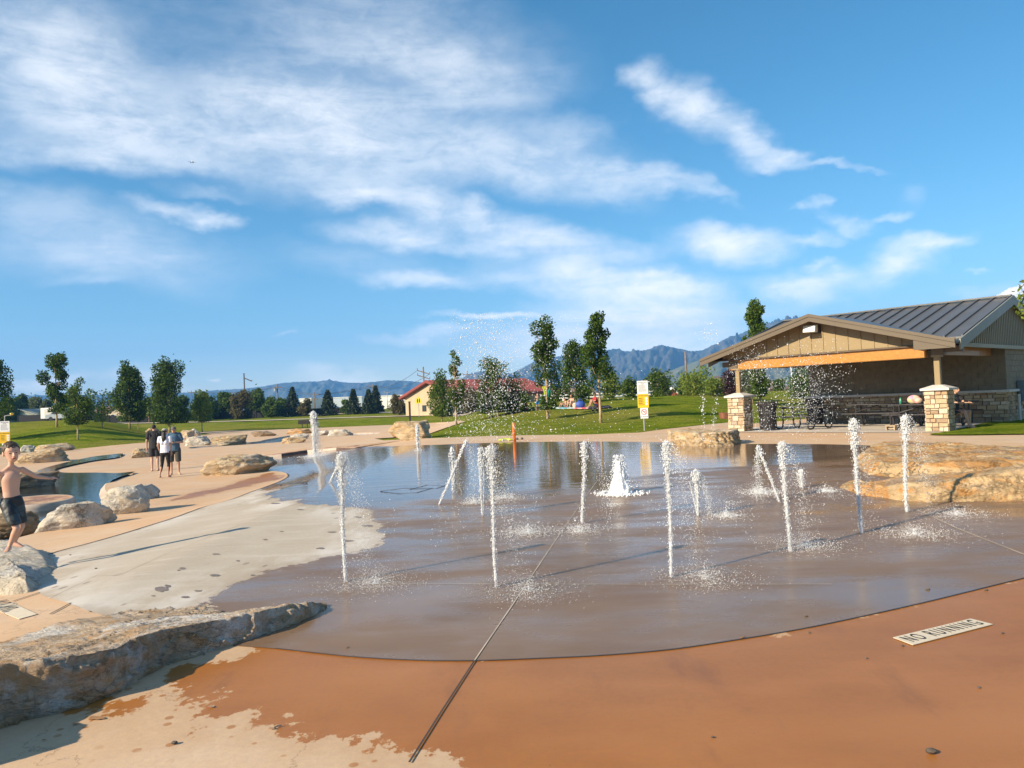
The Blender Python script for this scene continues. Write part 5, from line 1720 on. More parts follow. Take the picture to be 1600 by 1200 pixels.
# yellow road sign
def road_sign():
    d = 108; b = at(654.5, 641, d); b.z = gz(b.x, b.y)
    T = thing('road_sign', 'yellow pentagon road sign on a thin post in front of the cream hall', 'sign', tuple(b))
    zt = at(654, 619.5, d).z
    mb = MB(); mb.tube([b, Vector((b.x, b.y, zt - .2))], .045, 6); mb.build('post', M['galv'], T)
    s = .36; z0 = zt - 1.0
    mb = MB(); mb.prism([Vector((b.x + x, b.y - .06, z0 + z)) for x, z in ((-s, 0), (s, 0), (s, .55), (0, 1.0), (-s, .55))], (0, .02, 0)); mb.build('sign_panel', simple('fluorescent_yellow', (.70, .62, .02), .5, var=.02), T)
    mb = MB()
    for dx in (-.14, .14):
        mb.ball((b.x + dx, b.y - .075, z0 + .62), .07, 8, 5, (1, .2, 1)); mb.box((b.x + dx, b.y - .07, z0 + .34), (.12, .01, .4))
    mb.build('walking_figures', M['black'], T)
road_sign()
# airliner
def plane():
    c = at(300, 253, 1050)
    T = thing('airplane', 'tiny airliner flying through the upper left clouds', 'airplane', tuple(c))
    k = 1.0
    fw = Vector((.45, -.9, -.08)).normalized(); sd = Vector((.9, .45, 0)).normalized(); up = sd.cross(fw)
    if up.z < 0: up = -up
    fw, sd, up = fw * .7, sd * .7, up * .7
    mb = MB(); mb.tube([c - fw * 9, c - fw * 5, c + fw * 5, c + fw * 8.2, c + fw * 9], [.35, .95, .95, .6, .1], 10); mb.build('fuselage', M['white'], T, smooth=True)
    for s in (-1, 1):
        mb = MB(); mb.prism([c + fw * 2.2 - up * .4, c - fw * 1.0 - up * .4, c - fw * 3.2 + sd * s * 8.2 + up * .8, c - fw * 2.0 + sd * s * 8.2 + up * .8], up * .16); mb.build('wing', simple('wing_grey', (.20, .22, .25), .4), T)
        mb = MB(); q = c + sd * s * 2.6 - up * .95 + fw * .8; mb.tube([q - fw * 1.4, q + fw * 1.1], .5, 10); mb.build('engine', M['black'], T)
        mb = MB(); mb.prism([c - fw * 6.6, c - fw * 8.2, c - fw * 8.8 + sd * s * 3, c - fw * 8.0 + sd * s * 3], up * .12); mb.build('tailplane', M['black'], T)
    mb = MB(); mb.prism([c - fw * 6.2, c - fw * 8.6, c - fw * 9.2 + up * 3, c - fw * 8.3 + up * 3], sd * .14); mb.build('tail_fin', M['black'], T)
plane()
# ---------------------------------------------------------------- signs, furniture and small things
M['ink'] = simple('black_ink', (.02, .02, .022), .6, var=.05)
M['signwhite'] = simple('sign_white', (.76, .78, .78), .45, var=.03)
M['signyellow'] = simple('sign_yellow', (.80, .50, .012), .45, var=.03)
M['signred'] = simple('sign_red', (.60, .03, .03), .45, var=.03)

def text(name, body, O, u, v, size, mat, parent, align='CENTER', xs=1.0, lift=.004):
    cu = bpy.data.curves.new(name, 'FONT'); cu.body = body; cu.size = size; cu.align_x = align; cu.align_y = 'CENTER'
    cu.extrude = .0008
    if name == 'lettering' and body == 'NO RUNNING': cu.space_character = 1.45
    o = bpy.data.objects.new(name, cu); COL.objects.link(o)
    dg = bpy.context.evaluated_depsgraph_get()
    me = bpy.data.meshes.new_from_object(o.evaluated_get(dg))
    bpy.data.objects.remove(o)
    u = Vector(u).normalized(); v = Vector(v).normalized(); n = u.cross(v)
    V = [Vector(O) + u * (p.co.x * xs) + v * p.co.y + n * (p.co.z + lift) for p in me.vertices]
    Fc = [list(p.vertices) for p in me.polygons]
    bpy.data.meshes.remove(me)
    return obj(name, V, Fc, mat, parent)

def rules_sign(name, label, base, top_z, scale, yaw, arm=False, lean=0.0):
    b = Vector(base)
    T = thing(name, label, 'sign', tuple(b), 'rules signs beside the splash pad')
    u = Vector((math.cos(yaw), math.sin(yaw), 0)); v = Vector((-lean * u.x, -lean * u.y, 1)).normalized(); n = u.cross(v)   # n faces the camera
    Ht = top_z - b.z
    ws = .42 * scale
    P = lambda x, z, o=0.0: b + u * x + v * z + n * o
    mb = MB(); mb.tube([P(0, -.05), P(0, Ht + (.02 if not arm else .3))], .028, 8)
    if arm: mb.tube([P(0, Ht + .28), P(.05, Ht + .34), P(.34, Ht + .36)], .03, 8)
    mb.build('post', M['galv'], T)
    if arm:
        mb = MB(); c = P(.40, Ht + .44); mb.ball(c, .11, 12, 8, (1, 1, .8)); mb.tube([P(.36, Ht + .36), P(.40, Ht + .44)], .05, 8); mb.build('spray_head', simple('brass', (.70, .48, .10), .3, .8), T)
    def panel(nm, zc, w, h, mt, x0=0.0):
        mb = MB(); q = [P(x0 - w / 2, zc - h / 2, .03), P(x0 + w / 2, zc - h / 2, .03), P(x0 + w / 2, zc + h / 2, .03), P(x0 - w / 2, zc + h / 2, .03)]
        mb.prism(q, n * .012); return mb.build(nm, mt, T)
    h1 = .52 * scale; h2 = .54 * scale; h3 = .42 * scale
    z1 = Ht - h1 / 2; z2 = Ht - h1 - h2 / 2 - .01; z3 = Ht - h1 - h2 - h3 / 2 - .02
    lf = .043
    p1 = panel('rules_panel', z1, ws, h1, M['signwhite'])
    text('lettering', 'SPLASH PAD', P(0, z1 + h1 * .38, lf), u, v, .062 * scale, M['ink'], p1)
    text('lettering', 'RULES', P(0, z1 + h1 * .27, lf), u, v, .05 * scale, M['ink'], p1)
    mb = MB()
    r = random.Random(4)
    for i in range(9):
        w = ws * r.uniform(.6, .8); zz = z1 + h1 * (.17 - .062 * i)
        q = [P(-ws * .4, zz, lf), P(-ws * .4 + w, zz, lf), P(-ws * .4 + w, zz + .010, lf), P(-ws * .4, zz + .010, lf)]
        mb.prism(q, n * .002)
    mb.build('text_lines', M['ink'], p1)
    p2 = panel('attention_panel', z2, ws * 1.03, h2, M['signyellow'])
    text('lettering', 'ATTENTION', P(0, z2 + h2 * .37, lf), u, v, .072 * scale, M['ink'], p2)
    mb = MB()
    for i in range(5):
        zz = z2 + h2 * (.20 - .125 * i); w = ws * (.48 if i < 4 else .8)
        for k in range(2 if i < 4 else 1):
            q = [P(-ws * .42, zz - .026 * k, lf), P(-ws * .42 + w * (1 - .25 * k), zz - .026 * k, lf), P(-ws * .42 + w * (1 - .25 * k), zz - .026 * k + .014, lf), P(-ws * .42, zz - .026 * k + .014, lf)]
            mb.prism(q, n * .002)
    mb.build('text_lines', M['ink'], p2)
    mb = MB()
    for i in range(3):
        c = P(ws * .30, z2 + h2 * (.17 - .20 * i), lf + .001)
        mb.prism([c + u * (.05 * scale * math.cos(t)) + v * (.05 * scale * math.sin(t)) for t in np.linspace(0, 2 * math.pi, 20)[:-1]], n * .002)
    mb.build('symbol_discs', M['signwhite'], p2)
    p3 = panel('no_smoking_panel', z3, ws * .72, h3, M['signwhite'], .02)
    mb = MB()
    c = P(.02, z3 + h3 * .12, lf)
    ro, ri = .115 * scale, .092 * scale
    ts = np.linspace(0, 2 * math.pi, 33)
    vs = []
    for t in ts[:-1]:
        for rr_ in (ro, ri): vs.append(c + u * (rr_ * math.cos(t)) + v * (rr_ * math.sin(t)) + n * .003)
    mb.add(vs, [(2 * i, (2 * i + 2) % 64, (2 * i + 3) % 64, 2 * i + 1) for i in range(32)])
    d1 = (u - v).normalized(); d2 = (u + v).normalized()
    mb.prism([c - d1 * ri - d2 * .011, c + d1 * ri - d2 * .011, c + d1 * ri + d2 * .011, c - d1 * ri + d2 * .011], n * .004)
    mb.build('prohibition_ring', M['signred'], p3)
    mb = MB(); mb.prism([c + u * x + v * z for x, z in ((-.07, -.01), (.05, -.01), (.05, .012), (-.07, .012))], n * .002); mb.prism([c + u * x + v * z for x, z in ((.02, .02), (.055, .02), (.07, .055), (.05, .05))], n * .002); mb.build('symbol', M['ink'], p3)
    text('lettering', 'NO SMOKING', P(.02, z3 - h3 * .34, lf), u, v, .05 * scale, M['ink'], p3, xs=.9)
    return T
b = gp(1007, 673); d = depth_of(b)
rules_sign('rules_sign', 'post with white rules board, yellow ATTENTION panel and no smoking sign on the centre lawn', b, at(1003, 595, d).z, 1.0 * 16.5 * d / F / .42, R(-8))
b = gp(9, 713); d = depth_of(b)
rules_sign('rules_sign', 'matching rules sign with a brass-headed arm at the far left, behind the running boy', b, at(10, 658, d).z, 13.5 * d / F / .42, R(14), arm=True)

# NO RUNNING markers set in the deck
def marker(label, quad_px, txt, flip=False):
    q = [gp(*p) for p in quad_px]        # left-near, right-near, right-far, left-far in reading order
    c = sum(q, Vector()) / 4; c.z = gz(c.x, c.y)
    T = thing('floor_marker', label, 'floor marker', tuple(c), 'no running markers set in the deck')
    z = lambda p, k: Vector((p.x, p.y, gz(p.x, p.y) + DK + k))
    mb = MB()
    lo = [z(p, .0045) for p in q]; hi = [z(p, .008) for p in q]
    mb.add(lo + hi, [(4, 5, 6, 7), (0, 1, 5, 4), (1, 2, 6, 5), (2, 3, 7, 6), (3, 0, 4, 7)])
    t = NT('marker_tile_' + str(len(bpy.data.materials)))
    pz = t.pos(); nn = t.noise(pz, 25, 5, .7)
    t.end(t.bsdf(Base_Color=t.mix(t.mr(nn, .35, .75, 0, .5), (.70, .60, .44), (.50, .41, .29)), Roughness=.6))
    mb.build('tile', t.m, T)
    u = ((q[1] - q[0]) + (q[2] - q[3])); u.z = 0; L = u.length / 2; u.normalize()
    v = ((q[3] - q[0]) + (q[2] - q[1])); v.z = 0; Hh = v.length / 2
    v = v - u * v.dot(u); v.normalize()
    o = text('lettering', txt, Vector((c.x, c.y, c.z + DK + .0085)), u, v, Hh * .98, M['ink'], T, lift=.0005)
    xs = [p.co.x for p in o.data.vertices]; 
    # fit the words to the tile length
    A = [Vector(p.co) for p in o.data.vertices]
    us = [a.dot(u) for a in A]; k = L * .90 / (max(us) - min(us)); m_ = (max(us) + min(us)) / 2
    for p, a, s in zip(o.data.vertices, A, us):
        p.co = a + u * ((s - m_) * k - s)
    return T
marker('cream NO RUNNING tile set in the wet orange deck at the lower right', [(1427,1018),(1552,985),(1517,976),(1396,1006)], 'NO RUNNING')
marker('worn cream NO RUNNING tile in the dry tan deck beyond the stone slab', [(20,949),(58,967),(30,975),(-25,952)], 'NO RUNNING')

# grill on two posts
b = gp(476, 669.5); d = depth_of(b); k = d / F
T = thing('park_grill', 'black park grill on two posts on the far lawn edge', 'grill', tuple(b))
w = 17 * k; z0 = 7 * k; z1 = 13 * k
mb = MB()
sec = [(-.5, 1), (-.42, 0), (.42, 0), (.5, 1), (.44, 1), (.36, .12), (-.36, .12), (-.44, 1)]
mb.prism([b + Vector((-w / 2, y * w * .55, z0 + zz * (z1 - z0))) for y, zz in sec], (w, 0, 0))
for x in (-w / 2, w / 2 - .03): mb.prism([b + Vector((x, y * w * .55, z0 + zz * (z1 - z0))) for y, zz in sec[:4]], (.03, 0, 0))
mb.build('firebox', M['black'], T)
mb = MB()
for i in range(9): mb.tube([b + Vector((-w / 2 + .05, -w * .25 + i * w * .06, z1 - .02)), b + Vector((w / 2 - .05, -w * .25 + i * w * .06, z1 - .02))], .012, 5)
mb.build('grate', M['galv'], T)
for x in (-w * .22, w * .25):
    mb = MB(); mb.tube([b + Vector((x, 0, -.05)), b + Vector((x, 0, z0 + .02))], .045, 8); mb.build('post', M['black'], T)
# orange bollard and things at its foot
b = gp(804, 691.6); d = depth_of(b); k = d / F
T = thing('bollard', 'thin orange spray bollard at the far rim of the splash pad', 'bollard', tuple(b))
ht = 31 * k; up = CU
mb = MB(); mb.tube([b + Vector((0, 0, -.02)), b + Vector((-.005, 0, ht * .96)), b + Vector((-.01, 0, ht))], [2.6 * k, 2.5 * k, 1.6 * k], 14); mb.build('pole', simple('orange_powder_coat', (.72, .17, .02), .35, var=.08), T, smooth=True)
mb = MB(); mb.tube([b + Vector((0, 0, 0)), b + Vector((0, 0, .03))], 4.2 * k, 14); mb.build('base_flange', M['galv'], T)
M['neon'] = simple('neon_plastic', (.48, .55, .03), .35, var=.1)
def goggles():
    b = gp(791, 690.5); T = thing('swim_goggles', 'bright yellow-green swim toys lying left of the orange bollard', 'swim toy', tuple(b + Vector((0, 0, DK))))
    for dx in (-.16, .14):
        c = b + Vector((dx, 0, DK + .05))
        mb = MB(); mb.ball(c, .105, 12, 7, (1.2, .8, .42)); mb.build('lens', M['neon'], T, smooth=True)
    mb = MB(); mb.tube([b + Vector((-.26, .05, DK + .03)), b + Vector((-.1, .22, DK + .08)), b + Vector((.16, .2, DK + .06)), b + Vector((.26, .03, DK + .03))], .025, 6); mb.build('strap', M['neon'], T)
goggles()
b = gp(812, 688)
mb = MB()
for s in (-1, 1):
    for t in range(1):
        mb.ball(b + Vector((s * .09, 0, DK + .02)), .10, 10, 5, (.55, 1.2, .25))
        mb.tube([b + Vector((s * .09 - .04, 0, DK + .03)), b + Vector((s * .09, .06, DK + .075)), b + Vector((s * .09 + .04, 0, DK + .03))], .012, 5)
tag(mb.build('sandals', M['black'], smooth=True, loc=tuple(b)), 'pair of dark sandals on the deck right of the orange bollard', 'sandals')
# dark post behind the cracked boulder
b = gp(641.5, 672); d = depth_of(b); 
T = thing('lamp_post', 'short dark bollard lamp standing behind the cracked tan boulder', 'lamp', tuple(b))
zt = at(641, 628.5, d).z
mb = MB(); mb.box(Vector((b.x, b.y, (b.z + zt) / 2)), (.13, .13, zt - b.z + .1), None, .01); mb.build('post', M['black'], T)
mb = MB(); mb.box(Vector((b.x, b.y, zt + .03)), (.17, .17, .06), None, .01); mb.build('post_cap', M['black'], T)
# bench/sandwich: small red hydrant near the path
b = gp(821.5, 641.5); d = depth_of(b); k = d / F
T = thing('fire_hydrant', 'tiny red hydrant by the path left of the shirtless child', 'hydrant', tuple(b))
mb = MB(); mb.tube([b, b + Vector((0, 0, .06)), b + Vector((0, 0, .07)), b + Vector((0, 0, .36)), b + Vector((0, 0, .42)), b + Vector((0, 0, .48))], [.14, .14, .09, .09, .10, .03], 12); mb.build('body', M['signred'], T, smooth=True)
mb = MB(); mb.tube([b + Vector((-.16, 0, .28)), b + Vector((.16, 0, .28))], .05, 8); mb.build('outlet', M['signred'], T)
# teal slide with yellow disc behind the tree trunk
b = at(850, 638, 52); b.z = gz(b.x, b.y); k = 52 / F
T = thing('playground_slide', 'teal plastic slide with a yellow disc on top, behind the leaning tree trunk', 'playground slide', tuple(b))
pts = [b + Vector((x * k, 0, z * k)) for x, z in ((-8, 2), (-3, 3), (1, 6), (4, 13), (7, 20))]
V = []; Fc = []
for i, p in enumerate(pts):
    for y, dz in ((-.35, .22), (-.33, 0), (.33, 0), (.35, .22)): V.append(p + Vector((0, y, dz)))
for i in range(len(pts) - 1):
    for j in range(3): Fc.append((i * 4 + j, i * 4 + j + 1, i * 4 + j + 5, i * 4 + j + 4))
teal = simple('teal_plastic', (.01, .27, .23), .35)
obj('chute', V, Fc, teal, T)
mb = MB()
for y in (-.4, .4):
    mb.tube([b + Vector((6 * k, y, -.1)), b + Vector((8 * k, y, 21 * k))], .06, 6)
mb.box(b + Vector((8.5 * k, 0, 17 * k)), (.25, .8, .5), None, .03)
mb.build('frame', teal, T)
mb = MB(); c = b + Vector((1 * k, -.2, 24 * k))
mb.tube([c, c + Vector((0, .08, 0))], [2.6 * k, 2.6 * k], 18); mb.tube([c + Vector((0, .04, -2 * k)), b + Vector((3 * k, -.2, 8 * k))], .05, 6); mb.build('disc', M['neon'], T)

# towels and bags of the sunbathers
def towel(label, pxs, mt, thick=.02):
    q = [gp(*p) for p in pxs]
    n = 10; V = []; Fc = []
    for i in range(n + 1):
        for j in range(n + 1):
            a = q[0].lerp(q[1], i / n); b_ = q[3].lerp(q[2], i / n); p = a.lerp(b_, j / n)
            V.append((p.x, p.y, gz(p.x, p.y) + .06 + thick * (1 + .6 * mnoise.noise(p * 5))))
    for i in range(n):
        for j in range(n):
            a = i * (n + 1) + j; Fc.append((a, a + n + 1, a + n + 2, a + 1))
    m_ = len(V)
    c = sum(q, Vector()) / 4
    o = obj('towel', V, Fc, mt, smooth=True, loc=tuple(c))
    md = o.modifiers.new('t', 'SOLIDIFY'); md.thickness = .03
    return tag(o, label, 'towel', 'towels on the mound')
def striped(name, cols, scale):
    t = NT(name); p = t.pos(); 
    x = t.n('ShaderNodeSeparateXYZ', i_0=p).outputs[0]
    w = t.math('FRACT', t.math('MULTIPLY', x, scale))
    c = t.mix(t.mr(w, .48, .52), cols[0], cols[1])
    return t.end(t.bsdf(Base_Color=c, Roughness=.9))
towel('light blue towel under the seated woman and child', [(867,640.2),(905,639.6),(902,637.4),(870,638.2)], striped('blue_towel', ((.22, .52, .62), (.55, .72, .76)), 1.1))
towel('pink striped towel between the two seated groups', [(897,640.4),(921,640.2),(921,637.4),(902,637.6)], striped('pink_towel', ((.62, .12, .15), (.70, .42, .36)), 2.0))
towel('dark mat under the person in the red shirt', [(918,640.4),(955,638.2),(952,635.2),(921,637.2)], simple('dark_mat', (.035, .035, .05), .9))
c = gp(907, 638.5)
mb = MB(); mb.ball(c + Vector((0, 0, .24)), .26, 12, 8, (1.1, .7, .9)); mb.tube([c + Vector((-.15, 0, .42)), c + Vector((0, 0, .6)), c + Vector((.15, 0, .42))], .025, 6)
tag(mb.build('beach_bag', simple('blue_nylon', (.03, .09, .42), .6), smooth=True, loc=tuple(c)), 'bright blue bag on the pink towel on the mound', 'bag')
c = gp(898.5, 638.8)
mb = MB(); mb.box(c + Vector((0, 0, .18)), (.28, .2, .36), None, .05)
tag(mb.build('tote_bag', simple('cream_canvas', (.60, .48, .36), .8), smooth=True, loc=tuple(c)), 'cream canvas bag beside the seated woman', 'bag')
c = gp(930, 642.2)
mb = MB()
for s in (-.12, .12): mb.ball(c + Vector((s, 0, .06)), .13, 10, 6, (.6, 1.1, .5))
tag(mb.build('shoes', M['black'], smooth=True, loc=tuple(c)), 'dark pair of shoes on the grass below the dark mat', 'shoes')

# grit, twigs and leaves lying about on the slabs
def debris():
    r = random.Random(9)
    spots = [(1456,1190,.020,'s'),(1161,1006,.016,'l'),(1260,972,.010,'s'),(1265,998,.008,'s'),(1541,930,.012,'s'),(543,1021,.012,'l'),(1411,1019,.008,'s'),(1354,1039,.007,'s'),(1567,999,.008,'s'),(1530,1086,.008,'s'),(273,1174,.013,'s'),(1114,1165,.007,'s'),(150,894,.012,'s'),(110,872,.012,'s'),(1450,929,.014,'s')]
    for i, (x, y, s, kd) in enumerate(spots):
        p = gp(x, y); z = gz(p.x, p.y) + DK + .004
        mb = MB()
        if kd == 's':
            mb.ball((p.x, p.y, z + s * .4), s, 8, 5, (1.2, .8, .55))
            nm = 'pebble'; lb = 'small dark pebble lying on the slab'
        else:
            mb.prism([(p.x - s, p.y, z), (p.x - s * .2, p.y - s * .7, z + s * .4), (p.x + s, p.y, z + s * .6), (p.x + s * .1, p.y + s * .7, z + s * .2)], (0, 0, .002))
            nm = 'fallen_leaf'; lb = 'curled brown leaf on the wet pad' if i == 1 else 'brown leaf at the pad\'s lower left rim'
        m_ = M['rock_dark'] if kd == 's' else simple('dry_leaf', (.28, .13, .03), .7)
        tag(mb.build(nm, m_, smooth=kd == 's', loc=(p.x, p.y, z)), lb, 'pebble' if kd == 's' else 'leaf', 'pebbles scattered on the slabs' if kd == 's' else None)
    p = gp(428, 1150); q = gp(440, 1146)
    mb = MB(); mb.tube([p + Vector((0, 0, DK + .008)), p.lerp(q, .5) + Vector((0, .003, DK + .010)), q + Vector((0, 0, DK + .007))], .004, 6)
    tag(mb.build('twig', M['trunk'], loc=tuple(p)), 'short dark twig on the drying deck near the slab', 'twig')
debris()
# ---------------------------------------------------------------- people
M['skin'] = m_skin()
def hull_pts(specs, n=14, m=8):
    """convex hull of ellipsoids: (centre, radii, rotation matrix or None)"""
    bm = bmesh.new()
    for c, r, Rm in specs:
        for i in range(m + 1):
            ph = -math.pi / 2 + math.pi * i / m
            for k in range(n if 0 < i < m else 1):
                th = 2 * math.pi * k / n
                v = Vector((r[0] * math.cos(ph) * math.cos(th), r[1] * math.cos(ph) * math.sin(th), r[2] * math.sin(ph)))
                if Rm is not None: v = Rm @ v
                bm.verts.new(Vector(c) + v)
    res = bmesh.ops.convex_hull(bm, input=list(bm.verts))
    bmesh.ops.delete(bm, geom=[v for v in bm.verts if not v.link_faces], context='VERTS')
    bm.verts.index_update()
    V = [v.co.copy() for v in bm.verts]; Fc = [[v.index for v in f.verts] for f in bm.faces]
    bm.free()
    return V, Fc

def fuse(prims, voxel, smooth=4):
    """melt overlapping solids into one continuous skin; returns vertices and faces"""
    V = []; Fc = []
    for pv_, pf in prims:
        n = len(V); V += [tuple(p) for p in pv_]; Fc += [[i + n for i in f] for f in pf]
    me = bpy.data.meshes.new('tmp'); me.from_pydata(V, [], Fc)
    bm = bmesh.new(); bm.from_mesh(me); bmesh.ops.recalc_face_normals(bm, faces=bm.faces); bm.to_mesh(me); bm.free()
    o = bpy.data.objects.new('tmp', me); COL.objects.link(o)
    md = o.modifiers.new('r', 'REMESH'); md.mode = 'VOXEL'; md.voxel_size = voxel; md.adaptivity = 0
    if smooth:
        sm = o.modifiers.new('s', 'SMOOTH'); sm.factor = .5; sm.iterations = smooth
    dg = bpy.context.evaluated_depsgraph_get(); dg.update()
    m2 = bpy.data.meshes.new_from_object(o.evaluated_get(dg))
    VV = [v.co.copy() for v in m2.vertices]; FF = [list(p.vertices) for p in m2.polygons]
    bpy.data.objects.remove(o); bpy.data.meshes.remove(me); bpy.data.meshes.remove(m2)
    return VV, FF

def cut(V, Fc, keep):
    ok = [keep(v) for v in V]
    F2 = [f for f in Fc if all(ok[i] for i in f)]
    used = sorted({i for f in F2 for i in f}); mp = {j: i for i, j in enumerate(used)}
    return [V[i] for i in used], [[mp[i] for i in f] for f in F2]

def cap(a, b, ra, rb, n=10):
    return hull_pts([(a, (ra, ra, ra), None), (b, (rb, rb, rb), None)], n, 6)
def ell(c, r, Rm=None):
    return hull_pts([(c, r, Rm)], 16, 10)

def hand(prims, wrist, d, nrm, s, curl=.35):
    """palm and five fingers; d = pointing direction, nrm = back of the hand"""
    d = d.normalized(); nrm = (nrm - d * nrm.dot(d)).normalized(); sd = d.cross(nrm)
    L = .085 * s
    pc = wrist + d * (L * .55)
    prims.append(hull_pts([(wrist + d * .01 * s, (.020 * s,) * 3, None), (wrist + d * L + sd * .026 * s, (.014 * s,) * 3, None), (wrist + d * L - sd * .026 * s, (.014 * s,) * 3, None)], 8, 5))
    for i, (off, ln) in enumerate(((.030, .066), (.011, .078), (-.009, .072), (-.028, .056))):
        a = wrist + d * (L * .95) + sd * (off * s)
        dd = (d - nrm * (curl * .5)).normalized(); b = a + dd * (ln * .5 * s)
        d2 = (d - nrm * (curl * 1.5)).normalized(); c = b + d2 * (ln * .5 * s)
        prims.append(cap(a, b, .0092 * s, .0086 * s, 8)); prims.append(cap(b, c, .0086 * s, .0070 * s, 8))
    a = wrist + d * (L * .28) + sd * (.024 * s); b = a + (d * .6 + sd * .8 - nrm * .2).normalized() * (.040 * s); c = b + (d * .9 + sd * .3 - nrm * .3).normalized() * (.030 * s)
    prims.append(cap(a, b, .0125 * s, .0105 * s, 8)); prims.append(cap(b, c, .0105 * s, .008 * s, 8))

def rotz(a): return Matrix.Rotation(a, 3, 'Z')

def figure(label, loc, rz, J, k=1.0, skin=(.62, .40, .29), hair=(.05, .032, .022), hairlen=0.0, shirt=None, sleeve=.55, shirt_hem=None, bottoms=None, leg_to=1.0, loose=1.0,
           hat=None, voxel=.0095, female=False, child=False, head_rot=None, shoes=None, face=True, group=None, bottom_mat=None, bikini=None, extra=None, hands=True, headk=1.0, limb=1.0):
    """J: joints in metres in the figure's own frame (facing -Y, feet near the origin)"""
    T = thing('person', label, 'person', tuple(loc), group)
    Mz = rotz(rz); L0 = Vector(loc)
    Wd = lambda v: Mz @ (Vector(v) * k) + L0
    J = {a: Vector(b) for a, b in J.items()}
    Hr = head_rot or Matrix.Identity(3)
    hc = J['head']; hs = headk
    pr = []
    sh = (J['shL'] + J['shR']) / 2
    sp = (sh - J['pelvis'])
    wS = (J['shL'] - J['shR']).length / 2
    lat = (J['shL'] - J['shR']).normalized()
    upv = sp.normalized(); fwd = lat.cross(upv)
    Tm = Matrix((lat, fwd, upv)).transposed()
    dpt = .60 if not female else .58
    chest = J['pelvis'] + sp * .70; belly = J['pelvis'] + sp * .34
    cw = wS * .86; bw = wS * (.72 if female else (.80 if limb == 1 else .70)); pw = wS * (.90 if female else .84)
    bd = wS * dpt
    pr.append(hull_pts([(chest + upv * .01, (cw, bd, sp.length * .33), Tm), (belly, (bw, bd * .92, sp.length * .24), Tm)], 28, 16))
    pr.append(hull_pts([(belly, (bw, bd * .92, sp.length * .2), Tm), (J['pelvis'], (pw, bd * 1.0, sp.length * .16), Tm)], 28, 16))
    if female:
        for s in (-1, 1): pr.append(ell(chest + lat * (s * cw * .42) - fwd * 0 + (fwd * -1) * (-bd * .0) + Tm @ Vector((0, -bd * .75, -sp.length * .06)), (wS * .34,) * 3))
    nk = J.get('neck', sh + upv * (.03))
    pr.append(hull_pts([(sh - lat * wS * .75, (wS * .22,) * 3, None), (sh + lat * wS * .75, (wS * .22,) * 3, None), (nk, (wS * .24,) * 3, None)]))
    hr = (.076 * hs, .094 * hs, .112 * hs)
    head_pr = []; body_pr = pr; pr = head_pr
    pr.append(cap(nk, hc + Hr @ Vector((0, .012, -.06)) * hs, wS * .27, wS * .25))
    pr.append(hull_pts([(hc + Hr @ Vector((0, .008, .022)) * hs, (hr[0], hr[1], hr[2] * .80), Hr), (hc + Hr @ Vector((0, -.028, -.066)) * hs, (.046 * hs, .050 * hs, .040 * hs), Hr)], 18, 12))
    if face:
        pr.append(hull_pts([(hc + Hr @ Vector((0, -.092, .008)) * hs, (.006 * hs,) * 3, None), (hc + Hr @ Vector((0, -.108, -.022)) * hs, (.013 * hs, .012 * hs, .009 * hs), Hr), (hc + Hr @ Vector((0, -.08, -.026)) * hs, (.014 * hs,) * 3, None)], 8, 6))
        for s in (-1, 1):
            pr.append(ell(hc + Hr @ Vector((s * .079, .010, -.008)) * hs, (.009 * hs, .020 * hs, .031 * hs), Hr))
        pr.append(ell(hc + Hr @ Vector((0, -.086, -.052)) * hs, (.024 * hs, .010 * hs, .009 * hs), Hr))
    pr = body_pr
    th = wS * limb
    for s in 'LR': pr.append(cap(J['sh' + s], J['sh' + s].lerp(J['el' + s], .5), th * .275, th * .23))
    V0, F0 = fuse(pr, voxel * 1.25, 16)
    pr = [(V0, F0)]
    pr += head_pr
    for s in 'LR':
        a, b, c = J['sh' + s], J['el' + s], J['wr' + s]
        pr.append(cap(a, b, th * .265, th * .20)); pr.append(cap(b, c, th * .205, th * .135))
        h, kn, an = J['hip' + s], J['kn' + s], J['an' + s]
        pr.append(hull_pts([(h, (th * .46, th * .48, th * .46), None), (h.lerp(kn, .45), (th * .40,) * 3, None)])); pr.append(cap(h.lerp(kn, .4), kn, th * .405, th * .27))
        cf = kn.lerp(an, .32) + Vector((0, .012, 0)) * (wS / .18)
        pr.append(cap(kn, cf, th * .265, th * .275)); pr.append(cap(cf, an, th * .275, th * .165))
        toe = J['toe' + s]; fd = (toe - an); fd.z = 0; fd.normalize(); side = Vector((-fd.y, fd.x, 0))
        ft = wS / .18
        heel = an - fd * .025 * ft + Vector((0, 0, -.045 * ft))
        ball_ = toe - fd * .035 * ft; ball_.z = toe.z
        pr.append(hull_pts([(an, (th * .17,) * 3, None), (heel, (.030 * ft, .030 * ft, .024 * ft), None), (ball_ + side * .014 * ft, (.026 * ft, .026 * ft, .020 * ft), None), (ball_ - side * .014 * ft, (.026 * ft, .026 * ft, .020 * ft), None)], 10, 6))
        for i in range(5):
            t_ = ball_ + side * ((i - 2) * .0145 * ft); pr.append(cap(t_, t_ + fd * (.040 - .004 * abs(i - 1)) * ft - Vector((0, 0, .004 * ft)), .011 * ft, .0095 * ft, 8))
        if hands:
            hd = J.get('hd' + s, c - b); nr = J.get('hn' + s, Vector((0, -1, 0)))
            hand(pr, c, hd, nr, wS / .18, curl=J.get('curl', Vector((.45, 0, 0))).x)
    V, Fc = fuse(pr, voxel, 3)
    # painted features of the skin itself
    colr = []
    em = [hc + Hr @ Vector((s * .030, -.088, .006)) * hs for s in (-1, 1)]
    bmn = [hc + Hr @ Vector((s * .030, -.092, .030)) * hs for s in (-1, 1)]
    mo = hc + Hr @ Vector((0, -.094, -.053)) * hs
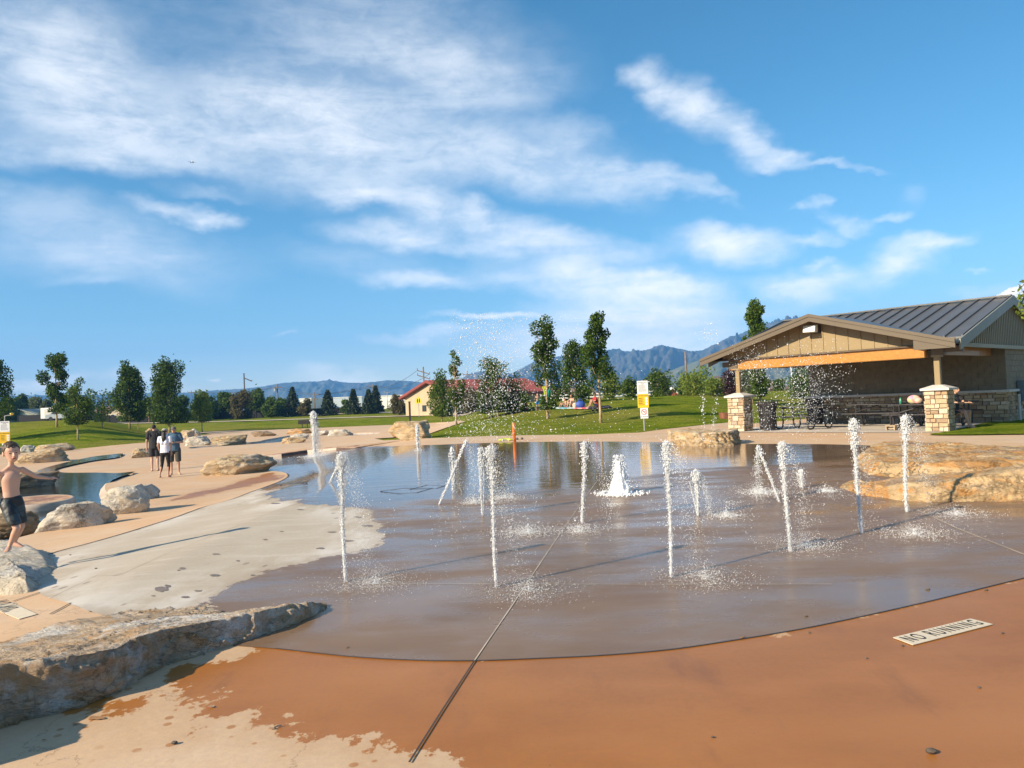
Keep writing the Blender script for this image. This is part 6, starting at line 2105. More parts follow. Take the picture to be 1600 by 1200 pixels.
    for v in V:
        c = skin
        if face:
            for e in em:
                q = Hr.transposed() @ (v - e)
                if abs(q.x) < .013 * hs and abs(q.z) < .0055 * hs and q.y < .02: c = (.03, .02, .015)
            for e in bmn:
                q = Hr.transposed() @ (v - e)
                if abs(q.x) < .018 * hs and abs(q.z) < .006 * hs and q.y < .03: c = tuple(.5 * a + .5 * b for a, b in zip(skin, hair))
            q = Hr.transposed() @ (v - mo)
            if abs(q.x) < .022 * hs and abs(q.z) < .009 * hs and q.y < .02: c = (.42, .13, .11) if abs(q.z) > .003 * hs else (.16, .04, .04)
        colr.append((*c, 1))
    o = obj('body', [Wd(v) for v in V], Fc, M['skin'], T, smooth=True)
    ca = o.data.color_attributes.new('col', 'FLOAT_COLOR', 'POINT')
    ca.data.foreach_set('color', [q for c in colr for q in c])
    def cloth(name, prims, mt, keep=None, vx=.013, wr=.006):
        V, Fc = fuse(prims, vx, 3)
        off = Vector((hash(name) % 17, 3, 5))
        V = [v + (v - (chest if v.z > J['pelvis'].z else J['pelvis'])).normalized() * (wr * mnoise.fractal(v * 13 + Vector((1.7, 3, 5)), .7, 2.1, 4)) for v in V]
        if keep: V, Fc = cut(V, Fc, keep)
        return obj(name, [Wd(v) for v in V], Fc, mt, T, smooth=True)
    i_ = .022 * loose
    if shirt:
        hem = shirt_hem if shirt_hem is not None else J['pelvis'].z - .03
        ps = [hull_pts([(chest + upv * .01, (cw + i_, bd + i_, sp.length * .35), Tm), (belly, (bw + i_ * 1.3, bd * .95 + i_ * 1.3, sp.length * .2), Tm)]),
              hull_pts([(belly, (bw + i_ * 1.3, bd * .95 + i_ * 1.3, sp.length * .2), Tm), (J['pelvis'] - upv * .05, (pw + i_ * 1.25, bd + i_ * 1.3, sp.length * .16), Tm)]),
              hull_pts([(sh - lat * wS * .78, (wS * .22 + .020,) * 3, None), (sh + lat * wS * .78, (wS * .22 + .020,) * 3, None), (nk - upv * .025, (wS * .26 + .020,) * 3, None)])]
        if female:
            for s in (-1, 1): ps.append(ell(chest + lat * (s * cw * .42) + Tm @ Vector((0, -bd * .75, -sp.length * .06)), (wS * .34 + .012,) * 3))
        for s in 'LR':
            a, b = J['sh' + s], J['el' + s]
            ps.append(cap(a, a.lerp(b, sleeve), th * .29 + .016, th * .275 + .018 * loose))
        cloth('shirt', ps, shirt, lambda v: v.z > hem)
    if bottoms:
        ps = [hull_pts([(J['pelvis'] + upv * .02, (pw + .016, bd + .016, sp.length * .16), Tm), (J['pelvis'] - upv * .05, (pw + .018, bd + .018, sp.length * .13), Tm)])]
        for s in 'LR':
            h, kn, an = J['hip' + s], J['kn' + s], J['an' + s]
            if leg_to <= 1:
                e = h.lerp(kn, leg_to); r1 = th * .47 + .016 * loose; r2 = th * (.46 - .17 * leg_to) + .034 * loose
                ps.append(hull_pts([(h, (r1, r1, r1), None), (e, (r2, r2, .02), None)], 14, 6))
            else:
                ps.append(cap(h, h.lerp(kn, .5), th * .47 + .008, th * .41 + .006)); ps.append(cap(h.lerp(kn, .5), kn, th * .41 + .006, th * .275 + .008))
                e = kn.lerp(an, leg_to - 1); ps.append(cap(kn, kn.lerp(e, .5), th * .275 + .008, th * .28 + .008)); ps.append(cap(kn.lerp(e, .5), e, th * .28 + .008, th * .21 + .008))
        wz = (J['pelvis'] + upv * (sp.length * .14)).z
        cloth('trousers' if leg_to > 1 else 'shorts', ps, bottoms, lambda v: v.z < wz + .03)
    if bikini:
        ps = [hull_pts([(chest - upv * .02, (cw + .008, bd + .008, sp.length * .09), Tm)])]
        cloth('swimsuit', ps, bikini)
    if hair is not None and not (hat and hairlen == 0 and False):
        pr = [hull_pts([(hc + Hr @ Vector((0, .018, .036)) * hs, (hr[0] * 1.10, hr[1] * 1.06, hr[2] * .82), Hr)], 18, 12)]
        if hairlen:
            pr.append(hull_pts([(hc + Hr @ Vector((0, .055, .02)) * hs, (.075 * hs, .05 * hs, .08 * hs), Hr), (hc + Vector((0, .10, -hairlen * .55)), (.075, .045, .06), None)], 12, 8))
            pr.append(hull_pts([(hc + Vector((0, .09, -hairlen * .5)), (.075, .045, .05), None), (hc + Vector((.02, .10, -hairlen)), (.045, .03, .05), None)], 12, 8))
        V, Fc = fuse(pr, .008, 2)
        V = [v + (v - hc).normalized() * (.008 * mnoise.fractal(Vector((v.x * 60, v.y * 60, v.z * 22)), .7, 2.1, 4)) for v in V]
        def kp(v):
            q = Hr.transposed() @ (v - hc) / hs
            fringe = .062 + .020 * mnoise.noise(Vector((q.x * 70, 3, 1)))
            return not (q.y < -.035 and q.z < fringe) and not (q.y < .03 and q.z < -.005 and abs(q.x) > .05 and not hairlen) and (q.z > -.075 or hairlen)
        V, Fc = cut(V, Fc, kp)
        obj('hair', [Wd(v) for v in V], Fc, simple('hair_' + label[:12], hair, .55, var=.4, vscale=30), T, smooth=True)
    if hat:
        V, Fc = hull_pts([(hc + Hr @ Vector((0, .010, .045)) * hs, (hr[0] * 1.16, hr[1] * 1.10, hr[2] * .80), Hr)], 24, 16)
        V, Fc = cut(V, Fc, lambda v: (Hr.transposed() @ (v - hc)).z > .048 * hs)
        obj('cap', [Wd(v) for v in V], Fc, hat, T, smooth=True)
        mb = MB(); pts = []
        for i in range(15):
            t = -math.pi * .95 + math.pi * .9 * i / 14
            pts.append((math.cos(t) * .078, -.07 + math.sin(t) * .080))
        lo = [hc + Hr @ Vector((x, y - .005, .058 - .10 * x * x / .0064 * .15 + (.0 if y > -.1 else -.018))) * hs for x, y in pts]
        cen = hc + Hr @ Vector((0, -.06, .064)) * hs
        vs = [Wd(cen)] + [Wd(p) for p in lo] + [Wd(cen - Hr @ Vector((0, 0, .006)))] + [Wd(p - Hr @ Vector((0, 0, .006))) for p in lo]
        n_ = len(lo); fs = [(0, i + 1, i + 2) for i in range(n_ - 1)] + [(n_ + 1, n_ + 3 + i, n_ + 2 + i) for i in range(n_ - 1)] + [(i + 1, n_ + 2 + i, n_ + 3 + i, i + 2) for i in range(n_ - 1)]
        obj('cap_brim', vs, fs, hat, T)
    if shoes:
        for s in 'LR':
            an, toe = J['an' + s], J['toe' + s]; fd = (toe - an); fd.z = 0; fd.normalize()
            zb = min(toe.z, an.z) - .028
            a = Vector((an.x, an.y, toe.z - .022)) - fd * .045; b = Vector((toe.x, toe.y, toe.z - .022)) + fd * .02
            V, Fc = hull_pts([(a, (.036, .036, .010), None), (b, (.044, .044, .010), None)], 14, 6)
            so = obj('sandal', [Wd(v) for v in V], Fc, shoes, T, smooth=True)
    if extra: extra(T, Wd, J, Tm, chest, lat, upv, bd, hc, Hr)
    return T

def standing(H=1.75, wS=.19, stance=.10):
    s = H / 1.75
    return dict(head=(0, -.01, 1.635 * s), neck=(0, .01, 1.50 * s), shL=(wS, .0, 1.435 * s), shR=(-wS, .0, 1.435 * s), pelvis=(0, .01, .93 * s),
                elL=(wS + .06, .03, 1.15 * s), elR=(-wS - .06, .03, 1.15 * s), wrL=(wS + .07, -.03, .90 * s), wrR=(-wS - .07, -.03, .90 * s),
                hipL=(stance * .9, .01, .90 * s), hipR=(-stance * .9, .01, .90 * s), knL=(stance, -.02, .49 * s), knR=(-stance, -.02, .49 * s),
                anL=(stance, .02, .085 * s), anR=(-stance, .02, .085 * s), toeL=(stance + .03, -.16, .024), toeR=(-stance - .03, -.16, .024))
cl = lambda n, c, v=.15: simple(n, c, .85, var=v, vscale=7, bump=.3, bscale=25)
blue_tee = cl('faded_blue_cotton', (.060, .125, .20)); grey_shorts = cl('charcoal_cotton', (.050, .050, .045)); black_tee = cl('black_cotton', (.022, .022, .024)); white_tee = cl('white_cotton', (.70, .72, .80), .05)
cap_grey = cl('grey_cap_cloth', (.13, .12, .115)); cap_tan = cl('pale_cap_cloth', (.46, .43, .38)); leg_black = cl('black_leggings', (.012, .012, .014))
GP = 'group standing on the far deck'
def facing(p):  # rotation that turns a figure to face the camera
    return math.atan2(p.x, p.y) * -1 * -1 * -1

def scale_to(px_h, p, H):
    return px_h * depth_of(p) / F / H

# man in the blue shirt, looking at his phone
p = gp(274, 743.5); p.z += DK
J = standing(1.78, .19, .12)
J.update(elL=(.27, .02, 1.17), elR=(-.27, .02, 1.17), wrL=(.10, -.24, 1.185), wrR=(-.10, -.24, 1.185), hdL=(-.5, -.5, .12), hdR=(.5, -.5, .12), hnL=(.2, -.3, 1), hnR=(-.2, -.3, 1), curl=(.9, 0, 0), head=(0, -.05, 1.62), toeL=(.20, -.15, .024), toeR=(-.15, -.16, .024))
figure('man in a blue t-shirt, charcoal shorts and grey cap looking down at his phone', p, -math.atan2(p.x, p.y) * .9 + R(-6), J, scale_to(77, p, 1.78), skin=(.50, .30, .21), shirt=blue_tee, sleeve=.62, shirt_hem=.86, bottoms=grey_shorts, leg_to=1.0, loose=1.25, hat=cap_grey, head_rot=Matrix.Rotation(R(13), 3, 'X'), voxel=.0105, group=GP)
ph = p + Vector((0, 0, 0)); kk = scale_to(77, p, 1.78); rz = -math.atan2(p.x, p.y) * .9 + R(-6)
c = p + rotz(rz) @ (Vector((0, -.31, 1.215)) * kk)
mb = MB(); mb.box(c, (.075 * kk, .14 * kk, .014 * kk), (math.cos(rz), math.sin(rz)), .004); tag(mb.build('phone', M['black'], loc=tuple(c)), 'dark phone held in both hands by the man in blue', 'phone')

# woman seen from behind
p = gp(259.5, 748); p.z += DK
J = standing(1.64, .165, .085)
J.update(knL=(.13, -.05, .46), anL=(.19, .04, .085), toeL=(.22, -.12, .026), anR=(-.07, -.03, .08), toeR=(-.08, -.22, .024), knR=(-.08, -.06, .46), elR=(-.20, .0, 1.09), wrR=(-.17, -.07, .86), elL=(.23, .02, 1.09), wrL=(.20, -.10, .86))
figure('woman with long dark hair, pale cap, white t-shirt and black capri leggings, seen from behind', p, -math.atan2(p.x, p.y) + R(160), J, scale_to(76, p, 1.64), skin=(.44, .25, .165), hair=(.012, .009, .008), hairlen=.36, shirt=white_tee, sleeve=.5, shirt_hem=.84, bottoms=leg_black, leg_to=1.62, loose=.75, hat=cap_tan, female=True, voxel=.0095, head_rot=rotz(R(-30)), group=GP)

# man in black with a backpack, seen from behind
p = gp(242.5, 737); p.z += DK
def backpack(T, Wd, J, Tm, chest, lat, upv, bd, hc, Hr):
    V, Fc = fuse([hull_pts([(chest + Tm @ Vector((0, bd + .09, .06)), (.14, .08, .14), None), (chest + Tm @ Vector((0, bd + .10, -.20)), (.15, .10, .12), None)])], .014, 3)
    b = obj('backpack', [Wd(v) for v in V], Fc, cl('black_nylon', (.016, .016, .018)), T, smooth=True)
    for s in (-1, 1):
        mb = MB(); mb.tube([Wd(chest + Tm @ Vector((s * .10, bd + .05, .14))), Wd(chest + Tm @ Vector((s * .125, .02, .235))), Wd(chest + Tm @ Vector((s * .12, -bd - .02, .08))), Wd(chest + Tm @ Vector((s * .14, -.02, -.22)))], .02, 6); mb.build('strap', M['black'], b)
    w = J['wrR']; mb = MB(); d_ = (w - J['elR']).normalized(); mb.tube([Wd(w - d_ * .03), Wd(w)], .034, 12); mb.build('watch', M['black'], T)
J = standing(1.78, .20, .10)
figure('man in black t-shirt, dark shorts and flip-flops with a black backpack, seen from behind', p, -math.atan2(p.x, p.y) + R(172), J, scale_to(72, p, 1.78), skin=(.52, .32, .23), hair=(.012, .01, .009), shirt=black_tee, sleeve=.6, shirt_hem=.84, bottoms=cl('dark_shorts', (.022, .022, .026)), leg_to=.82, loose=1.2, shoes=M['black'], extra=backpack, voxel=.0105, group=GP)

# the running boy
def m_trunks():
    t = NT('patterned_swim_trunks'); p = t.objco()
    v = t.vor(p, 17, 'F1', 1); v2 = t.vor(p, 17, 'DISTANCE_TO_EDGE', 0)
    s_ = t.n('ShaderNodeSeparateColor', i_0=v).outputs[0]
    c = t.mix(t.mr(s_, .3, .9, 0, .7), (.008, .009, .011), (.045, .065, .075))
    c = t.mix(t.mr(v2, .02, .05, 1, 0), c, (.006, .006, .007))
    b = t.bsdf(Base_Color=c, Roughness=.5)
    t.set(b, 'Normal', t.bump(t.noise(p, 18, 4), .5, .02))
    return t.end(b)
dB = 8.1
p = at(20, 860, dB)
kb = dB / F
azB = math.atan2(p.x, p.y)
jx = lambda px, py, y=0.0: ((px - 20) * kb * math.cos(azB), y, (860 - py) * kb)
J = dict(head=jx(22, 707.5, -.03), neck=jx(21, 728, .0), shL=jx(39, 735.5, .01), shR=jx(1, 739, .0), pelvis=jx(20, 783, .01),
         elL=jx(61, 748, .05), wrL=jx(82, 752.5, .02), elR=jx(-24, 756, .03), wrR=jx(-45, 764, -.03),
         hipL=jx(29, 787, .02), hipR=jx(13, 788, -.02), knR=jx(25, 824, -.15), anR=jx(15, 852.5, -.01), toeR=jx(8, 857.5, -.13),
         knL=jx(35, 824, .0), anL=jx(24, 850, .13), toeL=jx(38, 857, .07), hdL=(1, -.1, -.02), hnL=(.1, -.3, 1), hdR=(-1, 0, -.2), hnR=(0, -.3, 1), curl=(.45, 0, 0))
boy = figure('shirtless boy with wet brown hair and dark patterned swim trunks running on a boulder', p, -azB + R(4), J, 1.0, skin=(.56, .34, .25), hair=(.060, .038, .022), bottoms=m_trunks(), leg_to=.80, loose=.85, voxel=.0056, headk=.97, limb=1.12, head_rot=rotz(R(10)) @ Matrix.Rotation(R(6), 3, 'X') @ Matrix.Rotation(R(-5), 3, 'Y'))

# people on the mound: small in the picture
def small_pt(px, py):
    q = gp(px, py); q.z += .03; return q
p = small_pt(840.5, 641.5)
J = standing(1.25, .13, .09)
J.update(elL=(.20, .02, .82), wrL=(.25, -.05, .66), elR=(-.22, .02, .80), wrR=(-.30, .0, .64), knL=(.10, -.06, .34), anL=(.12, .1, .07), toeL=(.14, -.02, .02))
figure('shirtless child in bright blue trunks walking on the mound', p, R(25), J, scale_to(26, p, 1.25), skin=(.60, .36, .25), hair=(.02, .015, .012), bottoms=cl('blue_trunks', (.02, .15, .38)), leg_to=.7, loose=.9, voxel=.013, headk=.9, hands=True)
def sitting(H=1.68, wS=.17, lean=.08):
    s = H / 1.7
    return dict(head=(0, -.02 + lean * .4, .82 * s), neck=(0, .02 + lean * .8, .68 * s), shL=(wS, .03 + lean, .60 * s), shR=(-wS, .03 + lean, .60 * s), pelvis=(0, .10, .13 * s),
                elL=(wS + .05, -.10, .42 * s), elR=(-wS - .05, -.10, .42 * s), wrL=(.08, -.30, .38 * s), wrR=(-.08, -.30, .38 * s),
                hipL=(.09, .06, .12 * s), hipR=(-.09, .06, .12 * s), knL=(.12, -.30, .48 * s), knR=(-.12, -.30, .48 * s), anL=(.10, -.46, .09 * s), anR=(-.10, -.46, .09 * s), toeL=(.12, -.62, .03), toeR=(-.12, -.62, .03), hnL=(0, -.3, 1), hnR=(0, -.3, 1))
p = small_pt(893, 638.5); p.z += .06
figure('woman in a black bikini sitting with knees up on the blue towel', p, R(-30), sitting(), scale_to(19.5, p, .92), skin=(.58, .34, .23), hair=(.10, .035, .02), hairlen=.22, bikini=M['black'], bottoms=cl('bikini_black', (.012, .012, .014)), leg_to=.12, loose=.3, female=True, voxel=.013)
p = small_pt(883, 638.8); p.z += .06
figure('small child sitting beside the woman on the blue towel', p, R(-60), sitting(1.2, .125, .04), scale_to(13.5, p, .66), skin=(.58, .34, .23), hair=(.09, .05, .03), bottoms=cl('pink_swimsuit', (.45, .12, .16)), leg_to=.2, loose=.3, voxel=.012, headk=.95)
p = small_pt(931, 638.2); p.z += .06
figure('person in a red shirt and dark shorts sitting on the dark mat, leaning forward', p, R(-75), sitting(1.75, .19, -.06), scale_to(21, p, .93), skin=(.42, .24, .16), hair=(.015, .012, .01), shirt=cl('red_cotton', (.52, .03, .035)), sleeve=.6, shirt_hem=.02, bottoms=cl('navy_shorts', (.03, .04, .10)), leg_to=.7, loose=1.0, voxel=.013)
# someone at the table behind the right pier
q = pv(6.48, 1.60, FZ)
J = sitting(1.7, .18, .02)
for a in J: J[a] = (J[a][0], J[a][1], J[a][2] + .36)
J.update(knL=(.10, -.34, .50), knR=(-.12, -.34, .50), anL=(.14, -.30, .09), anR=(-.10, -.42, .09), toeL=(.16, -.46, .024), toeR=(-.12, -.58, .024), wrL=(.12, -.32, .78), wrR=(-.12, -.32, .78))
figure('person in a dark top sitting at the table, mostly hidden behind the right stone pier', q, math.atan2(UY, UX) + R(75), J, 1.0, skin=(.52, .32, .22), hair=(.015, .012, .01), shirt=black_tee, sleeve=.5, shirt_hem=.42, bottoms=cl('dark_trunks', (.02, .02, .025)), leg_to=.6, shoes=M['black'], voxel=.011)
# ---------------------------------------------------------------- water
OCT_V = np.array([(1, 0, 0), (-1, 0, 0), (0, 1, 0), (0, -1, 0), (0, 0, 1), (0, 0, -1)], float)
OCT_F = np.array([(0, 2, 4), (2, 1, 4), (1, 3, 4), (3, 0, 4), (2, 0, 5), (1, 2, 5), (3, 1, 5), (0, 3, 5)])
def drops(name, C, Rr, mat, parent=None, stretch=None, kind=None, label=None, cat=None, loc=None):
    C = np.asarray(C, float); Rr = np.asarray(Rr, float)
    n = len(C)
    sc = np.ones((n, 1, 3)) if stretch is None else np.asarray(stretch).reshape(n, 1, 3)
    V = (C[:, None, :] + OCT_V[None] * Rr[:, None, None] * sc).reshape(-1, 3)
    Fc = (OCT_F[None] + (np.arange(n) * 6)[:, None, None]).reshape(-1, 3)
    o = obj(name, V, Fc.tolist(), mat, parent, smooth=True, loc=loc)
    tag(o, label, cat, None, kind or 'stuff')
    return o

def jet(label, bx, by, ty, seed, w=1.0, lean=(0, 0), fall=(1, .3), fallw=1.0, splash=1.0, side=0, thin=False, bulge=1.0, strands=0, splash_px=None):
    """base pixel (bx, by) and top row ty in the survey photo; fall = drift direction of the falling water (m per m of height)"""
    rs = np.random.RandomState(seed)
    b = gp(bx, by); b.z += DK + .006
    d = depth_of(b); k = d / F
    H = at(bx, ty, d).z - b.z
    T = thing('water_jet', label, 'fountain jet', tuple(b), 'water jets of the splash pad')
    r0 = 4.0 * k * w
    lx, ly = lean
    cx = lambda t: b.x + lx * H * t + .004 * H * np.sin(t * 6 + seed)
    cy = lambda t: b.y + ly * H * t + .004 * H * np.sin(t * 5 + 2 * seed)
    bulge_r = lambda t: r0 * (1 + .35 * t + .75 * bulge * S((t - .6) / .35) * (1 - .5 * S((t - .93) / .07)))
    # solid stream
    mb = MB()
    pts = []; rad = []
    for i in range(26):
        t = i / 25 * .97
        pts.append((float(cx(t)), float(cy(t)), b.z - .01 + H * t)); rad.append(float(r0 * (.78 - .34 * t) * rs.uniform(.75, 1.25)))
    if strands:
        for s in range(strands):
            an = 2 * math.pi * s / strands
            mb.tube([(p[0] + r0 * 1.1 * math.cos(an) * (.3 + i / 25 * (1.2 + .6 * s)), p[1] + r0 * math.sin(an) * (.3 + i / 25 * 1.2), p[2] - (0 if s == 0 else (i / 25) * H * .16 * s * .5)) for i, p in enumerate(pts)], [q * .42 for q in rad], 6)
    else:
        mb.tube(pts, rad, 9)
    mb.build('stream', M['jet'], T, smooth=True)
    # drops hugging the stream and bursting at its head
    n = int(2300 * (.35 if thin else 1) * max(.6, min(1.4, H)))
    t = rs.uniform(.02, 1, n) ** .8
    an = rs.uniform(0, 2 * np.pi, n); rr = np.abs(rs.normal(0, .55, n)) * bulge_r(t)
    C = np.column_stack([cx(t) + rr * np.cos(an), cy(t) + rr * np.sin(an), b.z + H * t + rs.normal(0, .012, n)])
    sz = k * rs.uniform(.25, .72, n) * (1 + .35 * (t > .75))
    st = np.column_stack([np.ones(n), np.ones(n), rs.uniform(1.0, 3.0, n)])
    nh = int(420 * bulge * (.4 if thin else 1))
    hd = rs.normal(0, 1, (nh, 3)); hd /= np.linalg.norm(hd, axis=1)[:, None]
    hr_ = (r0 * 1.5 * bulge) * rs.uniform(.2, 1, nh)[:, None] ** .6
    Ch = np.array([float(cx(.96)), float(cy(.96)), b.z + H * .955]) + hd * hr_ * np.array([1, 1, 1.5])
    C = np.vstack([C, Ch]); sz = np.concatenate([sz, k * rs.uniform(.3, .85, nh)]); st = np.vstack([st, np.ones((nh, 3))])
    drops('stream_drops', C, sz, M['drop'], T, st)
    # water falling back, drifting with the breeze
    n = int(1300 * fallw)
    if n:
        u = rs.uniform(0, 1, n) ** .85
        fx, fy = fall
        clump = rs.randint(0, 9, n)
        cl = np.random.RandomState(seed + 5).normal(0, 1, (9, 2)) * .045 * H
        spread = (.02 + .06 * u) * H
        X = cx(.97) + fx * H * u ** .62 * .42 + cl[clump, 0] * u + rs.normal(0, 1, n) * spread * .7
        Y = cy(.97) + fy * H * u ** .62 * .42 + cl[clump, 1] * u + rs.normal(0, 1, n) * spread * .7
        Z = b.z + H * (1 - u ** 1.5) * .99 + rs.normal(0, .02, n) * H
        Z = np.maximum(Z, b.z + .004)
        drops('falling_drops', np.column_stack([X, Y, Z]), k * rs.uniform(.25, .85, n) * (1 - .25 * u), M['drop'], T)
    # splash where it lands
    if splash:
        fx, fy = fall
        n = int(900 * splash)
        if splash_px is not None:
            q = gp(*splash_px); sx, sy = q.x, q.y; dd = depth_of(q) / F
        else:
            sx, sy = float(cx(.97)) + fx * H * .42, float(cy(.97)) + fy * H * .42; dd = k
        rad_ = .30 * max(.7, min(1.3, H)) * math.sqrt(splash)
        rr = np.abs(rs.normal(0, .55, n)) * rad_; an = rs.uniform(0, 2 * np.pi, n)
        z = rs.exponential(.016, n) * (1 + 1.0 * np.exp(-rr / rad_ * 2))
        C = np.column_stack([sx + rr * np.cos(an) * 1.15, sy + rr * np.sin(an) * 1.25, b.z + z])
        drops('splash', C, dd * rs.uniform(.22, .62, n), M['foam'], T)
    return T

JET = [
 ('near left jet with a wide bursting head, beside the dry patch', 540, 915, 710, dict(fall=(.45, .1), bulge=1.5, fallw=1.3, splash=1.6, splash_px=(587, 918))),
 ('near jet just left of the long light slab joint, tallest in front', 776, 924, 698, dict(fall=(.35, .35), bulge=1.5, fallw=1.2, splash=1.3, splash_px=(826, 930))),
 ('narrow white jet with a hooked top, left of the white foaming bubbler', 910, 822, 692, dict(w=.75, lean=(.08, 0), fall=(.75, .2), bulge=1.1, fallw=.5, splash=.9, splash_px=(905, 836))),
 ('near straight thick jet in the middle right, right of the bubbler', 1050, 908, 690, dict(fall=(.42, -.1), bulge=1.3, fallw=1.2, splash=1.3, splash_px=(1102, 911), lean=(.012, 0))),
 ('cluster of four short white streams behind the middle right jet', 1091, 810, 737, dict(w=.9, strands=4, fall=(.7, .1), bulge=1.0, fallw=.7, splash=1.2, splash_px=(1136, 812))),
 ('jet with wide spray foot, left of the two jets before the ochre ledge', 1235, 868, 692, dict(fall=(.5, .1), bulge=1.2, fallw=1.0, splash=1.5, splash_px=(1262, 861), lean=(-.03, 0))),
 ('tall jet in front of the left tip of the ochre ledge', 1346, 838, 656, dict(fall=(.35, .2), bulge=1.4, fallw=.8, splash=1.6, splash_px=(1428, 841), lean=(-.02, 0), w=.9)),
 ('rightmost jet, rising before the middle of the rock ledges', 1417, 805, 650, dict(fall=(.55, .1), bulge=1.3, fallw=.7, splash=1.3, splash_px=(1496, 810), lean=(.03, 0), w=.8)),
 ('faint fan of thin streams behind the near slab joint jet', 755, 810, 700, dict(thin=True, strands=3, w=.8, fall=(.5, .2), bulge=.4, fallw=.8, splash=1.5, splash_px=(826, 838))),
 ('thin upright stream crossed by a slanting one, in the blue standing water', 709, 773, 700, dict(thin=True, strands=2, w=.6, fall=(.3, .2), bulge=.3, fallw=.5, splash=.8, splash_px=(740, 790))),
 ('slanting stream rising to the right across the thin upright one', 686, 792, 690, dict(thin=True, w=.55, lean=(.48, .1), fall=(.3, .1), bulge=.2, fallw=.4, splash=.6, splash_px=(790, 782))),
 ('slanting spray leaning left with a misty foot, right of the stream cluster', 1218, 788, 697, dict(thin=True, w=.7, lean=(-.30, .1), fall=(-.1, .1), bulge=.4, fallw=.9, splash=1.6, splash_px=(1190, 775))),
 ('short stream just behind the jet with the wide spray foot', 1253, 766, 735, dict(thin=True, w=.8, strands=2, fall=(.2, .1), bulge=.4, fallw=.3, splash=.8, splash_px=(1290, 772))),
 ('far white jet by the kerb at the pad\'s left end', 492, 713, 645, dict(w=.55, fall=(.22, .05), bulge=1.3, fallw=1.6, splash=1.6, splash_px=(494, 714))),
 ('far faint thin stream below the cracked tan boulder', 653, 706, 664, dict(thin=True, w=.5, fall=(.1, .1), bulge=.3, fallw=.3, splash=.3)),
 ('thin arching stream just left of the near left jet', 515, 757, 716, dict(thin=True, w=.45, lean=(.55, 0), fall=(.2, 0), bulge=.3, fallw=.2, splash=.4)),
]
for i, (lb, bx, by, ty, kw) in enumerate(JET):
    jet(lb, bx, by, ty, 40 + i, **kw)

# the foaming bubbler
def bubbler():
    rs = np.random.RandomState(4)
    b = gp(970, 775); b.z += DK + .006; d = depth_of(b); k = d / F
    T = thing('water_bubbler', 'thick white foaming bubbler in the middle of the pad', 'fountain jet', tuple(b), 'water jets of the splash pad')
    V = []; Fc = []; n = 40; rows = 16
    for r_ in range(rows + 1):
        t = r_ / rows
        rad = k * (20 - 11 * t ** .6 - 4 * t)
        for i in range(n):
            a = 2 * math.pi * i / n
            p = Vector((math.cos(a), math.sin(a), t * 2.2))
            q = 1 + .34 * mnoise.fractal(p * 2.4, .7, 2.2, 5)
            top = 1 + .45 * t * mnoise.noise(Vector((math.cos(a) * 2.5, math.sin(a) * 2.5, 3)))
            V.append((b.x + rad * q * math.cos(a), b.y + rad * q * math.sin(a), b.z - .01 + k * 50 * t * top))
    for r_ in range(rows):
        for i in range(n):
            j = (i + 1) % n; Fc.append((r_ * n + i, r_ * n + j, (r_ + 1) * n + j, (r_ + 1) * n + i))
    Fc.append(tuple(rows * n + i for i in range(n)))
    obj('foam_cone', V, Fc, M['foam'], T, smooth=True)
    m_ = 900
    t = rs.uniform(0, 1.12, m_); an = rs.uniform(0, 2 * np.pi, m_)
    rad = k * (21 - 11 * np.clip(t, 0, 1) ** .6 - 3 * t) * rs.uniform(.6, 1.35, m_)
    C = np.column_stack([b.x + rad * np.cos(an), b.y + rad * np.sin(an), b.z + k * 54 * t])
    drops('spray_drops', C, k * rs.uniform(.35, 1.15, m_), M['foam'], T)
    m_ = 600
    an = rs.uniform(0, 2 * np.pi, m_); rad = k * (26 + np.abs(rs.normal(0, 7, m_)))
    C = np.column_stack([b.x + rad * np.cos(an), b.y + rad * np.sin(an), b.z + rs.exponential(.012, m_)])
    drops('foam_ring', C, k * rs.uniform(.6, 1.6, m_), M['foam'], T)
bubbler()

# clouds of spray torn off the taller jets
def spray(label, n, box, d0, d1, size, seed, fn):
    rs = np.random.RandomState(seed)
    px = rs.uniform(box[0], box[2], n * 6); py = rs.uniform(box[1], box[3], n * 6)
    w = fn((px - box[0]) / (box[2] - box[0]), (py - box[1]) / (box[3] - box[1]))
    n = int(n * 1.35)
    keep = rs.uniform(size=len(px)) < w
    px, py = px[keep][:n], py[keep][:n]
    dd = rs.uniform(d0, d1, len(px))
    C = [at(a, b, c) for a, b, c in zip(px, py, dd)]
    C = np.array([tuple(c) for c in C])
    Rr = dd / F * size * rs.lognormal(0, .45, len(px)) * .46
    c0 = C.mean(0)
    o = drops('spray', C, Rr, M['drop'], loc=tuple(c0))
    tag(o, label, 'spray', kind='stuff')
g2 = lambda v, c, s: np.exp(-((v - c) / s) ** 2)
spray('tall veil of fine drops thrown up in front of the trees', 2600, (690, 490, 905, 690), 11, 16, .95, 1, lambda u, v: (.10 + .9 * g2(u, .32 + .10 * v, .22)) * (.35 + .65 * g2(v, .35, .4)) * (u > .06 * (1 - v)))
spray('denser mist over the low lawn left of the orange bollard', 700, (695, 600, 820, 690), 10, 15, .8, 2, lambda u, v: .3 + .7 * g2(u, .4, .35) * v)
spray('scattered drops drifting before the mound', 300, (820, 575, 1030, 690), 8, 15, 1.0, 3, lambda u, v: (1 - .75 * u) * (.4 + .6 * v))
spray('bright plume of drops blown in front of the pavilion', 2500, (1135, 525, 1400, 690), 10, 14, .85, 4, lambda u, v: np.maximum(g2(u, .16 + .0 * v, .12) * g2(v, .30, .16) * .9, np.maximum(g2(u, .50 - .08 * v, .17) * g2(v, .52, .36), .55 * g2(u, .20, .12) * g2(v, .75, .22))))
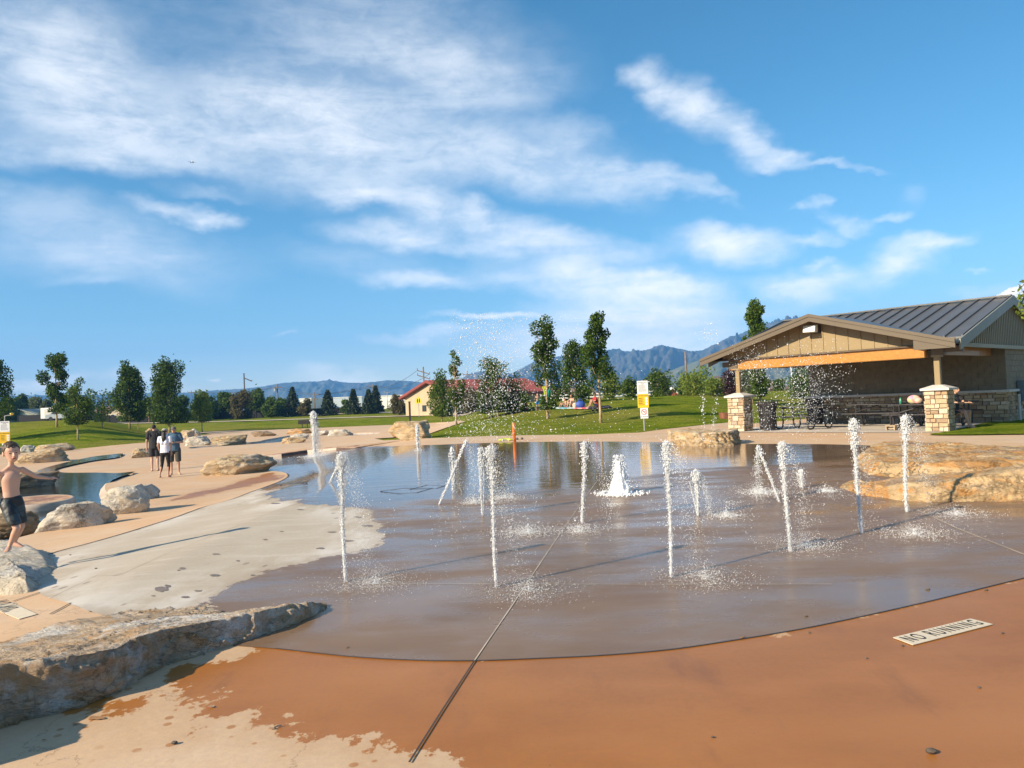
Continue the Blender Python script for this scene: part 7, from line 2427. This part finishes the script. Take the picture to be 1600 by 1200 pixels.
spray('wisp of drops high to the left of the pavilion roof', 110, (1085, 500, 1130, 540), 12, 15, .9, 5, lambda u, v: g2(u, .5, .35) * g2(v, .5, .4))
spray('thin strings of drops falling left of the pavilion pier', 130, (1090, 615, 1125, 690), 11, 14, 1.2, 6, lambda u, v: np.maximum(g2(u, .25, .10), g2(u, .85 - .25 * v, .10)))
spray('drops skipping low over the wet pad', 900, (560, 780, 1340, 900), 7.2, 8.6, .9, 7, lambda u, v: (g2(v, .35, .4)) * (.35 + .65 * g2(u, .5, .3)) * (((u * 7) % 1) < .55))
# fine glitter where drops hit the sheet of water
def patter(label, spots, seed):
    rs = np.random.RandomState(seed); CC = []; RR = []
    for px, py, rx, ry, n in spots:
        a = rs.uniform(0, 2 * np.pi, n); q = np.abs(rs.normal(0, .6, n))
        for i in range(n):
            p = gp(px + rx * q[i] * math.cos(a[i]), py + ry * q[i] * math.sin(a[i]))
            CC.append((p.x, p.y, p.z + DK + .008 + rs.exponential(.014))); RR.append(depth_of(p) / F * rs.uniform(.22, .6))
    o = drops('splash_patter', CC, RR, M['foam'], loc=CC[0]); tag(o, label, 'spray', kind='stuff')
patter('glittering patter of drops spread over the middle of the wet pad', [(800, 838, 75, 9, 300), (905, 830, 80, 10, 260), (955, 795, 30, 6, 120), (800, 782, 60, 8, 220), (1180, 770, 90, 14, 380), (1140, 790, 90, 9, 160), (1300, 780, 60, 10, 160), (1010, 760, 50, 6, 100), (590, 925, 60, 10, 160), (1110, 925, 70, 10, 140), (830, 945, 60, 9, 120), (1440, 845, 60, 8, 130)], 12)
# ---------------------------------------------------------------- air, sky, sun, camera
SUN_EL = R(27); SUN_AZ = math.atan2(-.81, -.59)      # azimuth of the sun from +Y towards +X
def haze():
    mb = MB(); x0, x1, y0, y1, z0, z1 = -4600, 4600, -4600, 4600, -14, 400
    mb.box(((x0 + x1) / 2, (y0 + y1) / 2, (z0 + z1) / 2), (x1 - x0, y1 - y0, z1 - z0))
    m = bpy.data.materials.new('air'); m.use_nodes = True; nt = m.node_tree; nt.nodes.clear()
    out = nt.nodes.new('ShaderNodeOutputMaterial'); v = nt.nodes.new('ShaderNodeVolumePrincipled')
    v.inputs['Color'].default_value = (.17, .46, 1.0, 1); v.inputs['Density'].default_value = HAZE; v.inputs['Anisotropy'].default_value = .0
    nt.links.new(v.outputs[0], out.inputs['Volume'])
    tag(mb.build('haze', m), kind='stuff')
HAZE = .00025
haze()

w = bpy.data.worlds.new('World'); SC.world = w; w.use_nodes = True
nt = w.node_tree; nt.nodes.clear()
class WN(NT):
    def __init__(s, t): s.t = t
t = WN(nt)
out = nt.nodes.new('ShaderNodeOutputWorld'); bg = nt.nodes.new('ShaderNodeBackground')
sky = nt.nodes.new('ShaderNodeTexSky'); sky.sky_type = 'NISHITA'; sky.sun_disc = False
sky.sun_elevation = SUN_EL; sky.sun_rotation = SUN_AZ; sky.altitude = 1400; sky.air_density = 1.0; sky.dust_density = .35; sky.ozone_density = 1.6
SKY = .076
hs = nt.nodes.new('ShaderNodeHueSaturation'); hs.inputs['Saturation'].default_value = 1.30; hs.inputs['Hue'].default_value = .486
nt.links.new(sky.outputs[0], hs.inputs['Color'])
gen = nt.nodes.new('ShaderNodeTexCoord').outputs['Generated']
sep = nt.nodes.new('ShaderNodeSeparateXYZ'); nt.links.new(gen, sep.inputs[0])
az = t.math('ARCTAN2', sep.outputs[0], sep.outputs[1])
el = t.math('ARCSINE', sep.outputs[2])
cmb = nt.nodes.new('ShaderNodeCombineXYZ'); nt.links.new(az, cmb.inputs[0]); nt.links.new(el, cmb.inputs[1])
ae = cmb.outputs[0]
# warp so that cloud edges fray
wn = nt.nodes.new('ShaderNodeTexNoise'); t.set(wn, 'Vector', t.map(ae, (1, 1.6, 1), (0, 0, R(18)))); wn.inputs['Scale'].default_value = 7; wn.inputs['Detail'].default_value = 5; wn.inputs['Roughness'].default_value = .6
vm = t.n('ShaderNodeVectorMath', operation='MULTIPLY_ADD'); t.set(vm, 0, wn.outputs[1]); vm.inputs[1].default_value = (.14, .08, 0); t.set(vm, 2, t.map(ae, (1, 1, 1), (0, 0, 0), (-.07, -.04, 0)))
aw = vm.outputs[0]
def AE(px, py):
    d = ray(px, py).normalized()
    return math.atan2(d.x, d.y), math.asin(d.z)
CL = [  # x0, y0, x1, y1 (axis of the streak), half thickness (px), strength
 (-80,75,280,135,55,.85),(240,120,640,195,48,.72),(-80,40,200,60,45,.5),(-80,150,420,225,45,.85),(250,190,760,245,62,.85),(640,215,1000,275,38,.75),(900,262,1140,298,15,.62),(1060,285,1180,305,9,.4),(880,240,1020,310,22,.5),
 (300,20,860,110,80,.55),(520,60,880,140,34,.35),(600,130,860,215,60,.36),(820,190,960,220,22,.4),(-60,225,330,250,22,.75),(-60,10,300,40,50,.30),
 (170,312,300,326,11,.72),(270,322,385,344,11,.85),(230,290,390,300,8,.35),
 (490,288,640,302,18,.9),(600,300,740,335,32,.92),(720,318,790,352,22,.85),(520,352,720,378,22,.85),(690,375,900,392,24,.75),(760,335,860,385,26,.42),
 (990,130,1050,160,30,.92),(1040,150,1130,190,36,.95),(1110,190,1200,232,30,.95),(1180,230,1275,250,15,.85),(1130,165,1190,185,17,.35),(1260,250,1350,257,5,.45),
 (1045,365,1240,378,26,1.0),(1060,350,1190,352,13,.65),(1230,372,1320,375,9,.6),(1290,345,1350,365,10,.62),(1340,350,1405,332,7,.5),(1265,318,1290,330,9,.42),
 (1340,440,1460,400,26,.85),(1380,390,1510,364,13,.85),(1180,440,1330,440,19,.8),(1240,460,1330,470,11,.42),(1240,412,1290,412,5,.5),
 (560,440,740,446,14,.6),(700,425,900,440,20,.45),(790,345,900,395,26,.35),(860,455,1140,440,26,.95),(960,432,1130,455,22,.85),(840,415,960,440,24,.8),(800,385,1060,395,20,.55),
 (672,497,880,500,7,.85),(565,528,760,520,11,.62),(700,545,1000,530,30,.62),(820,488,1190,500,26,.92),(830,525,1200,545,46,.85),(1000,470,1300,480,14,.40),
 (-60,350,380,410,46,.5),(-60,300,150,330,24,.32),(60,440,220,443,9,.22),(420,400,700,420,26,.20),(320,581,352,582,4,.6),(-40,595,150,594,12,.75),(120,588,330,600,14,.45),(420,598,640,585,18,.5),(440,518,490,520,4,.3),(1520,432,1560,430,3,.5),(1480,470,1640,460,8,.3),(1380,295,1420,310,14,.18),
]
total = None
for x0, y0, x1, y1, hw, amp in CL:
    a0, e0 = AE(x0, y0); a1, e1 = AE(x1, y1)
    ca, ce = (a0 + a1) / 2, (e0 + e1) / 2
    L = math.hypot(a1 - a0, e1 - e0) / 2 + hw / F * .5
    th = math.atan2(e1 - e0, a1 - a0)
    mp = nt.nodes.new('ShaderNodeMapping'); mp.vector_type = 'TEXTURE'
    t.set(mp, 'Vector', aw); mp.inputs['Location'].default_value = (ca, ce, 0); mp.inputs['Rotation'].default_value = (0, 0, th); mp.inputs['Scale'].default_value = (L * 1.25, hw / F * 1.65, 1)
    ln = nt.nodes.new('ShaderNodeVectorMath'); ln.operation = 'LENGTH'; nt.links.new(mp.outputs[0], ln.inputs[0])
    v = t.mr(ln.outputs['Value'], 0.0, 1.0, amp, 0)
    total = v if total is None else t.math('SUBTRACT', t.math('ADD', total, v), t.math('MULTIPLY', total, v))
# fibres and wisps in the cirrus
f1 = t.noise(t.map(ae, (1, 4.6, 1), (0, 0, R(15))), 5.2, 9, .66, .5)
f2 = t.noise(t.map(ae, (1.2, 2.2, 1), (0, 0, R(-28))), 19, 8, .68, .4)
fib = t.math('ADD', t.math('MULTIPLY', f1, .62), t.math('MULTIPLY', f2, .38))
fibm = t.mr(fib, .33, .63, .50, 1.12)
dens = t.math('MULTIPLY', t.math('MULTIPLY', total, fibm), .90, clamp=True)
# elsewhere in the sky (overhead and behind) thin streaks of the same kind
pl = t.n('ShaderNodeVectorMath', operation='DIVIDE', i_0=gen)
zc = t.math('MAXIMUM', sep.outputs[2], .08)
cz = nt.nodes.new('ShaderNodeCombineXYZ')
for i in range(3): nt.links.new(zc, cz.inputs[i])
nt.links.new(cz.outputs[0], pl.inputs[1])
ov = t.noise(t.map(pl.outputs[0], (1, 2.6, 1), (0, 0, R(30))), .9, 8, .62, .3)
high = t.mr(el, R(31), R(42))
back = t.mr(sep.outputs[1], .45, .1)
ovm = t.math('MULTIPLY', t.mr(ov, .48, .72, 0, .75), t.math('MAXIMUM', high, back))
dens = t.math('MAXIMUM', dens, ovm)
veil = t.mr(el, R(0), R(7), .16, 0)
dens = t.math('MAXIMUM', dens, veil)
white = t.mix(t.mr(el, R(1), R(17)), (14.5, 12.8, 11.6), (7.6, 7.7, 7.8))
colr = t.mix(t.math('MULTIPLY', dens, .93), hs.outputs[0], white)
nt.links.new(colr, bg.inputs[0]); bg.inputs[1].default_value = SKY
nt.links.new(bg.outputs[0], out.inputs[0])

sl = bpy.data.lights.new('sun', 'SUN'); sl.energy = 4.5; sl.angle = R(.5); sl.color = (1.0, .84, .62)
so = bpy.data.objects.new('sun', sl); COL.objects.link(so)
sd = Vector((math.sin(SUN_AZ) * math.cos(SUN_EL), math.cos(SUN_AZ) * math.cos(SUN_EL), math.sin(SUN_EL)))
so.rotation_euler = (-sd).to_track_quat('-Z', 'Y').to_euler(); so.location = sd * 60

cd = bpy.data.cameras.new('camera'); co = bpy.data.objects.new('camera', cd); COL.objects.link(co)
cd.sensor_fit = 'HORIZONTAL'; cd.sensor_width = 36.0; cd.lens = 36.0 * F / 1600.0
cd.clip_start = .1; cd.clip_end = 20000
co.matrix_world = Matrix(((CR.x, CU.x, -CF.x, CAM.x), (CR.y, CU.y, -CF.y, CAM.y), (CR.z, CU.z, -CF.z, CAM.z), (0, 0, 0, 1)))
SC.camera = co
SC.view_settings.view_transform = 'Standard'; SC.view_settings.look = 'None'; SC.view_settings.exposure = 1.08; SC.view_settings.gamma = 1.0
SC.render.engine = 'CYCLES'
cy = SC.cycles
cy.use_denoising = True; cy.max_bounces = 7; cy.diffuse_bounces = 3; cy.glossy_bounces = 3; cy.transmission_bounces = 4; cy.transparent_max_bounces = 12; cy.volume_bounces = 1
cy.caustics_reflective = False; cy.caustics_refractive = False; cy.sample_clamp_indirect = 6.0
